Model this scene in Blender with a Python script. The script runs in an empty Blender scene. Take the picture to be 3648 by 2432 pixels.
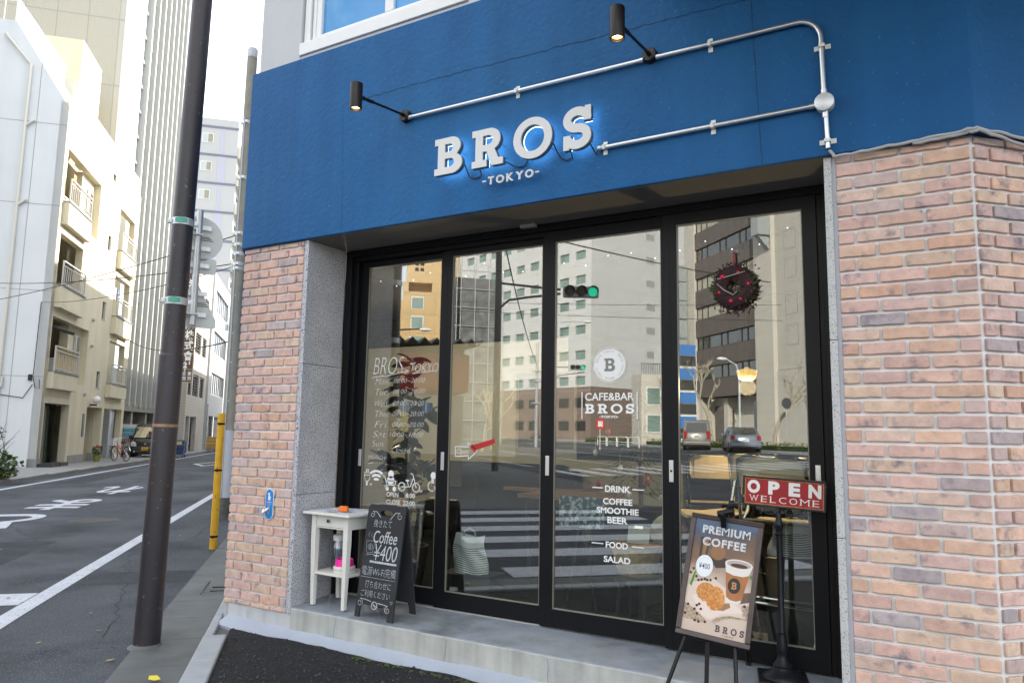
import bpy, bmesh, math, random
from mathutils import Vector, Matrix
rnd = random.Random(7)
PI = math.pi
SC = bpy.context.scene
COL = SC.collection

# ------------------------------------------------------------------ camera
cam_d = bpy.data.cameras.new('camera')
cam = bpy.data.objects.new('camera', cam_d)
COL.objects.link(cam)
cam_d.sensor_width = 36.0
cam_d.lens = 2611.8 / 3648 * 36
cam_d.clip_start = 0.05
cam_d.clip_end = 3000
_R = Vector((0.86625504, 0.49931645, 0.01689031))
_U = Vector((0.04677799, -0.11472053, 0.99229583))
_F = Vector((-0.4974073, 0.85879117, 0.12273425))
cam.matrix_world = Matrix(((_R.x, _U.x, -_F.x, 4.041612), (_R.y, _U.y, -_F.y, -3.90366),
                           (_R.z, _U.z, -_F.z, 1.256832), (0, 0, 0, 1)))
SC.camera = cam

# ------------------------------------------------------------------ sky, sun, exposure
SUN_EL = math.radians(30)
SUN_AZ = math.radians(15)            # from world +Y (behind the cafe) towards +X
w = bpy.data.worlds.new('World')
SC.world = w
w.use_nodes = True
nt = w.node_tree
nt.nodes.clear()
sky = nt.nodes.new('ShaderNodeTexSky')
sky.sky_type = 'NISHITA'
sky.sun_disc = False
sky.sun_elevation = SUN_EL
sky.sun_rotation = SUN_AZ
sky.dust_density = 2.0
sky.air_density = 1.0
veil = nt.nodes.new('ShaderNodeMix')          # thin bright winter veil over the blue
veil.data_type = 'RGBA'
veil.inputs['Factor'].default_value = 0.62
veil.inputs['B'].default_value = (5.2, 5.2, 5.15, 1)
lim = nt.nodes.new('ShaderNodeMix')           # the veil evens out the glare round the sun
lim.data_type = 'RGBA'
lim.blend_type = 'DARKEN'
lim.inputs['Factor'].default_value = 1.0
lim.inputs['B'].default_value = (6.2, 6.2, 6.15, 1)
bg = nt.nodes.new('ShaderNodeBackground')
bg.inputs['Strength'].default_value = 0.15
wo = nt.nodes.new('ShaderNodeOutputWorld')
nt.links.new(sky.outputs['Color'], veil.inputs['A'])
nt.links.new(veil.outputs['Result'], lim.inputs['A'])
nt.links.new(lim.outputs['Result'], bg.inputs['Color'])
nt.links.new(bg.outputs['Background'], wo.inputs['Surface'])

sd = bpy.data.lights.new('sun', 'SUN')
sd.energy = 3.0
sd.angle = math.radians(0.5)
sd.color = (1.0, 0.93, 0.82)
sun = bpy.data.objects.new('sun', sd)
COL.objects.link(sun)
_sv = Vector((math.sin(SUN_AZ) * math.cos(SUN_EL), math.cos(SUN_AZ) * math.cos(SUN_EL), math.sin(SUN_EL)))
sun.rotation_euler = _sv.to_track_quat('Z', 'Y').to_euler()
sun.location = _sv * 80

SC.view_settings.view_transform = 'Standard'
SC.view_settings.look = 'None'
SC.view_settings.exposure = 1.98
SC.view_settings.gamma = 1.0
SC.render.engine = 'CYCLES'
cy = SC.cycles
cy.use_denoising = True
cy.max_bounces = 8
cy.diffuse_bounces = 4
cy.glossy_bounces = 4
cy.transparent_max_bounces = 16
cy.transmission_bounces = 4
cy.caustics_reflective = False
cy.caustics_refractive = False
cy.sample_clamp_indirect = 6

# ------------------------------------------------------------------ materials
MATS = {}
def mat(name, col, rough=0.6, metal=0.0, nz=None, col2=None, bump=None, emit=None, spec=0.5, nz2=None, attr=None, speck=None, trans=0.0, ior=1.45, alpha=1.0, streak=None):
    """nz=(scale, amount) brightness mottling; col2 blends to a second colour by a noise nz2=(scale, lo, hi);
    bump=(scale, strength, distance); speck=(scale, threshold, colour) small grains; attr=colour attribute name."""
    if name in MATS:
        return MATS[name]
    m = bpy.data.materials.new(name)
    m.use_nodes = True
    t = m.node_tree
    b = t.nodes['Principled BSDF']
    b.inputs['Roughness'].default_value = rough
    b.inputs['Metallic'].default_value = metal
    b.inputs['Specular IOR Level'].default_value = spec
    b.inputs['IOR'].default_value = ior
    if trans:
        b.inputs['Transmission Weight'].default_value = trans
    tc = t.nodes.new('ShaderNodeTexCoord')
    def noise(scale, detail=4.0, rough_=0.6):
        n = t.nodes.new('ShaderNodeTexNoise')
        n.inputs['Scale'].default_value = scale
        n.inputs['Detail'].default_value = detail
        n.inputs['Roughness'].default_value = rough_
        t.links.new(tc.outputs['Object'], n.inputs['Vector'])
        return n
    def mixc(fac, a, bb, mode='MIX'):
        x = t.nodes.new('ShaderNodeMix')
        x.data_type = 'RGBA'
        x.blend_type = mode
        for sock, val in (('Factor', fac), ('A', a), ('B', bb)):
            if hasattr(val, 'links') or hasattr(val, 'is_linked'):
                t.links.new(val, x.inputs[sock])
            elif sock == 'Factor':
                x.inputs[sock].default_value = val
            else:
                x.inputs[sock].default_value = (*val[:3], 1)
        return x.outputs['Result']
    def ramp(sock, lo, hi):
        r = t.nodes.new('ShaderNodeMapRange')
        r.inputs['From Min'].default_value = lo
        r.inputs['From Max'].default_value = hi
        t.links.new(sock, r.inputs['Value'])
        return r.outputs['Result']
    cur = col
    if attr:
        a = t.nodes.new('ShaderNodeVertexColor')
        a.layer_name = attr
        cur = a.outputs['Color']
    if col2 is not None:
        s_, lo, hi = nz2 or (3.0, 0.4, 0.65)
        cur = mixc(ramp(noise(s_).outputs['Fac'], lo, hi), cur, col2)
    if nz:
        f = ramp(noise(nz[0]).outputs['Fac'], 0.25, 0.75)
        hi_ = 1 + nz[1]
        lo_ = 1 - nz[1]
        g = mixc(f, (lo_, lo_, lo_), (hi_, hi_, hi_))
        cur = mixc(1.0, cur, g, 'MULTIPLY')
    if streak:                       # rain streaks: noise stretched down the wall; streak=(scale, amount)
        mp = t.nodes.new('ShaderNodeMapping')
        mp.inputs['Scale'].default_value = (streak[0], streak[0], streak[0] * .06)
        t.links.new(tc.outputs['Object'], mp.inputs['Vector'])
        n = t.nodes.new('ShaderNodeTexNoise')
        n.inputs['Scale'].default_value = 1.0
        n.inputs['Detail'].default_value = 5.0
        t.links.new(mp.outputs['Vector'], n.inputs['Vector'])
        g = mixc(ramp(n.outputs['Fac'], 0.42, 0.72), (1, 1, 1), (1 - streak[1],) * 3)
        cur = mixc(1.0, cur, g, 'MULTIPLY')
    if speck:
        n = noise(speck[0], 1.0, 0.5)
        cur = mixc(ramp(n.outputs['Fac'], speck[1], speck[1] + 0.04), cur, speck[2])
    if hasattr(cur, 'is_linked'):
        t.links.new(cur, b.inputs['Base Color'])
    else:
        b.inputs['Base Color'].default_value = (*cur[:3], 1)
    if bump:
        n = noise(bump[0], 3.0)
        bp = t.nodes.new('ShaderNodeBump')
        bp.inputs['Strength'].default_value = bump[1]
        bp.inputs['Distance'].default_value = bump[2]
        t.links.new(n.outputs['Fac'], bp.inputs['Height'])
        t.links.new(bp.outputs['Normal'], b.inputs['Normal'])
    if emit:
        b.inputs['Emission Color'].default_value = (*emit[0], 1)
        b.inputs['Emission Strength'].default_value = emit[1]
    if alpha < 1:
        b.inputs['Alpha'].default_value = alpha
    MATS[name] = m
    return m

def glass_mat(name, tint, refl, refl_edge, rcol=(1, 1, 1)):
    m = bpy.data.materials.new(name)
    m.use_nodes = True
    t = m.node_tree
    t.nodes.clear()
    o = t.nodes.new('ShaderNodeOutputMaterial')
    tr = t.nodes.new('ShaderNodeBsdfTransparent')
    tr.inputs['Color'].default_value = (*tint, 1)
    gl = t.nodes.new('ShaderNodeBsdfGlossy')
    gl.inputs['Color'].default_value = (*rcol, 1)
    gl.inputs['Roughness'].default_value = 0.0
    lw = t.nodes.new('ShaderNodeLayerWeight')
    lw.inputs['Blend'].default_value = 0.25
    mr = t.nodes.new('ShaderNodeMapRange')
    mr.inputs['To Min'].default_value = refl
    mr.inputs['To Max'].default_value = refl_edge
    mx = t.nodes.new('ShaderNodeMixShader')
    lw.inputs['Blend'].default_value = 0.5
    pw_ = t.nodes.new('ShaderNodeMath')
    pw_.operation = 'POWER'
    pw_.inputs[1].default_value = 3.0
    t.links.new(lw.outputs['Facing'], pw_.inputs[0])
    t.links.new(pw_.outputs[0], mr.inputs['Value'])
    t.links.new(mr.outputs['Result'], mx.inputs['Fac'])
    t.links.new(tr.outputs['BSDF'], mx.inputs[1])
    t.links.new(gl.outputs['BSDF'], mx.inputs[2])
    t.links.new(mx.outputs['Shader'], o.inputs['Surface'])
    MATS[name] = m
    return m

# ------------------------------------------------------------------ mesh builder
class MB:
    def __init__(self, M=None):
        self.v = []; self.f = []; self.c = []; self.M = M or Matrix()
        self.col = None
    def add(self, vs, fs):
        o = len(self.v)
        self.v += [self.M @ Vector(p) for p in vs]
        self.f += [tuple(i + o for i in q) for q in fs]
        self.c += [self.col] * len(fs)
        return self
    def box(self, x0, x1, y0, y1, z0, z1):
        return self.add([(x0, y0, z0), (x1, y0, z0), (x1, y1, z0), (x0, y1, z0), (x0, y0, z1), (x1, y0, z1), (x1, y1, z1), (x0, y1, z1)],
                        [(3, 2, 1, 0), (4, 5, 6, 7), (0, 1, 5, 4), (1, 2, 6, 5), (2, 3, 7, 6), (3, 0, 4, 7)])
    def cbox(self, c, d, R=None):
        o = self.M
        self.M = o @ Matrix.Translation(Vector(c)) @ (R.to_4x4() if R is not None else Matrix())
        self.box(-d[0] / 2, d[0] / 2, -d[1] / 2, d[1] / 2, -d[2] / 2, d[2] / 2)
        self.M = o
        return self
    def bar(self, a, b, wx, wy, up=(0, 0, 1)):
        a = Vector(a); b = Vector(b); d = b - a
        z = d.normalized(); x = Vector(up).cross(z)
        if x.length < 1e-4: x = Vector((1, 0, 0)).cross(z)
        x.normalize(); y = z.cross(x)
        R = Matrix((x, y, z)).transposed()
        return self.cbox((a + b) / 2, (wx, wy, d.length), R)
    def prism(self, pts, z0, z1):
        n = len(pts)
        vs = [(p[0], p[1], z0) for p in pts] + [(p[0], p[1], z1) for p in pts]
        fs = [tuple(range(n - 1, -1, -1)), tuple(range(n, 2 * n))] + [(i, (i + 1) % n, n + (i + 1) % n, n + i) for i in range(n)]
        return self.add(vs, fs)
    def prismY(self, pts, y0, y1):           # polygon in x,z extruded along y
        n = len(pts)
        vs = [(p[0], y0, p[1]) for p in pts] + [(p[0], y1, p[1]) for p in pts]
        fs = [tuple(range(n)), tuple(range(2 * n - 1, n - 1, -1))] + [(i, n + i, n + (i + 1) % n, (i + 1) % n) for i in range(n)]
        return self.add(vs, fs)
    def prismX(self, pts, x0, x1):           # polygon in y,z extruded along x
        n = len(pts)
        vs = [(x0, p[0], p[1]) for p in pts] + [(x1, p[0], p[1]) for p in pts]
        fs = [tuple(range(n - 1, -1, -1)), tuple(range(n, 2 * n))] + [(i, (i + 1) % n, n + (i + 1) % n, n + i) for i in range(n)]
        return self.add(vs, fs)
    def tube(self, pts, r, n=10, caps=True):
        pts = [Vector(p) for p in pts]
        rs = r if isinstance(r, (list, tuple)) else [r] * len(pts)
        vs = []; fs = []
        ref = None
        for i, p in enumerate(pts):
            d = (pts[min(i + 1, len(pts) - 1)] - pts[max(i - 1, 0)])
            d.normalize()
            if ref is None:
                ref = Vector((0, 0, 1)) if abs(d.z) < 0.9 else Vector((1, 0, 0))
            x = ref - d * ref.dot(d)
            if x.length < 1e-5: x = d.orthogonal()
            x.normalize(); y = d.cross(x); ref = x
            for k in range(n):
                a = 2 * PI * k / n
                vs.append(p + (x * math.cos(a) + y * math.sin(a)) * rs[i])
        for i in range(len(pts) - 1):
            for k in range(n):
                a = i * n + k; b = i * n + (k + 1) % n
                fs.append((a, b, b + n, a + n))
        if caps:
            fs.append(tuple(range(n - 1, -1, -1)))
            fs.append(tuple(range((len(pts) - 1) * n, len(pts) * n)))
        return self.add(vs, fs)
    def lathe(self, prof, n=20, c=(0, 0, 0)):
        vs = []; fs = []
        for r, z in prof:
            for k in range(n):
                a = 2 * PI * k / n
                vs.append((c[0] + r * math.cos(a), c[1] + r * math.sin(a), c[2] + z))
        for i in range(len(prof) - 1):
            for k in range(n):
                a = i * n + k; b = i * n + (k + 1) % n
                fs.append((a, b, b + n, a + n))
        fs.append(tuple(range(n - 1, -1, -1)))
        fs.append(tuple(range((len(prof) - 1) * n, len(prof) * n)))
        return self.add(vs, fs)
    def ball(self, c, r, n=10, m=6):
        if not isinstance(r, (tuple, list)): r = (r, r, r)
        vs = [(c[0], c[1], c[2] - r[2])]; fs = []
        for i in range(1, m):
            ph = PI * i / m - PI / 2
            for k in range(n):
                a = 2 * PI * k / n
                vs.append((c[0] + r[0] * math.cos(ph) * math.cos(a), c[1] + r[1] * math.cos(ph) * math.sin(a), c[2] + r[2] * math.sin(ph)))
        vs.append((c[0], c[1], c[2] + r[2]))
        for k in range(n):
            fs.append((0, 1 + (k + 1) % n, 1 + k))
            fs.append((len(vs) - 1, 1 + (m - 2) * n + k, 1 + (m - 2) * n + (k + 1) % n))
        for i in range(m - 2):
            for k in range(n):
                a = 1 + i * n + k; b = 1 + i * n + (k + 1) % n
                fs.append((a, b, b + n, a + n))
        return self.add(vs, fs)
    def quad(self, a, b, c, d):
        return self.add([a, b, c, d], [(0, 1, 2, 3)])
    def merge(self, verts, faces, M):
        o = self.M; self.M = o @ M
        self.add(verts, faces); self.M = o
        return self
    def build(self, name, m, parent=None, bevel=0, seg=2, smooth=False, recalc=True, colattr=None):
        me = bpy.data.meshes.new(name)
        me.from_pydata([tuple(p) for p in self.v], [], self.f)
        if recalc:
            bm = bmesh.new(); bm.from_mesh(me)
            bmesh.ops.recalc_face_normals(bm, faces=bm.faces)
            bm.to_mesh(me); bm.free()
        if colattr:
            ca = me.color_attributes.new(colattr, 'FLOAT_COLOR', 'CORNER')
            i = 0
            for p, c in zip(me.polygons, self.c):
                for _ in p.loop_indices:
                    ca.data[i].color = (*c, 1); i += 1
        for mm in (m if isinstance(m, (list, tuple)) else [m]):
            me.materials.append(mm)
        if smooth:
            for p in me.polygons: p.use_smooth = True
        o = bpy.data.objects.new(name, me)
        COL.objects.link(o)
        if parent: o.parent = parent
        if bevel:
            bv = o.modifiers.new('bevel', 'BEVEL')
            bv.width = bevel; bv.segments = seg; bv.limit_method = 'ANGLE'; bv.angle_limit = math.radians(40)
            bv.harden_normals = False
        if smooth:
            try:
                me.set_sharp_from_angle(angle=math.radians(40))
            except Exception:
                pass
        return o

def tag(o, label=None, cat=None, group=None, kind=None):
    if label: o['label'] = label
    if cat: o['category'] = cat
    if group: o['group'] = group
    if kind: o['kind'] = kind
    return o
def thing(name, label, cat, loc=(0, 0, 0), rz=0.0, group=None, parent=None):
    o = bpy.data.objects.new(name, None)
    COL.objects.link(o)
    o.empty_display_size = 0.2
    o.location = loc; o.rotation_euler = (0, 0, rz)
    return tag(o, label, cat, group)
def structure(name, mb, m, label=None, **k):
    o = mb.build(name, m, None, **k)
    return tag(o, label, None, None, 'structure')
def kids(o):
    return [c for c in bpy.data.objects if c.parent == o]
def dup(o, loc=None, rz=None, label=None, group=None, parent=None):
    ch = kids(o)
    c = o.copy(); COL.objects.link(c)
    if parent is not None: c.parent = parent
    if loc is not None: c.location = loc
    if rz is not None: c.rotation_euler = (0, 0, rz)
    if label: c['label'] = label
    if group: c['group'] = group
    for k in ch: dup(k, parent=c)
    return c

# street frame: x' = t (along the main road), y' = s (along the side street)
R45 = PI / 4
Q = math.sqrt(0.5)
def ST(t, s, z=0.0): return ((t - s) * Q, (t + s) * Q, z)
MST = Matrix.Rotation(R45, 4, 'Z')
def gz(t, s):
    if s > 1: return -0.2 - 0.0085 * (min(s, 90) - 1)
    if s < -9: return -0.2 + 0.035 * (min(-s, 25) - 9)
    return -0.2

# ------------------------------------------------------------------ writing
def text_mesh(body, shear=0.0, offset=0.0, ext=0.0, space=1.0, align='LEFT', line=1.0, res=4):
    cu = bpy.data.curves.new('writing', 'FONT')
    cu.body = body; cu.size = 1.0; cu.shear = shear; cu.offset = offset; cu.extrude = ext
    cu.space_character = space; cu.align_x = align; cu.space_line = line; cu.resolution_u = res
    o = bpy.data.objects.new('writing', cu)
    COL.objects.link(o)
    dg = bpy.context.evaluated_depsgraph_get()
    ev = o.evaluated_get(dg)
    me = ev.to_mesh()
    vs = [v.co.copy() for v in me.vertices]
    fs = [tuple(p.vertices) for p in me.polygons]
    ev.to_mesh_clear()
    bpy.data.objects.remove(o); bpy.data.curves.remove(cu)
    return vs, fs
def fit(mesh, x0, x1, y0, y1, keep=False, align='c'):
    """scale 2D letters into the box; keep=True keeps their proportions by height"""
    vs, fs = mesh
    ax = min(v.x for v in vs); bx = max(v.x for v in vs); ay = min(v.y for v in vs); by = max(v.y for v in vs)
    sx = (x1 - x0) / (bx - ax); sy = (y1 - y0) / (by - ay)
    if keep: sx = sy = min(sx, sy)
    ox = x0 if not keep or align == 'l' else (x0 + x1) / 2 - (bx - ax) * sx / 2
    oy = y0 if not keep else (y0 + y1) / 2 - (by - ay) * sy / 2
    return [Vector((ox + (v.x - ax) * sx, oy + (v.y - ay) * sy, v.z)) for v in vs], fs
FRONT = Matrix(((1, 0, 0, 0), (0, 0, -1, 0), (0, 1, 0, 0), (0, 0, 0, 1)))   # letters in x,y -> upright facing -Y
def write(mb, body, x0, x1, z0, z1, y, M=None, keep=False, align='c', **k):
    """flat letters on an upright plane facing -Y"""
    vs, fs = fit(text_mesh(body, **k), x0, x1, z0, z1, keep, align)
    mb.merge(vs, fs, (M or Matrix()) @ Matrix.Translation((0, y, 0)) @ FRONT)
    return mb

def poly2d(outer, holes=(), ext=0.0, bev=0.0):
    """filled outline with holes -> letters mesh (x,y), thickness +-ext in z"""
    cu = bpy.data.curves.new('outline', 'CURVE')
    cu.dimensions = '2D'; cu.fill_mode = 'BOTH'; cu.extrude = ext; cu.bevel_depth = bev; cu.bevel_resolution = 1
    for ring in [outer] + list(holes):
        s = cu.splines.new('POLY'); s.points.add(len(ring) - 1)
        for p, q in zip(s.points, ring): p.co = (q[0], q[1], 0, 1)
        s.use_cyclic_u = True
    o = bpy.data.objects.new('outline', cu)
    COL.objects.link(o)
    dg = bpy.context.evaluated_depsgraph_get()
    ev = o.evaluated_get(dg); me = ev.to_mesh()
    vs = [v.co.copy() for v in me.vertices]; fs = [tuple(p.vertices) for p in me.polygons]
    ev.to_mesh_clear()
    bpy.data.objects.remove(o); bpy.data.curves.remove(cu)
    return vs, fs
def arc(cx, cy, rx, ry, a0, a1, n=10):
    return [(cx + rx * math.cos(math.radians(a0 + (a1 - a0) * i / n)), cy + ry * math.sin(math.radians(a0 + (a1 - a0) * i / n))) for i in range(n + 1)]
def slab(ch, ext=0.0, bev=0.0):
    """slab-serif capitals in a box one unit high"""
    s = 0.18
    if ch == 'B':
        o = [(0, 0), (.50, 0)] + arc(.52, .275, .32, .275, -88, 62, 14) + arc(.50, .745, .285, .255, -40, 88, 12) + [(.48, 1), (0, 1), (0, 1 - s), (.10, 1 - s), (.10, s), (0, s)]
        h1 = [(.31, .19), (.31, .425), (.47, .425)] + arc(.47, .307, .125, .118, 85, -85, 8) + [(.47, .19)]
        h2 = [(.31, .60), (.31, .82), (.45, .82)] + arc(.45, .71, .105, .11, 85, -85, 8) + [(.45, .60)]
        return poly2d(o, [h1, h2], ext, bev)
    if ch == 'R':
        o = [(0, 0), (.42, 0), (.42, s), (.31, s), (.31, .40), (.42, .40), (.56, .0), (.88, 0), (.88, s), (.745, s), (.64, .44)] + arc(.50, .70, .30, .30, -52, 88, 14) + [(.48, 1), (0, 1), (0, 1 - s), (.10, 1 - s), (.10, s), (0, s)]
        h = [(.31, .57), (.31, .82), (.46, .82)] + arc(.46, .695, .125, .125, 85, -85, 8) + [(.46, .57)]
        return poly2d(o, [h], ext, bev)
    if ch == 'O':
        return poly2d(arc(.5, .5, .53, .51, 0, 350, 35), [arc(.5, .5, .32, .325, 0, 350, 35)], ext, bev)
    # S
    c = [(.63, .68)] + arc(.36, .70, .26, .20, 18, 250, 18) + arc(.36, .30, .26, .20, 70, -162, 18)
    ring_l = []; ring_r = []; th = .105
    for i, p in enumerate(c):
        a = Vector(c[max(0, i - 1)]); b = Vector(c[min(len(c) - 1, i + 1)])
        d = (b - a).normalized(); nrm = Vector((-d.y, d.x))
        ring_l.append(tuple(Vector(p) + nrm * th)); ring_r.append(tuple(Vector(p) - nrm * th))
    v, f = poly2d(ring_l + ring_r[::-1], [], ext, bev)
    for bx in ([(.52, .655), (.715, .655), (.715, 1.0), (.565, 1.0), (.545, .86)], [(.005, .0), (.155, .0), (.175, .14), (.20, .345), (.005, .345)]):
        v2, f2 = poly2d(bx, [], ext * 1.01 + 0.0005, bev)
        f = f + [tuple(i + len(v) for i in q) for q in f2]; v = v + v2
    return v, f
def slab_word(mb, x0, x1, z0, z1, y, gap=0.32, ext=0.0, M=None, bev=0.0):
    ws = {'B': .84, 'R': .88, 'O': 1.0, 'S': .72}
    tot = sum(ws.values()) + 3 * gap
    k = (x1 - x0) / tot; x = x0
    for ch in 'BROS':
        vs, fs = slab(ch, ext, bev)
        mb.merge([Vector((x + v.x * k, z0 + v.y * (z1 - z0), v.z)) for v in vs], fs, (M or Matrix()) @ Matrix.Translation((0, y, 0)) @ FRONT)
        x += (ws[ch] + gap) * k
    return mb
# ------------------------------------------------------------------ palette
M_BRICK = mat('brick_clay', (1, 1, 1), 0.85, attr='Col', nz=(16, 0.20), col2=(.215, .185, .215), nz2=(10, .56, .72), bump=(60, .5, .004))
M_MORTAR = mat('mortar', (.73, .725, .72), 0.9, nz=(9, .10), bump=(90, .3, .003))
M_BLUE = mat('blue_render', (.011, .090, .245), 0.55, nz=(.9, .11), col2=(.016, .106, .258), nz2=(.7, .42, .7), bump=(26, .6, .010), spec=.18, streak=(5.0, .14), speck=(55, .735, (.03, .15, .33)))
M_CRACK = mat('crack_navy', (.01, .035, .08), 0.9)  # dark blue for the hairline cracks and seams
M_GRANITE = mat('grey_granite', (.46, .46, .485), 0.5, nz=(5, .14), speck=(110, .585, (.10, .10, .12)), bump=(200, .1, .001))
M_GRANITE2 = mat('pale_granite', (.50, .50, .49), 0.55, nz=(10, .06), speck=(150, .60, (.22, .22, .22)))
M_SEAL = mat('grey_sealant', (.40, .40, .44), 0.6)
M_STEP = mat('worn_concrete', (.235, .262, .295), 0.62, nz=(4.5, .22), col2=(.13, .145, .16), nz2=(2.6, .46, .66), speck=(260, .70, (.55, .55, .55)), bump=(120, .35, .003))
M_STEPF = mat('pale_concrete', (.42, .425, .395), 0.8, nz=(5, .16), streak=(10, .30), col2=(.36, .38, .37), nz2=(4, .5, .7), speck=(260, .72, (.6, .6, .6)), bump=(120, .3, .003))
M_FILLET = mat('smooth_mortar', (.35, .385, .45), 0.55, nz=(5, .09), bump=(20, .2, .004))
M_BLACK = mat('black_aluminium', (.0065, .007, .0085), 0.42, nz=(8, .1), spec=.22)
M_BEAD = mat('glazing_bead', (.20, .19, .16), 0.4)
M_TRACK = mat('aluminium_track', (.62, .61, .58), 0.35, metal=.6)
M_ALU = mat('satin_aluminium', (.68, .68, .67), 0.32, metal=.8)
M_WHITEP = mat('white_paint', (.72, .72, .71), 0.5, nz=(5, .03))
M_PALEWALL = mat('pale_grey_wall', (.50, .50, .515), 0.85, nz=(4, .04), bump=(60, .25, .004))
M_SOFFIT = mat('soffit_render', (.16, .15, .135), 0.9, nz=(3, .12), bump=(30, .2, .004))
M_PLINTH = mat('plinth_paint', (.50, .50, .51), 0.8, nz=(4, .06), col2=(.36, .36, .35), nz2=(6, .60, .80), streak=(9, .18), bump=(25, .15, .003))
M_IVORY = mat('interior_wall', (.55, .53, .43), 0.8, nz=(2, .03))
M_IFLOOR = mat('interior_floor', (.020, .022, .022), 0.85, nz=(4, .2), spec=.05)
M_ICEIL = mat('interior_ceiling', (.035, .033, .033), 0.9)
M_DECAL = mat('white_decal', (.80, .80, .80), 0.5)
M_CHALKPEN = mat('white_marker', (.70, .72, .70), 0.7)
M_GLASS = glass_mat('door_glass', (.90, .93, .90), .15, .75)
M_WGLASS = glass_mat('window_glass', (.30, .38, .40), .30, .85)

# ------------------------------------------------------------------ cafe building
BODY_H = 24.0
shop = thing('cafe_building', 'corner cafe building with blue fascia, brick piers and wide black sliding glass doors', 'building', (0, 0, -.2))
SHZ = Matrix.Translation((0, 0, .2))      # child meshes are written in world heights
def S_(M=None): return MB(SHZ @ M if M is not None else SHZ)

def along(p, d, k): return (p[0] + d[0] * k, p[1] + d[1] * k)
TD = (Q, Q); SD = (-Q, Q)

# brick facings: real bricks over a mortar bed
PAL = [(.60, .395, .32), (.62, .41, .305), (.59, .39, .335), (.56, .385, .345), (.61, .44, .335), (.51, .385, .355), (.45, .365, .36), (.60, .43, .355), (.40, .34, .345), (.58, .355, .26)]
PW = [6, 5, 6, 4, 4, 3, 1.5, 4, 1, 2]
def brick_rows(mb, x0, x1, z0, z1, course=.0695, bl=.19, joint=.0155, phase=0, front=-.004, back=.012, first=.072, last=None, seed=1):
    r = random.Random(seed)
    z = z1; row = 0
    top = .030
    while z > z0 + .02:
        h = (top if row == 0 else course - joint)
        zb = z - h
        if zb < z0: zb = z0
        x = x0
        short = (row + phase) % 2 == 0
        n = 0
        while x < x1 - .012:
            L = bl + r.uniform(-.003, .003)
            if n == 0: L = first if short else first + .095
            xe = min(x + L, x1)
            if x1 - xe < .04 and xe < x1: xe = x1
            c = r.choices(PAL, PW)[0]
            k = r.uniform(.9, 1.1)
            mb.col = tuple(min(.9, a * k) for a in c)
            # irregular outline, chamfered corners
            def j(a=.0016): return r.uniform(-a, a)
            ring = []
            nx = max(2, int((xe - x) / .035))
            ch = .0025
            ring.append((x + ch + j(), zb + j()))
            for i in range(1, nx): ring.append((x + (xe - x) * i / nx, zb + j(.0022)))
            ring.append((xe - ch + j(), zb + j())); ring.append((xe + j(), zb + ch)); ring.append((xe + j(), z - ch))
            ring.append((xe - ch + j(), z + j()))
            for i in range(nx - 1, 0, -1): ring.append((x + (xe - x) * i / nx, z + j(.0016)))
            ring.append((x + ch + j(), z + j())); ring.append((x + j(), z - ch)); ring.append((x + j(), zb + ch))
            f = front + r.uniform(-.0025, .0025)
            cx = (x + xe) / 2; cz = (z + zb) / 2
            m = len(ring)
            vs = [(a, f, b) for a, b in [((p[0] - cx) * (1 - .0035 / max(.02, (xe - x) / 2)) + cx, (p[1] - cz) * (1 - .0024 / max(.01, (z - zb) / 2)) + cz) for p in ring]]
            vs += [(p[0], f + .0022, p[1]) for p in ring] + [(p[0], back, p[1]) for p in ring]
            fs = [tuple(range(m))] + [(i, m + i, m + (i + 1) % m, (i + 1) % m) for i in range(m)] + [(m + i, 2 * m + i, 2 * m + (i + 1) % m, m + (i + 1) % m) for i in range(m)]
            mb.add(vs, fs)
            x = xe + joint; n += 1
        z = zb - joint; row += 1
ZB = 2.673
# body behind the piers and above the fascia
b = S_()
b.prism([(-.70, .012), (-.045, .012), (-.045, .40), (-1.08, .40)], -.045, ZB)
pier = b.build('brick_pier', M_MORTAR, shop)
k = S_(); brick_rows(k, -.705, -.052, -.045, 2.662, phase=1, first=.078, seed=3)
k.build('bricks', M_BRICK, pier, colattr='Col')
XR = 4.244
b = S_()
b.prism([(3.655, .012), (XR - .006, .012), along((XR - .006, .012), TD, 13.5), along((XR - .3, .31), TD, 13.5), (XR - .3, .40), (3.655, .40)], -.2, ZB)
pier2 = b.build('brick_pier', M_MORTAR, shop)
k = S_(); brick_rows(k, 3.657, 4.232, -.2, 2.662, phase=0, first=.069, seed=11)
MR = Matrix.Translation((XR, 0, 0)) @ Matrix.Rotation(R45, 4, 'Z')
k.M = SHZ @ MR
brick_rows(k, .012, 3.4, -.2, 2.662, phase=1, first=.075, seed=5)
k.build('bricks', M_BRICK, pier2, colattr='Col')
b = S_(); b.prism([(-.66, .008), (.0, .008), (.0, .4), (-1.05, .4)], -.2, -.047)
b.build('plinth', M_PLINTH, shop, bevel=.006)
# side wall along the street
b = S_(); b.prism([(-.72, .02), (-.42, .31), along((-.42, .31), SD, 13), along((-.70, .02), SD, 13)], -.2, ZB)
b.build('side_wall', M_PALEWALL, shop)
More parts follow.
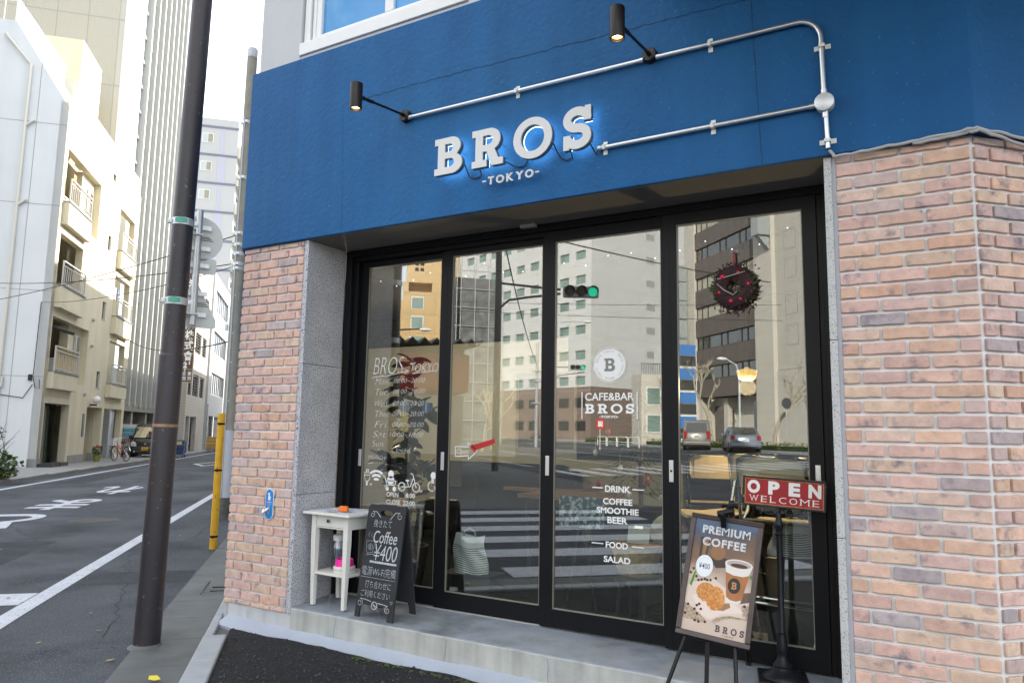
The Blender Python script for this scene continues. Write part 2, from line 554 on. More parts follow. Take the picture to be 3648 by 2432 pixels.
# granite surround
b = S_(); b.box(-.035, 0, -.004, .40, 1.763, ZB - .004); b.box(-.035, 0, -.004, .40, -.03, 1.758) if False else None
b.box(-.035, 0, -.004, .40, .783, 1.7335) if False else None
g1 = S_()
for z0, z1 in ((-.045, .780), (.783, 1.734), (1.737, ZB - .004)):
    g1.box(-.035, 0, -.005, .40, z0, z1)
g1.build('granite_jamb', M_GRANITE, shop, bevel=.0025)
g1 = S_()
for z0, z1 in ((-.19, .780), (.783, 1.734), (1.737, ZB - .004)):
    g1.box(3.60, 3.636, -.005, .40, z0, z1)
g1.build('granite_jamb', M_GRANITE2, shop, bevel=.0025)
g1 = S_(); g1.box(-.052, -.035, .004, .05, -.045, ZB - .004); g1.build('sealant_strip', M_SEAL, shop)
g1 = S_(); g1.box(3.636, 3.656, .004, .05, -.19, ZB - .004); g1.build('sealant_strip', M_SEAL, shop)
# fascia, one course round the corner
FZ = 4.143
b = S_()
fo = [(-.715, -.03), (XR + .012, -.03)]
fo += [along(fo[1], TD, 14), along((XR - .1, .10), TD, 13.9), (XR - .12, .38), (-.55, .38), along((-.55, .30), SD, 13), along((-.715, -.03), SD, 13)]
b.prism(fo, ZB, FZ)
fas = b.build('fascia', M_BLUE, shop, bevel=.006, seg=2)
b = S_()   # hairline cracks and board seams
def crack(pts, wd=.0022, jit=.006, n=40, seed=1):
    r = random.Random(seed)
    full = []
    for (a, c) in zip(pts[:-1], pts[1:]):
        for i in range(n): full.append((a[0] + (c[0] - a[0]) * i / n + r.uniform(-jit, jit) * .4, a[1] + (c[1] - a[1]) * i / n + r.uniform(-jit, jit)))
    full.append(pts[-1])
    for p, q in zip(full[:-1], full[1:]):
        dx, dz = q[0] - p[0], q[1] - p[1]; L = math.hypot(dx, dz) or 1
        wv = wd * r.uniform(.6, 1.5)
        ox, oz = -dz / L * wv, dx / L * wv
        b.quad((p[0] - ox, -.0312, p[1] - oz), (q[0] - ox, -.0312, q[1] - oz), (q[0] + ox, -.0312, q[1] + oz), (p[0] + ox, -.0312, p[1] + oz))
crack([(.48, 3.665), (1.2, 3.665), (2.118, 3.65), (3.25, 3.625)], seed=2)
crack([(3.255, 4.12), (3.275, 3.4), (3.305, 2.68)], .0016, .002, seed=3)
crack([(.30, 3.66), (.335, 3.1), (.345, 2.72)], .0011, .002, seed=4)
crack([(.30, 3.66), (.48, 3.665)], .001, .002, seed=5)
b.build('hairline_crack', M_CRACK, fas, recalc=False)
b = S_(); b.prism([(-.03, -.012), (3.64, -.012), (3.64, .44), (-.03, .44)], ZB - .003, ZB + .002)
b.build('soffit', M_SOFFIT, shop)
b = S_(); b.box(1.62, 1.74, .355, .395, ZB - .025, ZB - .003)
b.build('door_sensor', mat('sensor_plastic', (.35, .33, .28), .5), shop, bevel=.004)
# upper storeys
b = S_()
up = [(-.667, 0), (4.20, 0), along((4.20, 0), TD, 13.8), (4.2 - 9 * Q + 9.7, 9 * Q + 12), along((-.667, 0), SD, 12.8)]
def wallrun(mb, p, q, z0, z1, th=.25):
    d = Vector((q[0] - p[0], q[1] - p[1])); d.normalize(); nrm = Vector((-d.y, d.x)) * th
    mb.prism([p, q, (q[0] + nrm.x, q[1] + nrm.y), (p[0] + nrm.x, p[1] + nrm.y)], z0, z1)
# the front has its window opening at the first upper storey
WX0, WX1, WZ0, WZ1 = -.212, 1.39, 4.19, 6.1
b.prism([(-.667, 0), (WX0, 0), (WX0, .25), (-.667, .25)], FZ, 7.0)
b.prism([(WX1, 0), (4.20, 0), (4.20, .25), (WX1, .25)], FZ, 7.0)
b.prism([(WX0, 0.004), (WX1, 0.004), (WX1, .25), (WX0, .25)], FZ, WZ0 - .005)
b.prism([(WX0, 0), (WX1, 0), (WX1, .25), (WX0, .25)], WZ1, 7.0)
b.prism([(-.667, 0), (4.20, 0), (4.20, .25), (-.667, .25)], 7.0, BODY_H)
wallrun(b, (4.20, 0), along((4.20, 0), TD, 13.8), FZ, BODY_H)
wallrun(b, along((-.667, 0), SD, 12.8), (-.667, 0), FZ, BODY_H)
far = [along((4.20, 0), TD, 13.8), along((-.667, 0), SD, 12.8)]
wallrun(b, far[0], far[1], -.2, BODY_H)
b.build('upper_wall', M_PALEWALL, shop)
b = S_(); b.prism([(-.667, .0), (4.2, .0), far[0], far[1]], BODY_H, BODY_H + .3)
b.build('roof', M_PALEWALL, shop)
b = S_(); b.prism([(-.5, .30), (4.0, .30), along((4.0, .3), TD, 13), along((-.5, .3), SD, 12)], 2.78, 2.95)
b.build('interior_ceiling', M_ICEIL, shop)
for fl in range(7):
    for x in ((-.2, 1.4), (2.2, 3.8)):
        if fl == 0: continue
        z = 4.3 + fl * 3.1
        if z > BODY_H - 2.2: continue
        wf = S_(); wf.box(x[0], x[1], -.03, .01, z, z + .06); wf.box(x[0], x[1], -.03, .01, z + 1.6, z + 1.66); wf.box(x[0], x[0] + .06, -.03, .01, z, z + 1.6); wf.box(x[1] - .06, x[1], -.03, .01, z, z + 1.6)
        wf = wf.build('window', M_WHITEP, shop)
        pn = S_(); pn.box(x[0] + .05, x[1] - .05, -.012, -.004, z + .05, z + 1.61)
        pn.build('pane', M_WGLASS, wf)
# unseen overhang, added to shade the main-road end of the fascia
b = S_(); bo = [(2.75, .01), (2.75, -1.9), (5.05, -1.9), along((5.05, -1.9), TD, 6), along((4.2, 0), TD, 6), (4.19, .01)]
b.prism([(x_, y_ if y_ < 0 else -.032) for x_, y_ in bo[:3]] + bo[3:5] + [(4.26, -.032)], 3.94, 4.14)
b.box(2.75, 5.05, -1.9, -1.8, 4.14, 5.2); b.box(2.75, 2.85, -1.8, -.034, 4.14, 5.2)
shade_overhang = b.build('balcony', mat('shade_overhang_render', (.20, .19, .18), .9, nz=(2, .1)), shop)
# white window above the fascia, with a printed blue film
wf = S_()
wf.box(WX0, WX1, -.012, .10, WZ0, WZ0 + .10)                    # sill board
wf.box(WX0 + .015, WX0 + .075, .02, .10, WZ0 + .10, WZ1)
wf.box(WX0 + .09, WX0 + .125, .035, .10, WZ0 + .10, WZ1)
wf.box(WX0 + .135, WX0 + .185, .03, .10, WZ0 + .10, WZ1)
wf.box(WX0, WX0 + .013, .05, .12, WZ0 + .10, WZ1)
wf.box(WX0 + .187, WX1, .03, .10, WZ0 + .10, WZ0 + .148)
wf.box(WX1 - .03, WX1, .03, .10, WZ0 + .15, WZ1); wf.box(.62, .70, .03, .10, WZ0 + .15, WZ1)
wf.box(WX0, WX1, .02, .10, WZ1 - .06, WZ1)
wf = wf.build('window', M_WHITEP, shop, bevel=.004)
fm = S_(); fm.box(WX0 + .19, WX1 - .035, .055, .062, WZ0 + .15, WZ1 - .065)
fm = fm.build('pane', mat('printed_blue_film', (.07, .27, .55), .25, nz=(1.2, .18), col2=(.30, .55, .70), nz2=(1.0, .5, .85)), wf)
pr = S_()
for cx, cz, r1, r2, ro in ((.16, 4.665, .075, .05, .35), (.325, 4.675, .062, .07, -.2)):
    pr.prismY([(cx + r1 * math.cos(a) * math.cos(ro) - r2 * math.sin(a) * math.sin(ro), cz + r1 * math.cos(a) * math.sin(ro) + r2 * math.sin(a) * math.cos(ro)) for a in [2 * PI * i / 20 for i in range(20)]], .0535, .0548)
pr.build('white_print', M_DECAL, fm)

# threshold step
b = S_()
b.prismX([(-.002, -.2), (-.002, -.012), (.006, -.002), (.02, 0), (.46, .024), (.46, -.2)], .004, 3.60)
b.build('entrance_step', M_STEP, shop)
b = S_(); b.prismX([(-.006, -.2), (-.006, -.010), (-.002, -.006), (.004, -.2)], .006, 3.598)
b.build('step_riser', M_STEPF, shop)
rr = random.Random(4)
for cx in (.44, 1.35, 2.05):
    b = S_(); x = cx; z = -.02
    while z > -.15:
        nx_ = x + rr.uniform(-.006, .006); nz_ = z - .018
        b.quad((x - .0012, -.0075, z), (x + .0012, -.0075, z), (nx_ + .0012, -.0075, nz_), (nx_ - .0012, -.0075, nz_)); x, z = nx_, nz_
    b.build('riser_crack', mat('crack_grey', (.16, .16, .15), .9), shop, recalc=False)
b = S_(); b.box(.02, 3.5, .445, .56, .0, .012)
for y in (.452, .478, .505, .535): b.box(.02, 3.5, y, y + .008, .012, .030)
b.build('door_track', M_TRACK, shop)

# header and jambs of the door set
b = S_()
b.box(0, 3.60, .405, .60, 2.618, ZB - .006)
b.box(0, 3.60, .400, .425, 2.645, ZB - .007)
b.box(0, .06, .405, .60, .026, 2.618); b.box(.06, .10, .44, .60, .026, 2.618)
b.box(3.535, 3.60, .395, .60, .026, 2.618); b.box(3.505, 3.535, .41, .60, .026, 2.618)
for y in (.43, .46, .49): b.box(.10, 3.505, y, y + .006, 2.585, 2.618)
b.build('door_frame', M_BLACK, shop, bevel=.003)
DOORS = []
for i, (gx0, gx1, y, sl, sr) in enumerate(((.175, .882, .50, .085, .075), (1.004, 1.750, .47, .092, .06), (1.862, 2.596, .44, .090, .06), (2.705, 3.430, .41, .090, .075))):
    dw = thing('sliding_door', None, None, (0, 0, 0)); dw.parent = shop; dw.location = (0, 0, .2)
    fr = MB()
    y0, y1 = y - .014, y + .014
    fr.box(gx0 - sl, gx0, y0, y1, .032, 2.612); fr.box(gx1, gx1 + sr, y0, y1, .032, 2.612)
    fr.box(gx0, gx1, y0 + .001, y1 - .001, .032, .146); fr.box(gx0, gx1, y0 + .001, y1 - .001, 2.538, 2.612)
    fr.box(gx0 - sl * .5 - .0015, gx0 - sl * .5 + .0015, y0 - .0015, y0, .04, 2.6)
    fr.build('frame', M_BLACK, dw, bevel=.002)
    bd = MB(); bd.box(gx0, gx1, y0 + .002, y + .002, .146, .152); bd.box(gx0, gx1, y0 + .002, y + .002, 2.532, 2.538)
    bd.box(gx0, gx0 + .005, y0 + .002, y + .002, .152, 2.532); bd.box(gx1 - .005, gx1, y0 + .002, y + .002, .152, 2.532)
    bd.build('glazing_bead', M_BEAD, dw)
    gl = MB(); gl.box(gx0 + .001, gx1 - .001, y - .003, y + .003, .147, 2.537)
    gl.build('glass_pane', M_GLASS, dw)
    hx = [gx0 - sl * .5] if i else [gx0 - .018]
    if i == 3: hx.append(gx1 + .043)
    for h in hx:
        hd = MB(); hd.box(h - .0135, h + .0135, y0 - .005, y0 + .002, .98, 1.108)
        hd.box(h - .009, h + .009, y0 - .0065, y0 - .004, .988, 1.10) if h == hx[-1] and i == 3 else None
        hd.build('handle', M_ALU, dw, bevel=.002)
    if i == 3:
        ky = MB(); ky.lathe([(.006, 0), (.006, .002)], 12); 
        kh = MB(Matrix.Translation((hx[0], y0 - .0052, 1.045)) @ Matrix.Rotation(PI / 2, 4, 'X')); kh.lathe([(.007, 0), (.005, .002)], 12)
        kh.build('keyhole', M_BLACK, dw)
    DOORS.append(dw)

# interior shell
b = S_()
ia, ib = (-.40, .62), (3.95, .62)
il = along(ia, SD, 5.0); ir = along(ib, TD, 5.0)
wallrun(b, ir, (ir[0], 6.0), 0, 2.78, .1) if False else None
b.prism([il, (il[0], 4.32), (ir[0], 4.32), (ir[0], 4.16)], 0, 2.78) if False else None
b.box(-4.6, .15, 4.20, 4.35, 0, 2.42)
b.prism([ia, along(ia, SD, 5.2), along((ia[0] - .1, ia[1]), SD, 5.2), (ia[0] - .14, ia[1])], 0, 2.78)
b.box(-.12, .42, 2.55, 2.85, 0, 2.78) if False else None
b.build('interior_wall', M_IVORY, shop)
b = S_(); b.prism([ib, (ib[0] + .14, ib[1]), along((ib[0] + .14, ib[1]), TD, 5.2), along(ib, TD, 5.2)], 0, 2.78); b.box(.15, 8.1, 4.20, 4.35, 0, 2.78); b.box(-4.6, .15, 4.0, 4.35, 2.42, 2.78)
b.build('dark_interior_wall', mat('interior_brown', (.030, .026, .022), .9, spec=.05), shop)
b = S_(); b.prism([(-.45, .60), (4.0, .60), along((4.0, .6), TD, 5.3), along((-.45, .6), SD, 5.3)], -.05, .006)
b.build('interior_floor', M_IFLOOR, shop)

# cable along the top of the brickwork
b = MB(); rr = random.Random(9)
def cable(mb, pts, r=.008, sub=6, jit=.004):
    full = []
    for a, c in zip(pts[:-1], pts[1:]):
        for i in range(sub): full.append(tuple(a[k] + (c[k] - a[k]) * i / sub + rr.uniform(-jit, jit) * (.3 if k == 1 else 1) for k in range(3)))
    full.append(pts[-1]); mb.tube(full, r, 7)
e = along((XR + .014, -.052), TD, .0); e2 = along(e, TD, 1.6)
cable(b, [(3.632, -.045, 2.69), (3.66, -.042, 2.655), (3.80, -.040, 2.660), (4.0, -.040, 2.672), (4.2, -.04, 2.682), (e[0], e[1], 2.684), (along(e, TD, .25) + (2.668,)), (along(e, TD, .8) + (2.655,)), (e2 + (2.665,))])
cable(b, [(4.0, -.036, 2.660), (4.22, -.036, 2.672), (e[0] + .01, e[1] + .0, 2.672), (along(e, TD, .22) + (2.640,)), (along(e, TD, .7) + (2.590,)), (e2 + (2.60,))])
o = b.build('wall_cable', mat('grey_cable', (.42, .42, .42), .5), None, smooth=True)
tag(o, 'grey twin cable sagging along the joint between blue fascia and bricks', 'cable')
# ------------------------------------------------------------------ lettering on the fascia
M_LETF = mat('letter_face', (.62, .615, .60), 0.5)
M_LETS = mat('letter_side', (.20, .205, .21), 0.4, metal=.5)
M_HALO = mat('letter_backlight', (.6, .8, .9), 0.5, emit=((.72, .92, 1.0), 1.5))
M_PIN = mat('stainless_pin', (.7, .7, .66), 0.25, metal=1.0)
M_WIRE = mat('black_wire', (.01, .01, .011), 0.5)
sign = thing('shop_sign', 'raised white slab-serif letters with pale blue backlight on the blue fascia', 'sign', (1.8, -.03, 2.92))
LS = Matrix.Translation((-1.8, .03, -2.92))
LET = (('B', 1.238, 1.456, 2.924, 3.172), ('R', 1.532, 1.764, 2.924, 3.172), ('O', 1.838, 2.108, 2.917, 3.180), ('S', 2.182, 2.366, 2.922, 3.182))
for ch, x0, x1, z0, z1 in LET:
    vs, fs = fit(slab(ch, 1.0, 0), x0, x1, z0, z1)
    for part, y, th, m in (('letter', -.125, .004, M_LETF),):
        mb = MB(LS)
        mb.merge([Vector((v.x, v.y, v.z * .004)) for v in vs], fs, Matrix.Translation((0, -.122, 0)) @ FRONT)
        lo = mb.build('letter', M_LETF, sign)
    mb = MB(LS); cx, cz = (x0 + x1) / 2, (z0 + z1) / 2
    mb.merge([Vector((cx + (v.x - cx) * .988, cz + (v.y - cz) * .988, v.z * .016)) for v in vs], fs, Matrix.Translation((0, -.102, 0)) @ FRONT)
    mb.build('return', M_LETS, lo)
    mb = MB(LS)
    mb.merge([Vector((cx + (v.x - cx) * .965, cz + (v.y - cz) * .965, v.z * .001)) for v in vs], fs, Matrix.Translation((0, -.0862, 0)) @ FRONT)
    mb.build('backlight', M_HALO, lo)
    mb = MB(LS)
    for px, pz in ((x0 + .045, z1 - .05), (x1 - .04, z1 - .10), (x0 + .04, z0 + .04), (x1 - .035, z0 + .07)):
        mb.tube([(px, -.09, pz), (px, -.03, pz)], .0035, 6)
    mb.build('standoff_pin', M_PIN, lo)
tk = (('-', 1.590, 1.616, 2.832, 2.842), ('T', 1.632, 1.676, 2.812, 2.872), ('O', 1.692, 1.752, 2.816, 2.874), ('K', 1.768, 1.822, 2.820, 2.876), ('Y', 1.834, 1.892, 2.822, 2.878), ('O', 1.902, 1.962, 2.826, 2.884), ('-', 1.974, 2.000, 2.848, 2.858))
for ch, x0, x1, z0, z1 in tk:
    z0 -= .004; z1 -= .004
    z0, z1 = (2.815, 2.868) if ch != '-' else (2.838, 2.848)
    vs, fs = fit(text_mesh(ch, offset=.035, ext=1.0), x0, x1, z0, z1)
    mb = MB(LS); mb.merge([Vector((v.x, v.y, v.z * .004)) for v in vs], fs, Matrix.Translation((0, -.082, 0)) @ FRONT)
    lo = mb.build('small_letter', M_LETF, sign)
    mb = MB(LS)
    for px, pz in (((x0 + x1) / 2 - .012, z0 + .01), ((x0 + x1) / 2 + .012, z1 - .01)) if ch != '-' else (((x0 + x1) / 2, z0 + .004),):
        mb.tube([(px, -.08, pz), (px, -.03, pz)], .002, 5)
    mb.build('standoff_pin', M_PIN, lo)
for pts in ([(1.445, -.09, 3.0), (1.452, -.06, 2.95), (1.462, -.04, 2.91), (1.49, -.038, 2.895), (1.53, -.038, 2.895), (1.556, -.04, 2.91), (1.56, -.08, 2.94)],
            [(1.762, -.09, 2.945), (1.79, -.045, 2.93), (1.83, -.038, 2.915), (1.87, -.038, 2.915), (1.90, -.045, 2.94), (1.905, -.09, 2.97)],
            [(2.10, -.09, 3.0), (2.105, -.05, 2.96), (2.13, -.038, 2.915), (2.17, -.038, 2.90), (2.205, -.04, 2.91), (2.21, -.08, 2.94)],
            [(2.345, -.09, 2.95), (2.352, -.05, 2.92), (2.357, -.038, 2.90), (2.372, -.042, 2.925), (2.385, -.05, 2.930)]):
    mb = MB(LS); mb.tube(pts, .0042, 6); mb.build('sign_wire', M_WIRE, sign, smooth=True)

# ------------------------------------------------------------------ conduit
M_COND = mat('galvanised_conduit', (.62, .63, .64), 0.33, metal=.85, nz=(20, .06))
cd = thing('cable_conduit', 'galvanised steel conduit loop with round junction box on the fascia', 'conduit', (3.62, -.03, 2.68))
CS = Matrix.Translation((-3.62, .03, -2.68))
yc = -.052
def run(pts): 
    m_ = MB(CS); m_.tube(pts, .0125, 10); return m_.build('pipe', M_COND, cd, smooth=True)
run([(.955, yc, 3.419), (2.655, yc, 3.413)])
el = [(3.50 + .115 * math.sin(a), yc, 3.292 + .115 * math.cos(a)) for a in [PI / 2 * i / 10 for i in range(11)]]
run([(2.745, yc, 3.410), (3.40, yc, 3.4075)] + el + [(3.618, yc, 3.10), (3.620, yc, 2.975)])
run([(3.585, yc, 2.936), (2.385, yc, 2.930)])
run([(3.625, yc, 2.905), (3.630, yc, 2.70)])
jb = MB(CS @ Matrix.Translation((3.622, -.03, 2.938)) @ Matrix.Rotation(PI / 2, 4, 'X'))
jb.lathe([(.045, 0), (.045, .040), (.047, .042), (.047, .050), (.043, .053), (.001, .0535)], 28)
jb = jb.build('junction_box', mat('junction_box_paint', (.66, .68, .68), .35, metal=.3), cd, smooth=True)
sc_ = MB(CS)
for a in (.8, 3.9): 
    sc_.M = CS @ Matrix.Translation((3.622 + .034 * math.cos(a), -.083, 2.938 + .034 * math.sin(a))) @ Matrix.Rotation(PI / 2, 4, 'X'); sc_.lathe([(.004, 0), (.003, .0015)], 8)
sc_.build('screw', M_PIN, jb)
def coup(a_, b_, r_): mb = MB(CS); mb.tube([a_, b_], r_, 10); mb.build('coupling', M_COND, cd, smooth=True)
for (x, z, dx, dz) in ((3.620, 2.985, 0, 1), (3.623, 2.89, 0, -1), (3.575, 2.936, -1, 0)): coup((x, yc, z), (x + dx * .028, yc, z + dz * .028), .016)
coup((2.378, yc, 2.930), (2.40, yc, 2.930), .0155); coup((2.738, yc, 3.4105), (2.757, yc, 3.410), .015); coup((2.640, yc, 3.413), (2.660, yc, 3.413), .015); coup((.945, yc, 3.419), (.975, yc, 3.419), .015)
M_CLIP = mat('pale_clip', (.72, .72, .68), .45)
for x, z, vert in ((1.814, 3.416, 0), (3.046, 3.4095, 0), (3.0535, 2.9335, 0), (2.417, 2.930, 0), (3.6185, 3.247, 1), (3.629, 2.74, 1)):
    m_ = MB(CS @ Matrix.Translation((x, 0, z)) @ (Matrix.Rotation(PI / 2, 4, 'Y') if vert else Matrix()))
    m_.box(-.013, .013, -.036, -.031, .012, .040); m_.box(-.013, .013, -.036, -.031, -.040, -.012)
    m_.box(-.009, .009, -.069, -.0655, -.014, .014); m_.box(-.009, .009, -.066, -.034, .0128, .0150); m_.box(-.009, .009, -.066, -.034, -.0150, -.0128)
    m_.build('clip', M_CLIP, cd, bevel=.0015)

# ------------------------------------------------------------------ spot lamps
M_SPOT = mat('dark_bronze', (.030, .027, .027), 0.38, metal=.6)
M_BULB = mat('warm_lens', (1, .6, .2), 0.3, emit=((1.0, .55, .16), 1.2))
M_BULBC = mat('warm_lens_core', (1, .8, .4), 0.3, emit=((1.0, .80, .45), 6))
def spot(loc, head, label):
    o = thing('wall_spotlight', label, 'lamp', loc, group='spotlights over the fascia lettering')
    b_ = MB(Matrix.Rotation(PI / 2, 4, 'X')); b_.lathe([(.044, 0), (.044, .020), (.041, .024), (.041, .040), (.038, .043), (.0005, .0435)], 28)
    ba = b_.build('base', M_SPOT, o, smooth=True)
    s_ = MB()
    for a in (.5, 2.07, 3.64, 5.2):
        s_.M = Matrix.Translation((.030 * math.cos(a), -.0435, .030 * math.sin(a))) @ Matrix.Rotation(PI / 2, 4, 'X'); s_.lathe([(.005, 0), (.004, .004), (.0005, .005)], 8)
    s_.build('screw', mat('dark_screw', (.12, .11, .11), .3, metal=.9), ba)
    h = Vector(head)
    a_ = MB(); end = h + Vector((0, .062, .012))
    a_.tube([(0, -.04, 0), (0, -.075, .0), ], .013, 10); a_.tube([(0, -.06, .0), tuple(end)], .0085, 10)
    d_ = (end - Vector((0, -.06, 0))).normalized()
    a_.tube([tuple(end - d_ * .10), tuple(end - d_ * .03)], .012, 10); a_.tube([tuple(end - d_ * .015), tuple(h + Vector((0, .03, .008)))], .014, 10)
    a_.build('arm', M_SPOT, o, smooth=True)
    c_ = MB(Matrix.Translation(h)); c_.lathe([(.0005, .085), (.036, .085), (.040, .082), (.040, -.083), (.038, -.088), (.033, -.088), (.032, -.072), (.0005, -.070)], 28)
    hd_ = c_.build('head', M_SPOT, o, smooth=True)
    l_ = MB(Matrix.Translation(h)); l_.lathe([(.0285, -.075), (.0285, -.0735)], 24); ln = l_.build('lens', M_BULB, hd_)
    l_ = MB(Matrix.Translation(h)); l_.lathe([(.0005, -.079), (.012, -.077), (.014, -.0755)], 16); l_.build('bulb', M_BULBC, hd_)
    ld = bpy.data.lights.new('spot_light', 'SPOT'); ld.energy = .6; ld.color = (1, .66, .30); ld.spot_size = math.radians(80); ld.spot_blend = .6; ld.shadow_soft_size = .02
    lo = bpy.data.objects.new('spot_light', ld); COL.objects.link(lo); lo.parent = o; lo.location = h + Vector((0, 0, -.095))
    return o
spot((.917, -.03, 3.436), (-.006, -.515, -.058), 'dark spotlight on a long arm at the street end of the conduit')
spot((2.70, -.03, 3.432), (-.004, -.515, -.055), 'dark spotlight on an arm fixed midway along the conduit')

# ------------------------------------------------------------------ leash hook plaque on the brick pier
lp = thing('leash_hook_plaque', 'small blue oval-ended plaque with dog pictogram and metal hook on the bricks', 'plaque', (-.26, -.008, .70))
M_PBLUE = mat('plaque_blue', (.02, .22, .62), .35)
def capsule(w_, h_, n=12): return [(w_ * math.cos(a), h_ - w_ + w_ * math.sin(a)) for a in [PI * i / n for i in range(n + 1)]] + [(w_ * math.cos(a), -h_ + w_ + w_ * math.sin(a)) for a in [PI + PI * i / n for i in range(n + 1)]]
m_ = MB(); m_.prismY(capsule(.042, .112), -.004, 0); m_.build('rim', M_WHITEP, lp)
m_ = MB(); m_.prismY(capsule(.037, .107), -.006, -.003); m_.build('plate', M_PBLUE, lp)
m_ = MB(); m_.prismY([(-.012, .03), (.012, .03), (.010, .045), (.018, .05), (.004, .062), (.006, .078), (-.006, .085), (-.016, .080), (-.016, .073), (-.008, .070), (-.012, .05)], -.0068, -.0062)
m_.bar((.0, -.0065, .075), (.018, -.0065, .095), .002, .0008)
write(m_, 'LeadHook', -.026, .026, .012, .022, -.0065, offset=.01)
for i in range(3): write(m_, 'for dogs only here', -.024, .024, .004 - i * .007, .008 - i * .007, -.0065)
m_.build('pictogram', M_DECAL, lp)
m_ = MB(); m_.prismY(capsule(.012, .032), -.012, -.006); m_.M = Matrix.Translation((0, 0, -.04)); m_.v = []; m_.f = []; m_.c = []
m_.prismY(capsule(.010, .034), -.011, -.006); m_.tube([(0, -.010, .012), (-.004, -.024, .004), (-.012, -.032, -.012), (-.022, -.036, -.020), (-.028, -.034, -.008), (-.024, -.03, .006)], [.007, .008, .009, .009, .008, .004], 8)
m_.build('hook', M_ALU, lp, smooth=True)
# ------------------------------------------------------------------ ground
M_ASPH = mat('street_asphalt', (.074, .081, .092), 0.92, nz=(.6, .24), col2=(.042, .046, .053), nz2=(.7, .46, .66), speck=(150, .64, (.22, .225, .23)), bump=(150, .5, .006), spec=.12)
M_ASPHD = mat('coarse_asphalt', (.013, .0135, .016), 0.75, nz=(7, .35), speck=(110, .715, (.12, .12, .13)), bump=(75, 1.0, .016), spec=.3)
M_GROUND = mat('ground_surface', (.10, .105, .105), 0.9, nz=(.3, .15))
M_GUT = mat('gutter_concrete', (.10, .107, .107), 0.75, nz=(2.5, .28), col2=(.075, .085, .085), nz2=(2.0, .48, .70), bump=(90, .3, .004))
M_KERB = mat('kerb_stone', (.30, .32, .34), 0.75, nz=(5, .14), speck=(200, .66, (.2, .2, .2)), bump=(110, .25, .003))
M_LINE = mat('road_paint', (.46, .48, .52), 0.75, nz=(5, .14), speck=(38, .66, (.17, .18, .20)), spec=.2)

def sheet(t0, t1, s0, s1, dz, mb=None, nt_=None):
    mb = mb or MB(MST)
    ss = sorted(set([s0, s1] + [x for x in (-25, -9, 1, 90) if s0 < x < s1]))
    for a, c in zip(ss[:-1], ss[1:]):
        mb.quad((t0, a, gz(t0, a) + dz), (t1, a, gz(t1, a) + dz), (t1, c, gz(t1, c) + dz), (t0, c, gz(t0, c) + dz))
    return mb
g = MB(MST)
ss = [-700, -25, -9, 1, 90, 700]
for a, c in zip(ss[:-1], ss[1:]):
    g.quad((-700, a, gz(0, a)), (700, a, gz(0, a)), (700, c, gz(0, c)), (-700, c, gz(0, c)))
structure('ground', g, M_GROUND, recalc=False)
r_ = sheet(-7.62, -.97, -7.4, 140, .008)
sheet(-220, 160, -24.6, -7.4, .008, r_)
structure('road', r_, M_ASPH, recalc=False)

# painted lines and words
def mark(name, quads, dz=.012):
    mb = MB(MST)
    for (t0, t1, s0, s1) in quads: sheet(t0, t1, s0, s1, dz, mb)
    return structure(name, mb, M_LINE, recalc=False)
mark('edge_line', [(-2.13, -1.98, .55, 60)])
mark('edge_line', [(-7.12, -6.97, -1, 60)])
mark('stop_line', [(-6.9, -2.14, 1.33, 1.80)])
mark('crosswalk', [(c - .27, c + .27, -5.1, -1.45) for c in (-6.9, -5.82, -4.74, -3.62, -2.52, -1.32)])
mark('crosswalk', [(-22.0, -17.6, c - .25, c + .25) for c in [-8.6 - .95 * i for i in range(17)]])
mark('crosswalk', [(8.2, 12.6, c - .25, c + .25) for c in [-8.6 - .95 * i for i in range(17)]])
mark('centre_line', [(-200, -24, -16.1, -15.95), (-200, -24, -12.3, -12.15), (-200, -24, -20.2, -20.05), (15, 150, -16.1, -15.95)])
mark('edge_line', [(-200, -9, -24.2, -24.05), (-200, -24, -8.6, -8.45), (1, 150, -8.6, -8.45)])
mb = MB(MST)
for ch, c, s0, s1 in (('と', -4.55, 6.6, 8.75), ('ま', -4.5, 9.5, 11.8), ('れ', -4.5, 13.2, 15.9)):
    vs, fs = fit(text_mesh(ch, offset=.022), -.46, .46, 0, s1 - s0)
    # read by drivers coming towards the crossing: letters stand on their heads from here
    mb.add([(c - v.x, s1 - v.y, gz(0, s1 - v.y) + .0125) for v in vs], fs)
structure('road_words', mb, M_LINE, recalc=False)
mb = MB(MST)
dt, ds, c_t, c_s = .75, 2.6, -4.5, 31.5
for (a, c) in (((0, -1), (1, 0)), ((1, 0), (0, 1)), ((0, 1), (-1, 0)), ((-1, 0), (0, -1))):
    p = [(c_t + a[0] * dt, c_s + a[1] * ds), (c_t + c[0] * dt, c_s + c[1] * ds), (c_t + c[0] * dt * .72, c_s + c[1] * ds * .72), (c_t + a[0] * dt * .72, c_s + a[1] * ds * .72)]
    mb.quad(*[(x, y, gz(x, y) + .0125) for x, y in p])
structure('diamond_marking', mb, M_LINE, recalc=False)

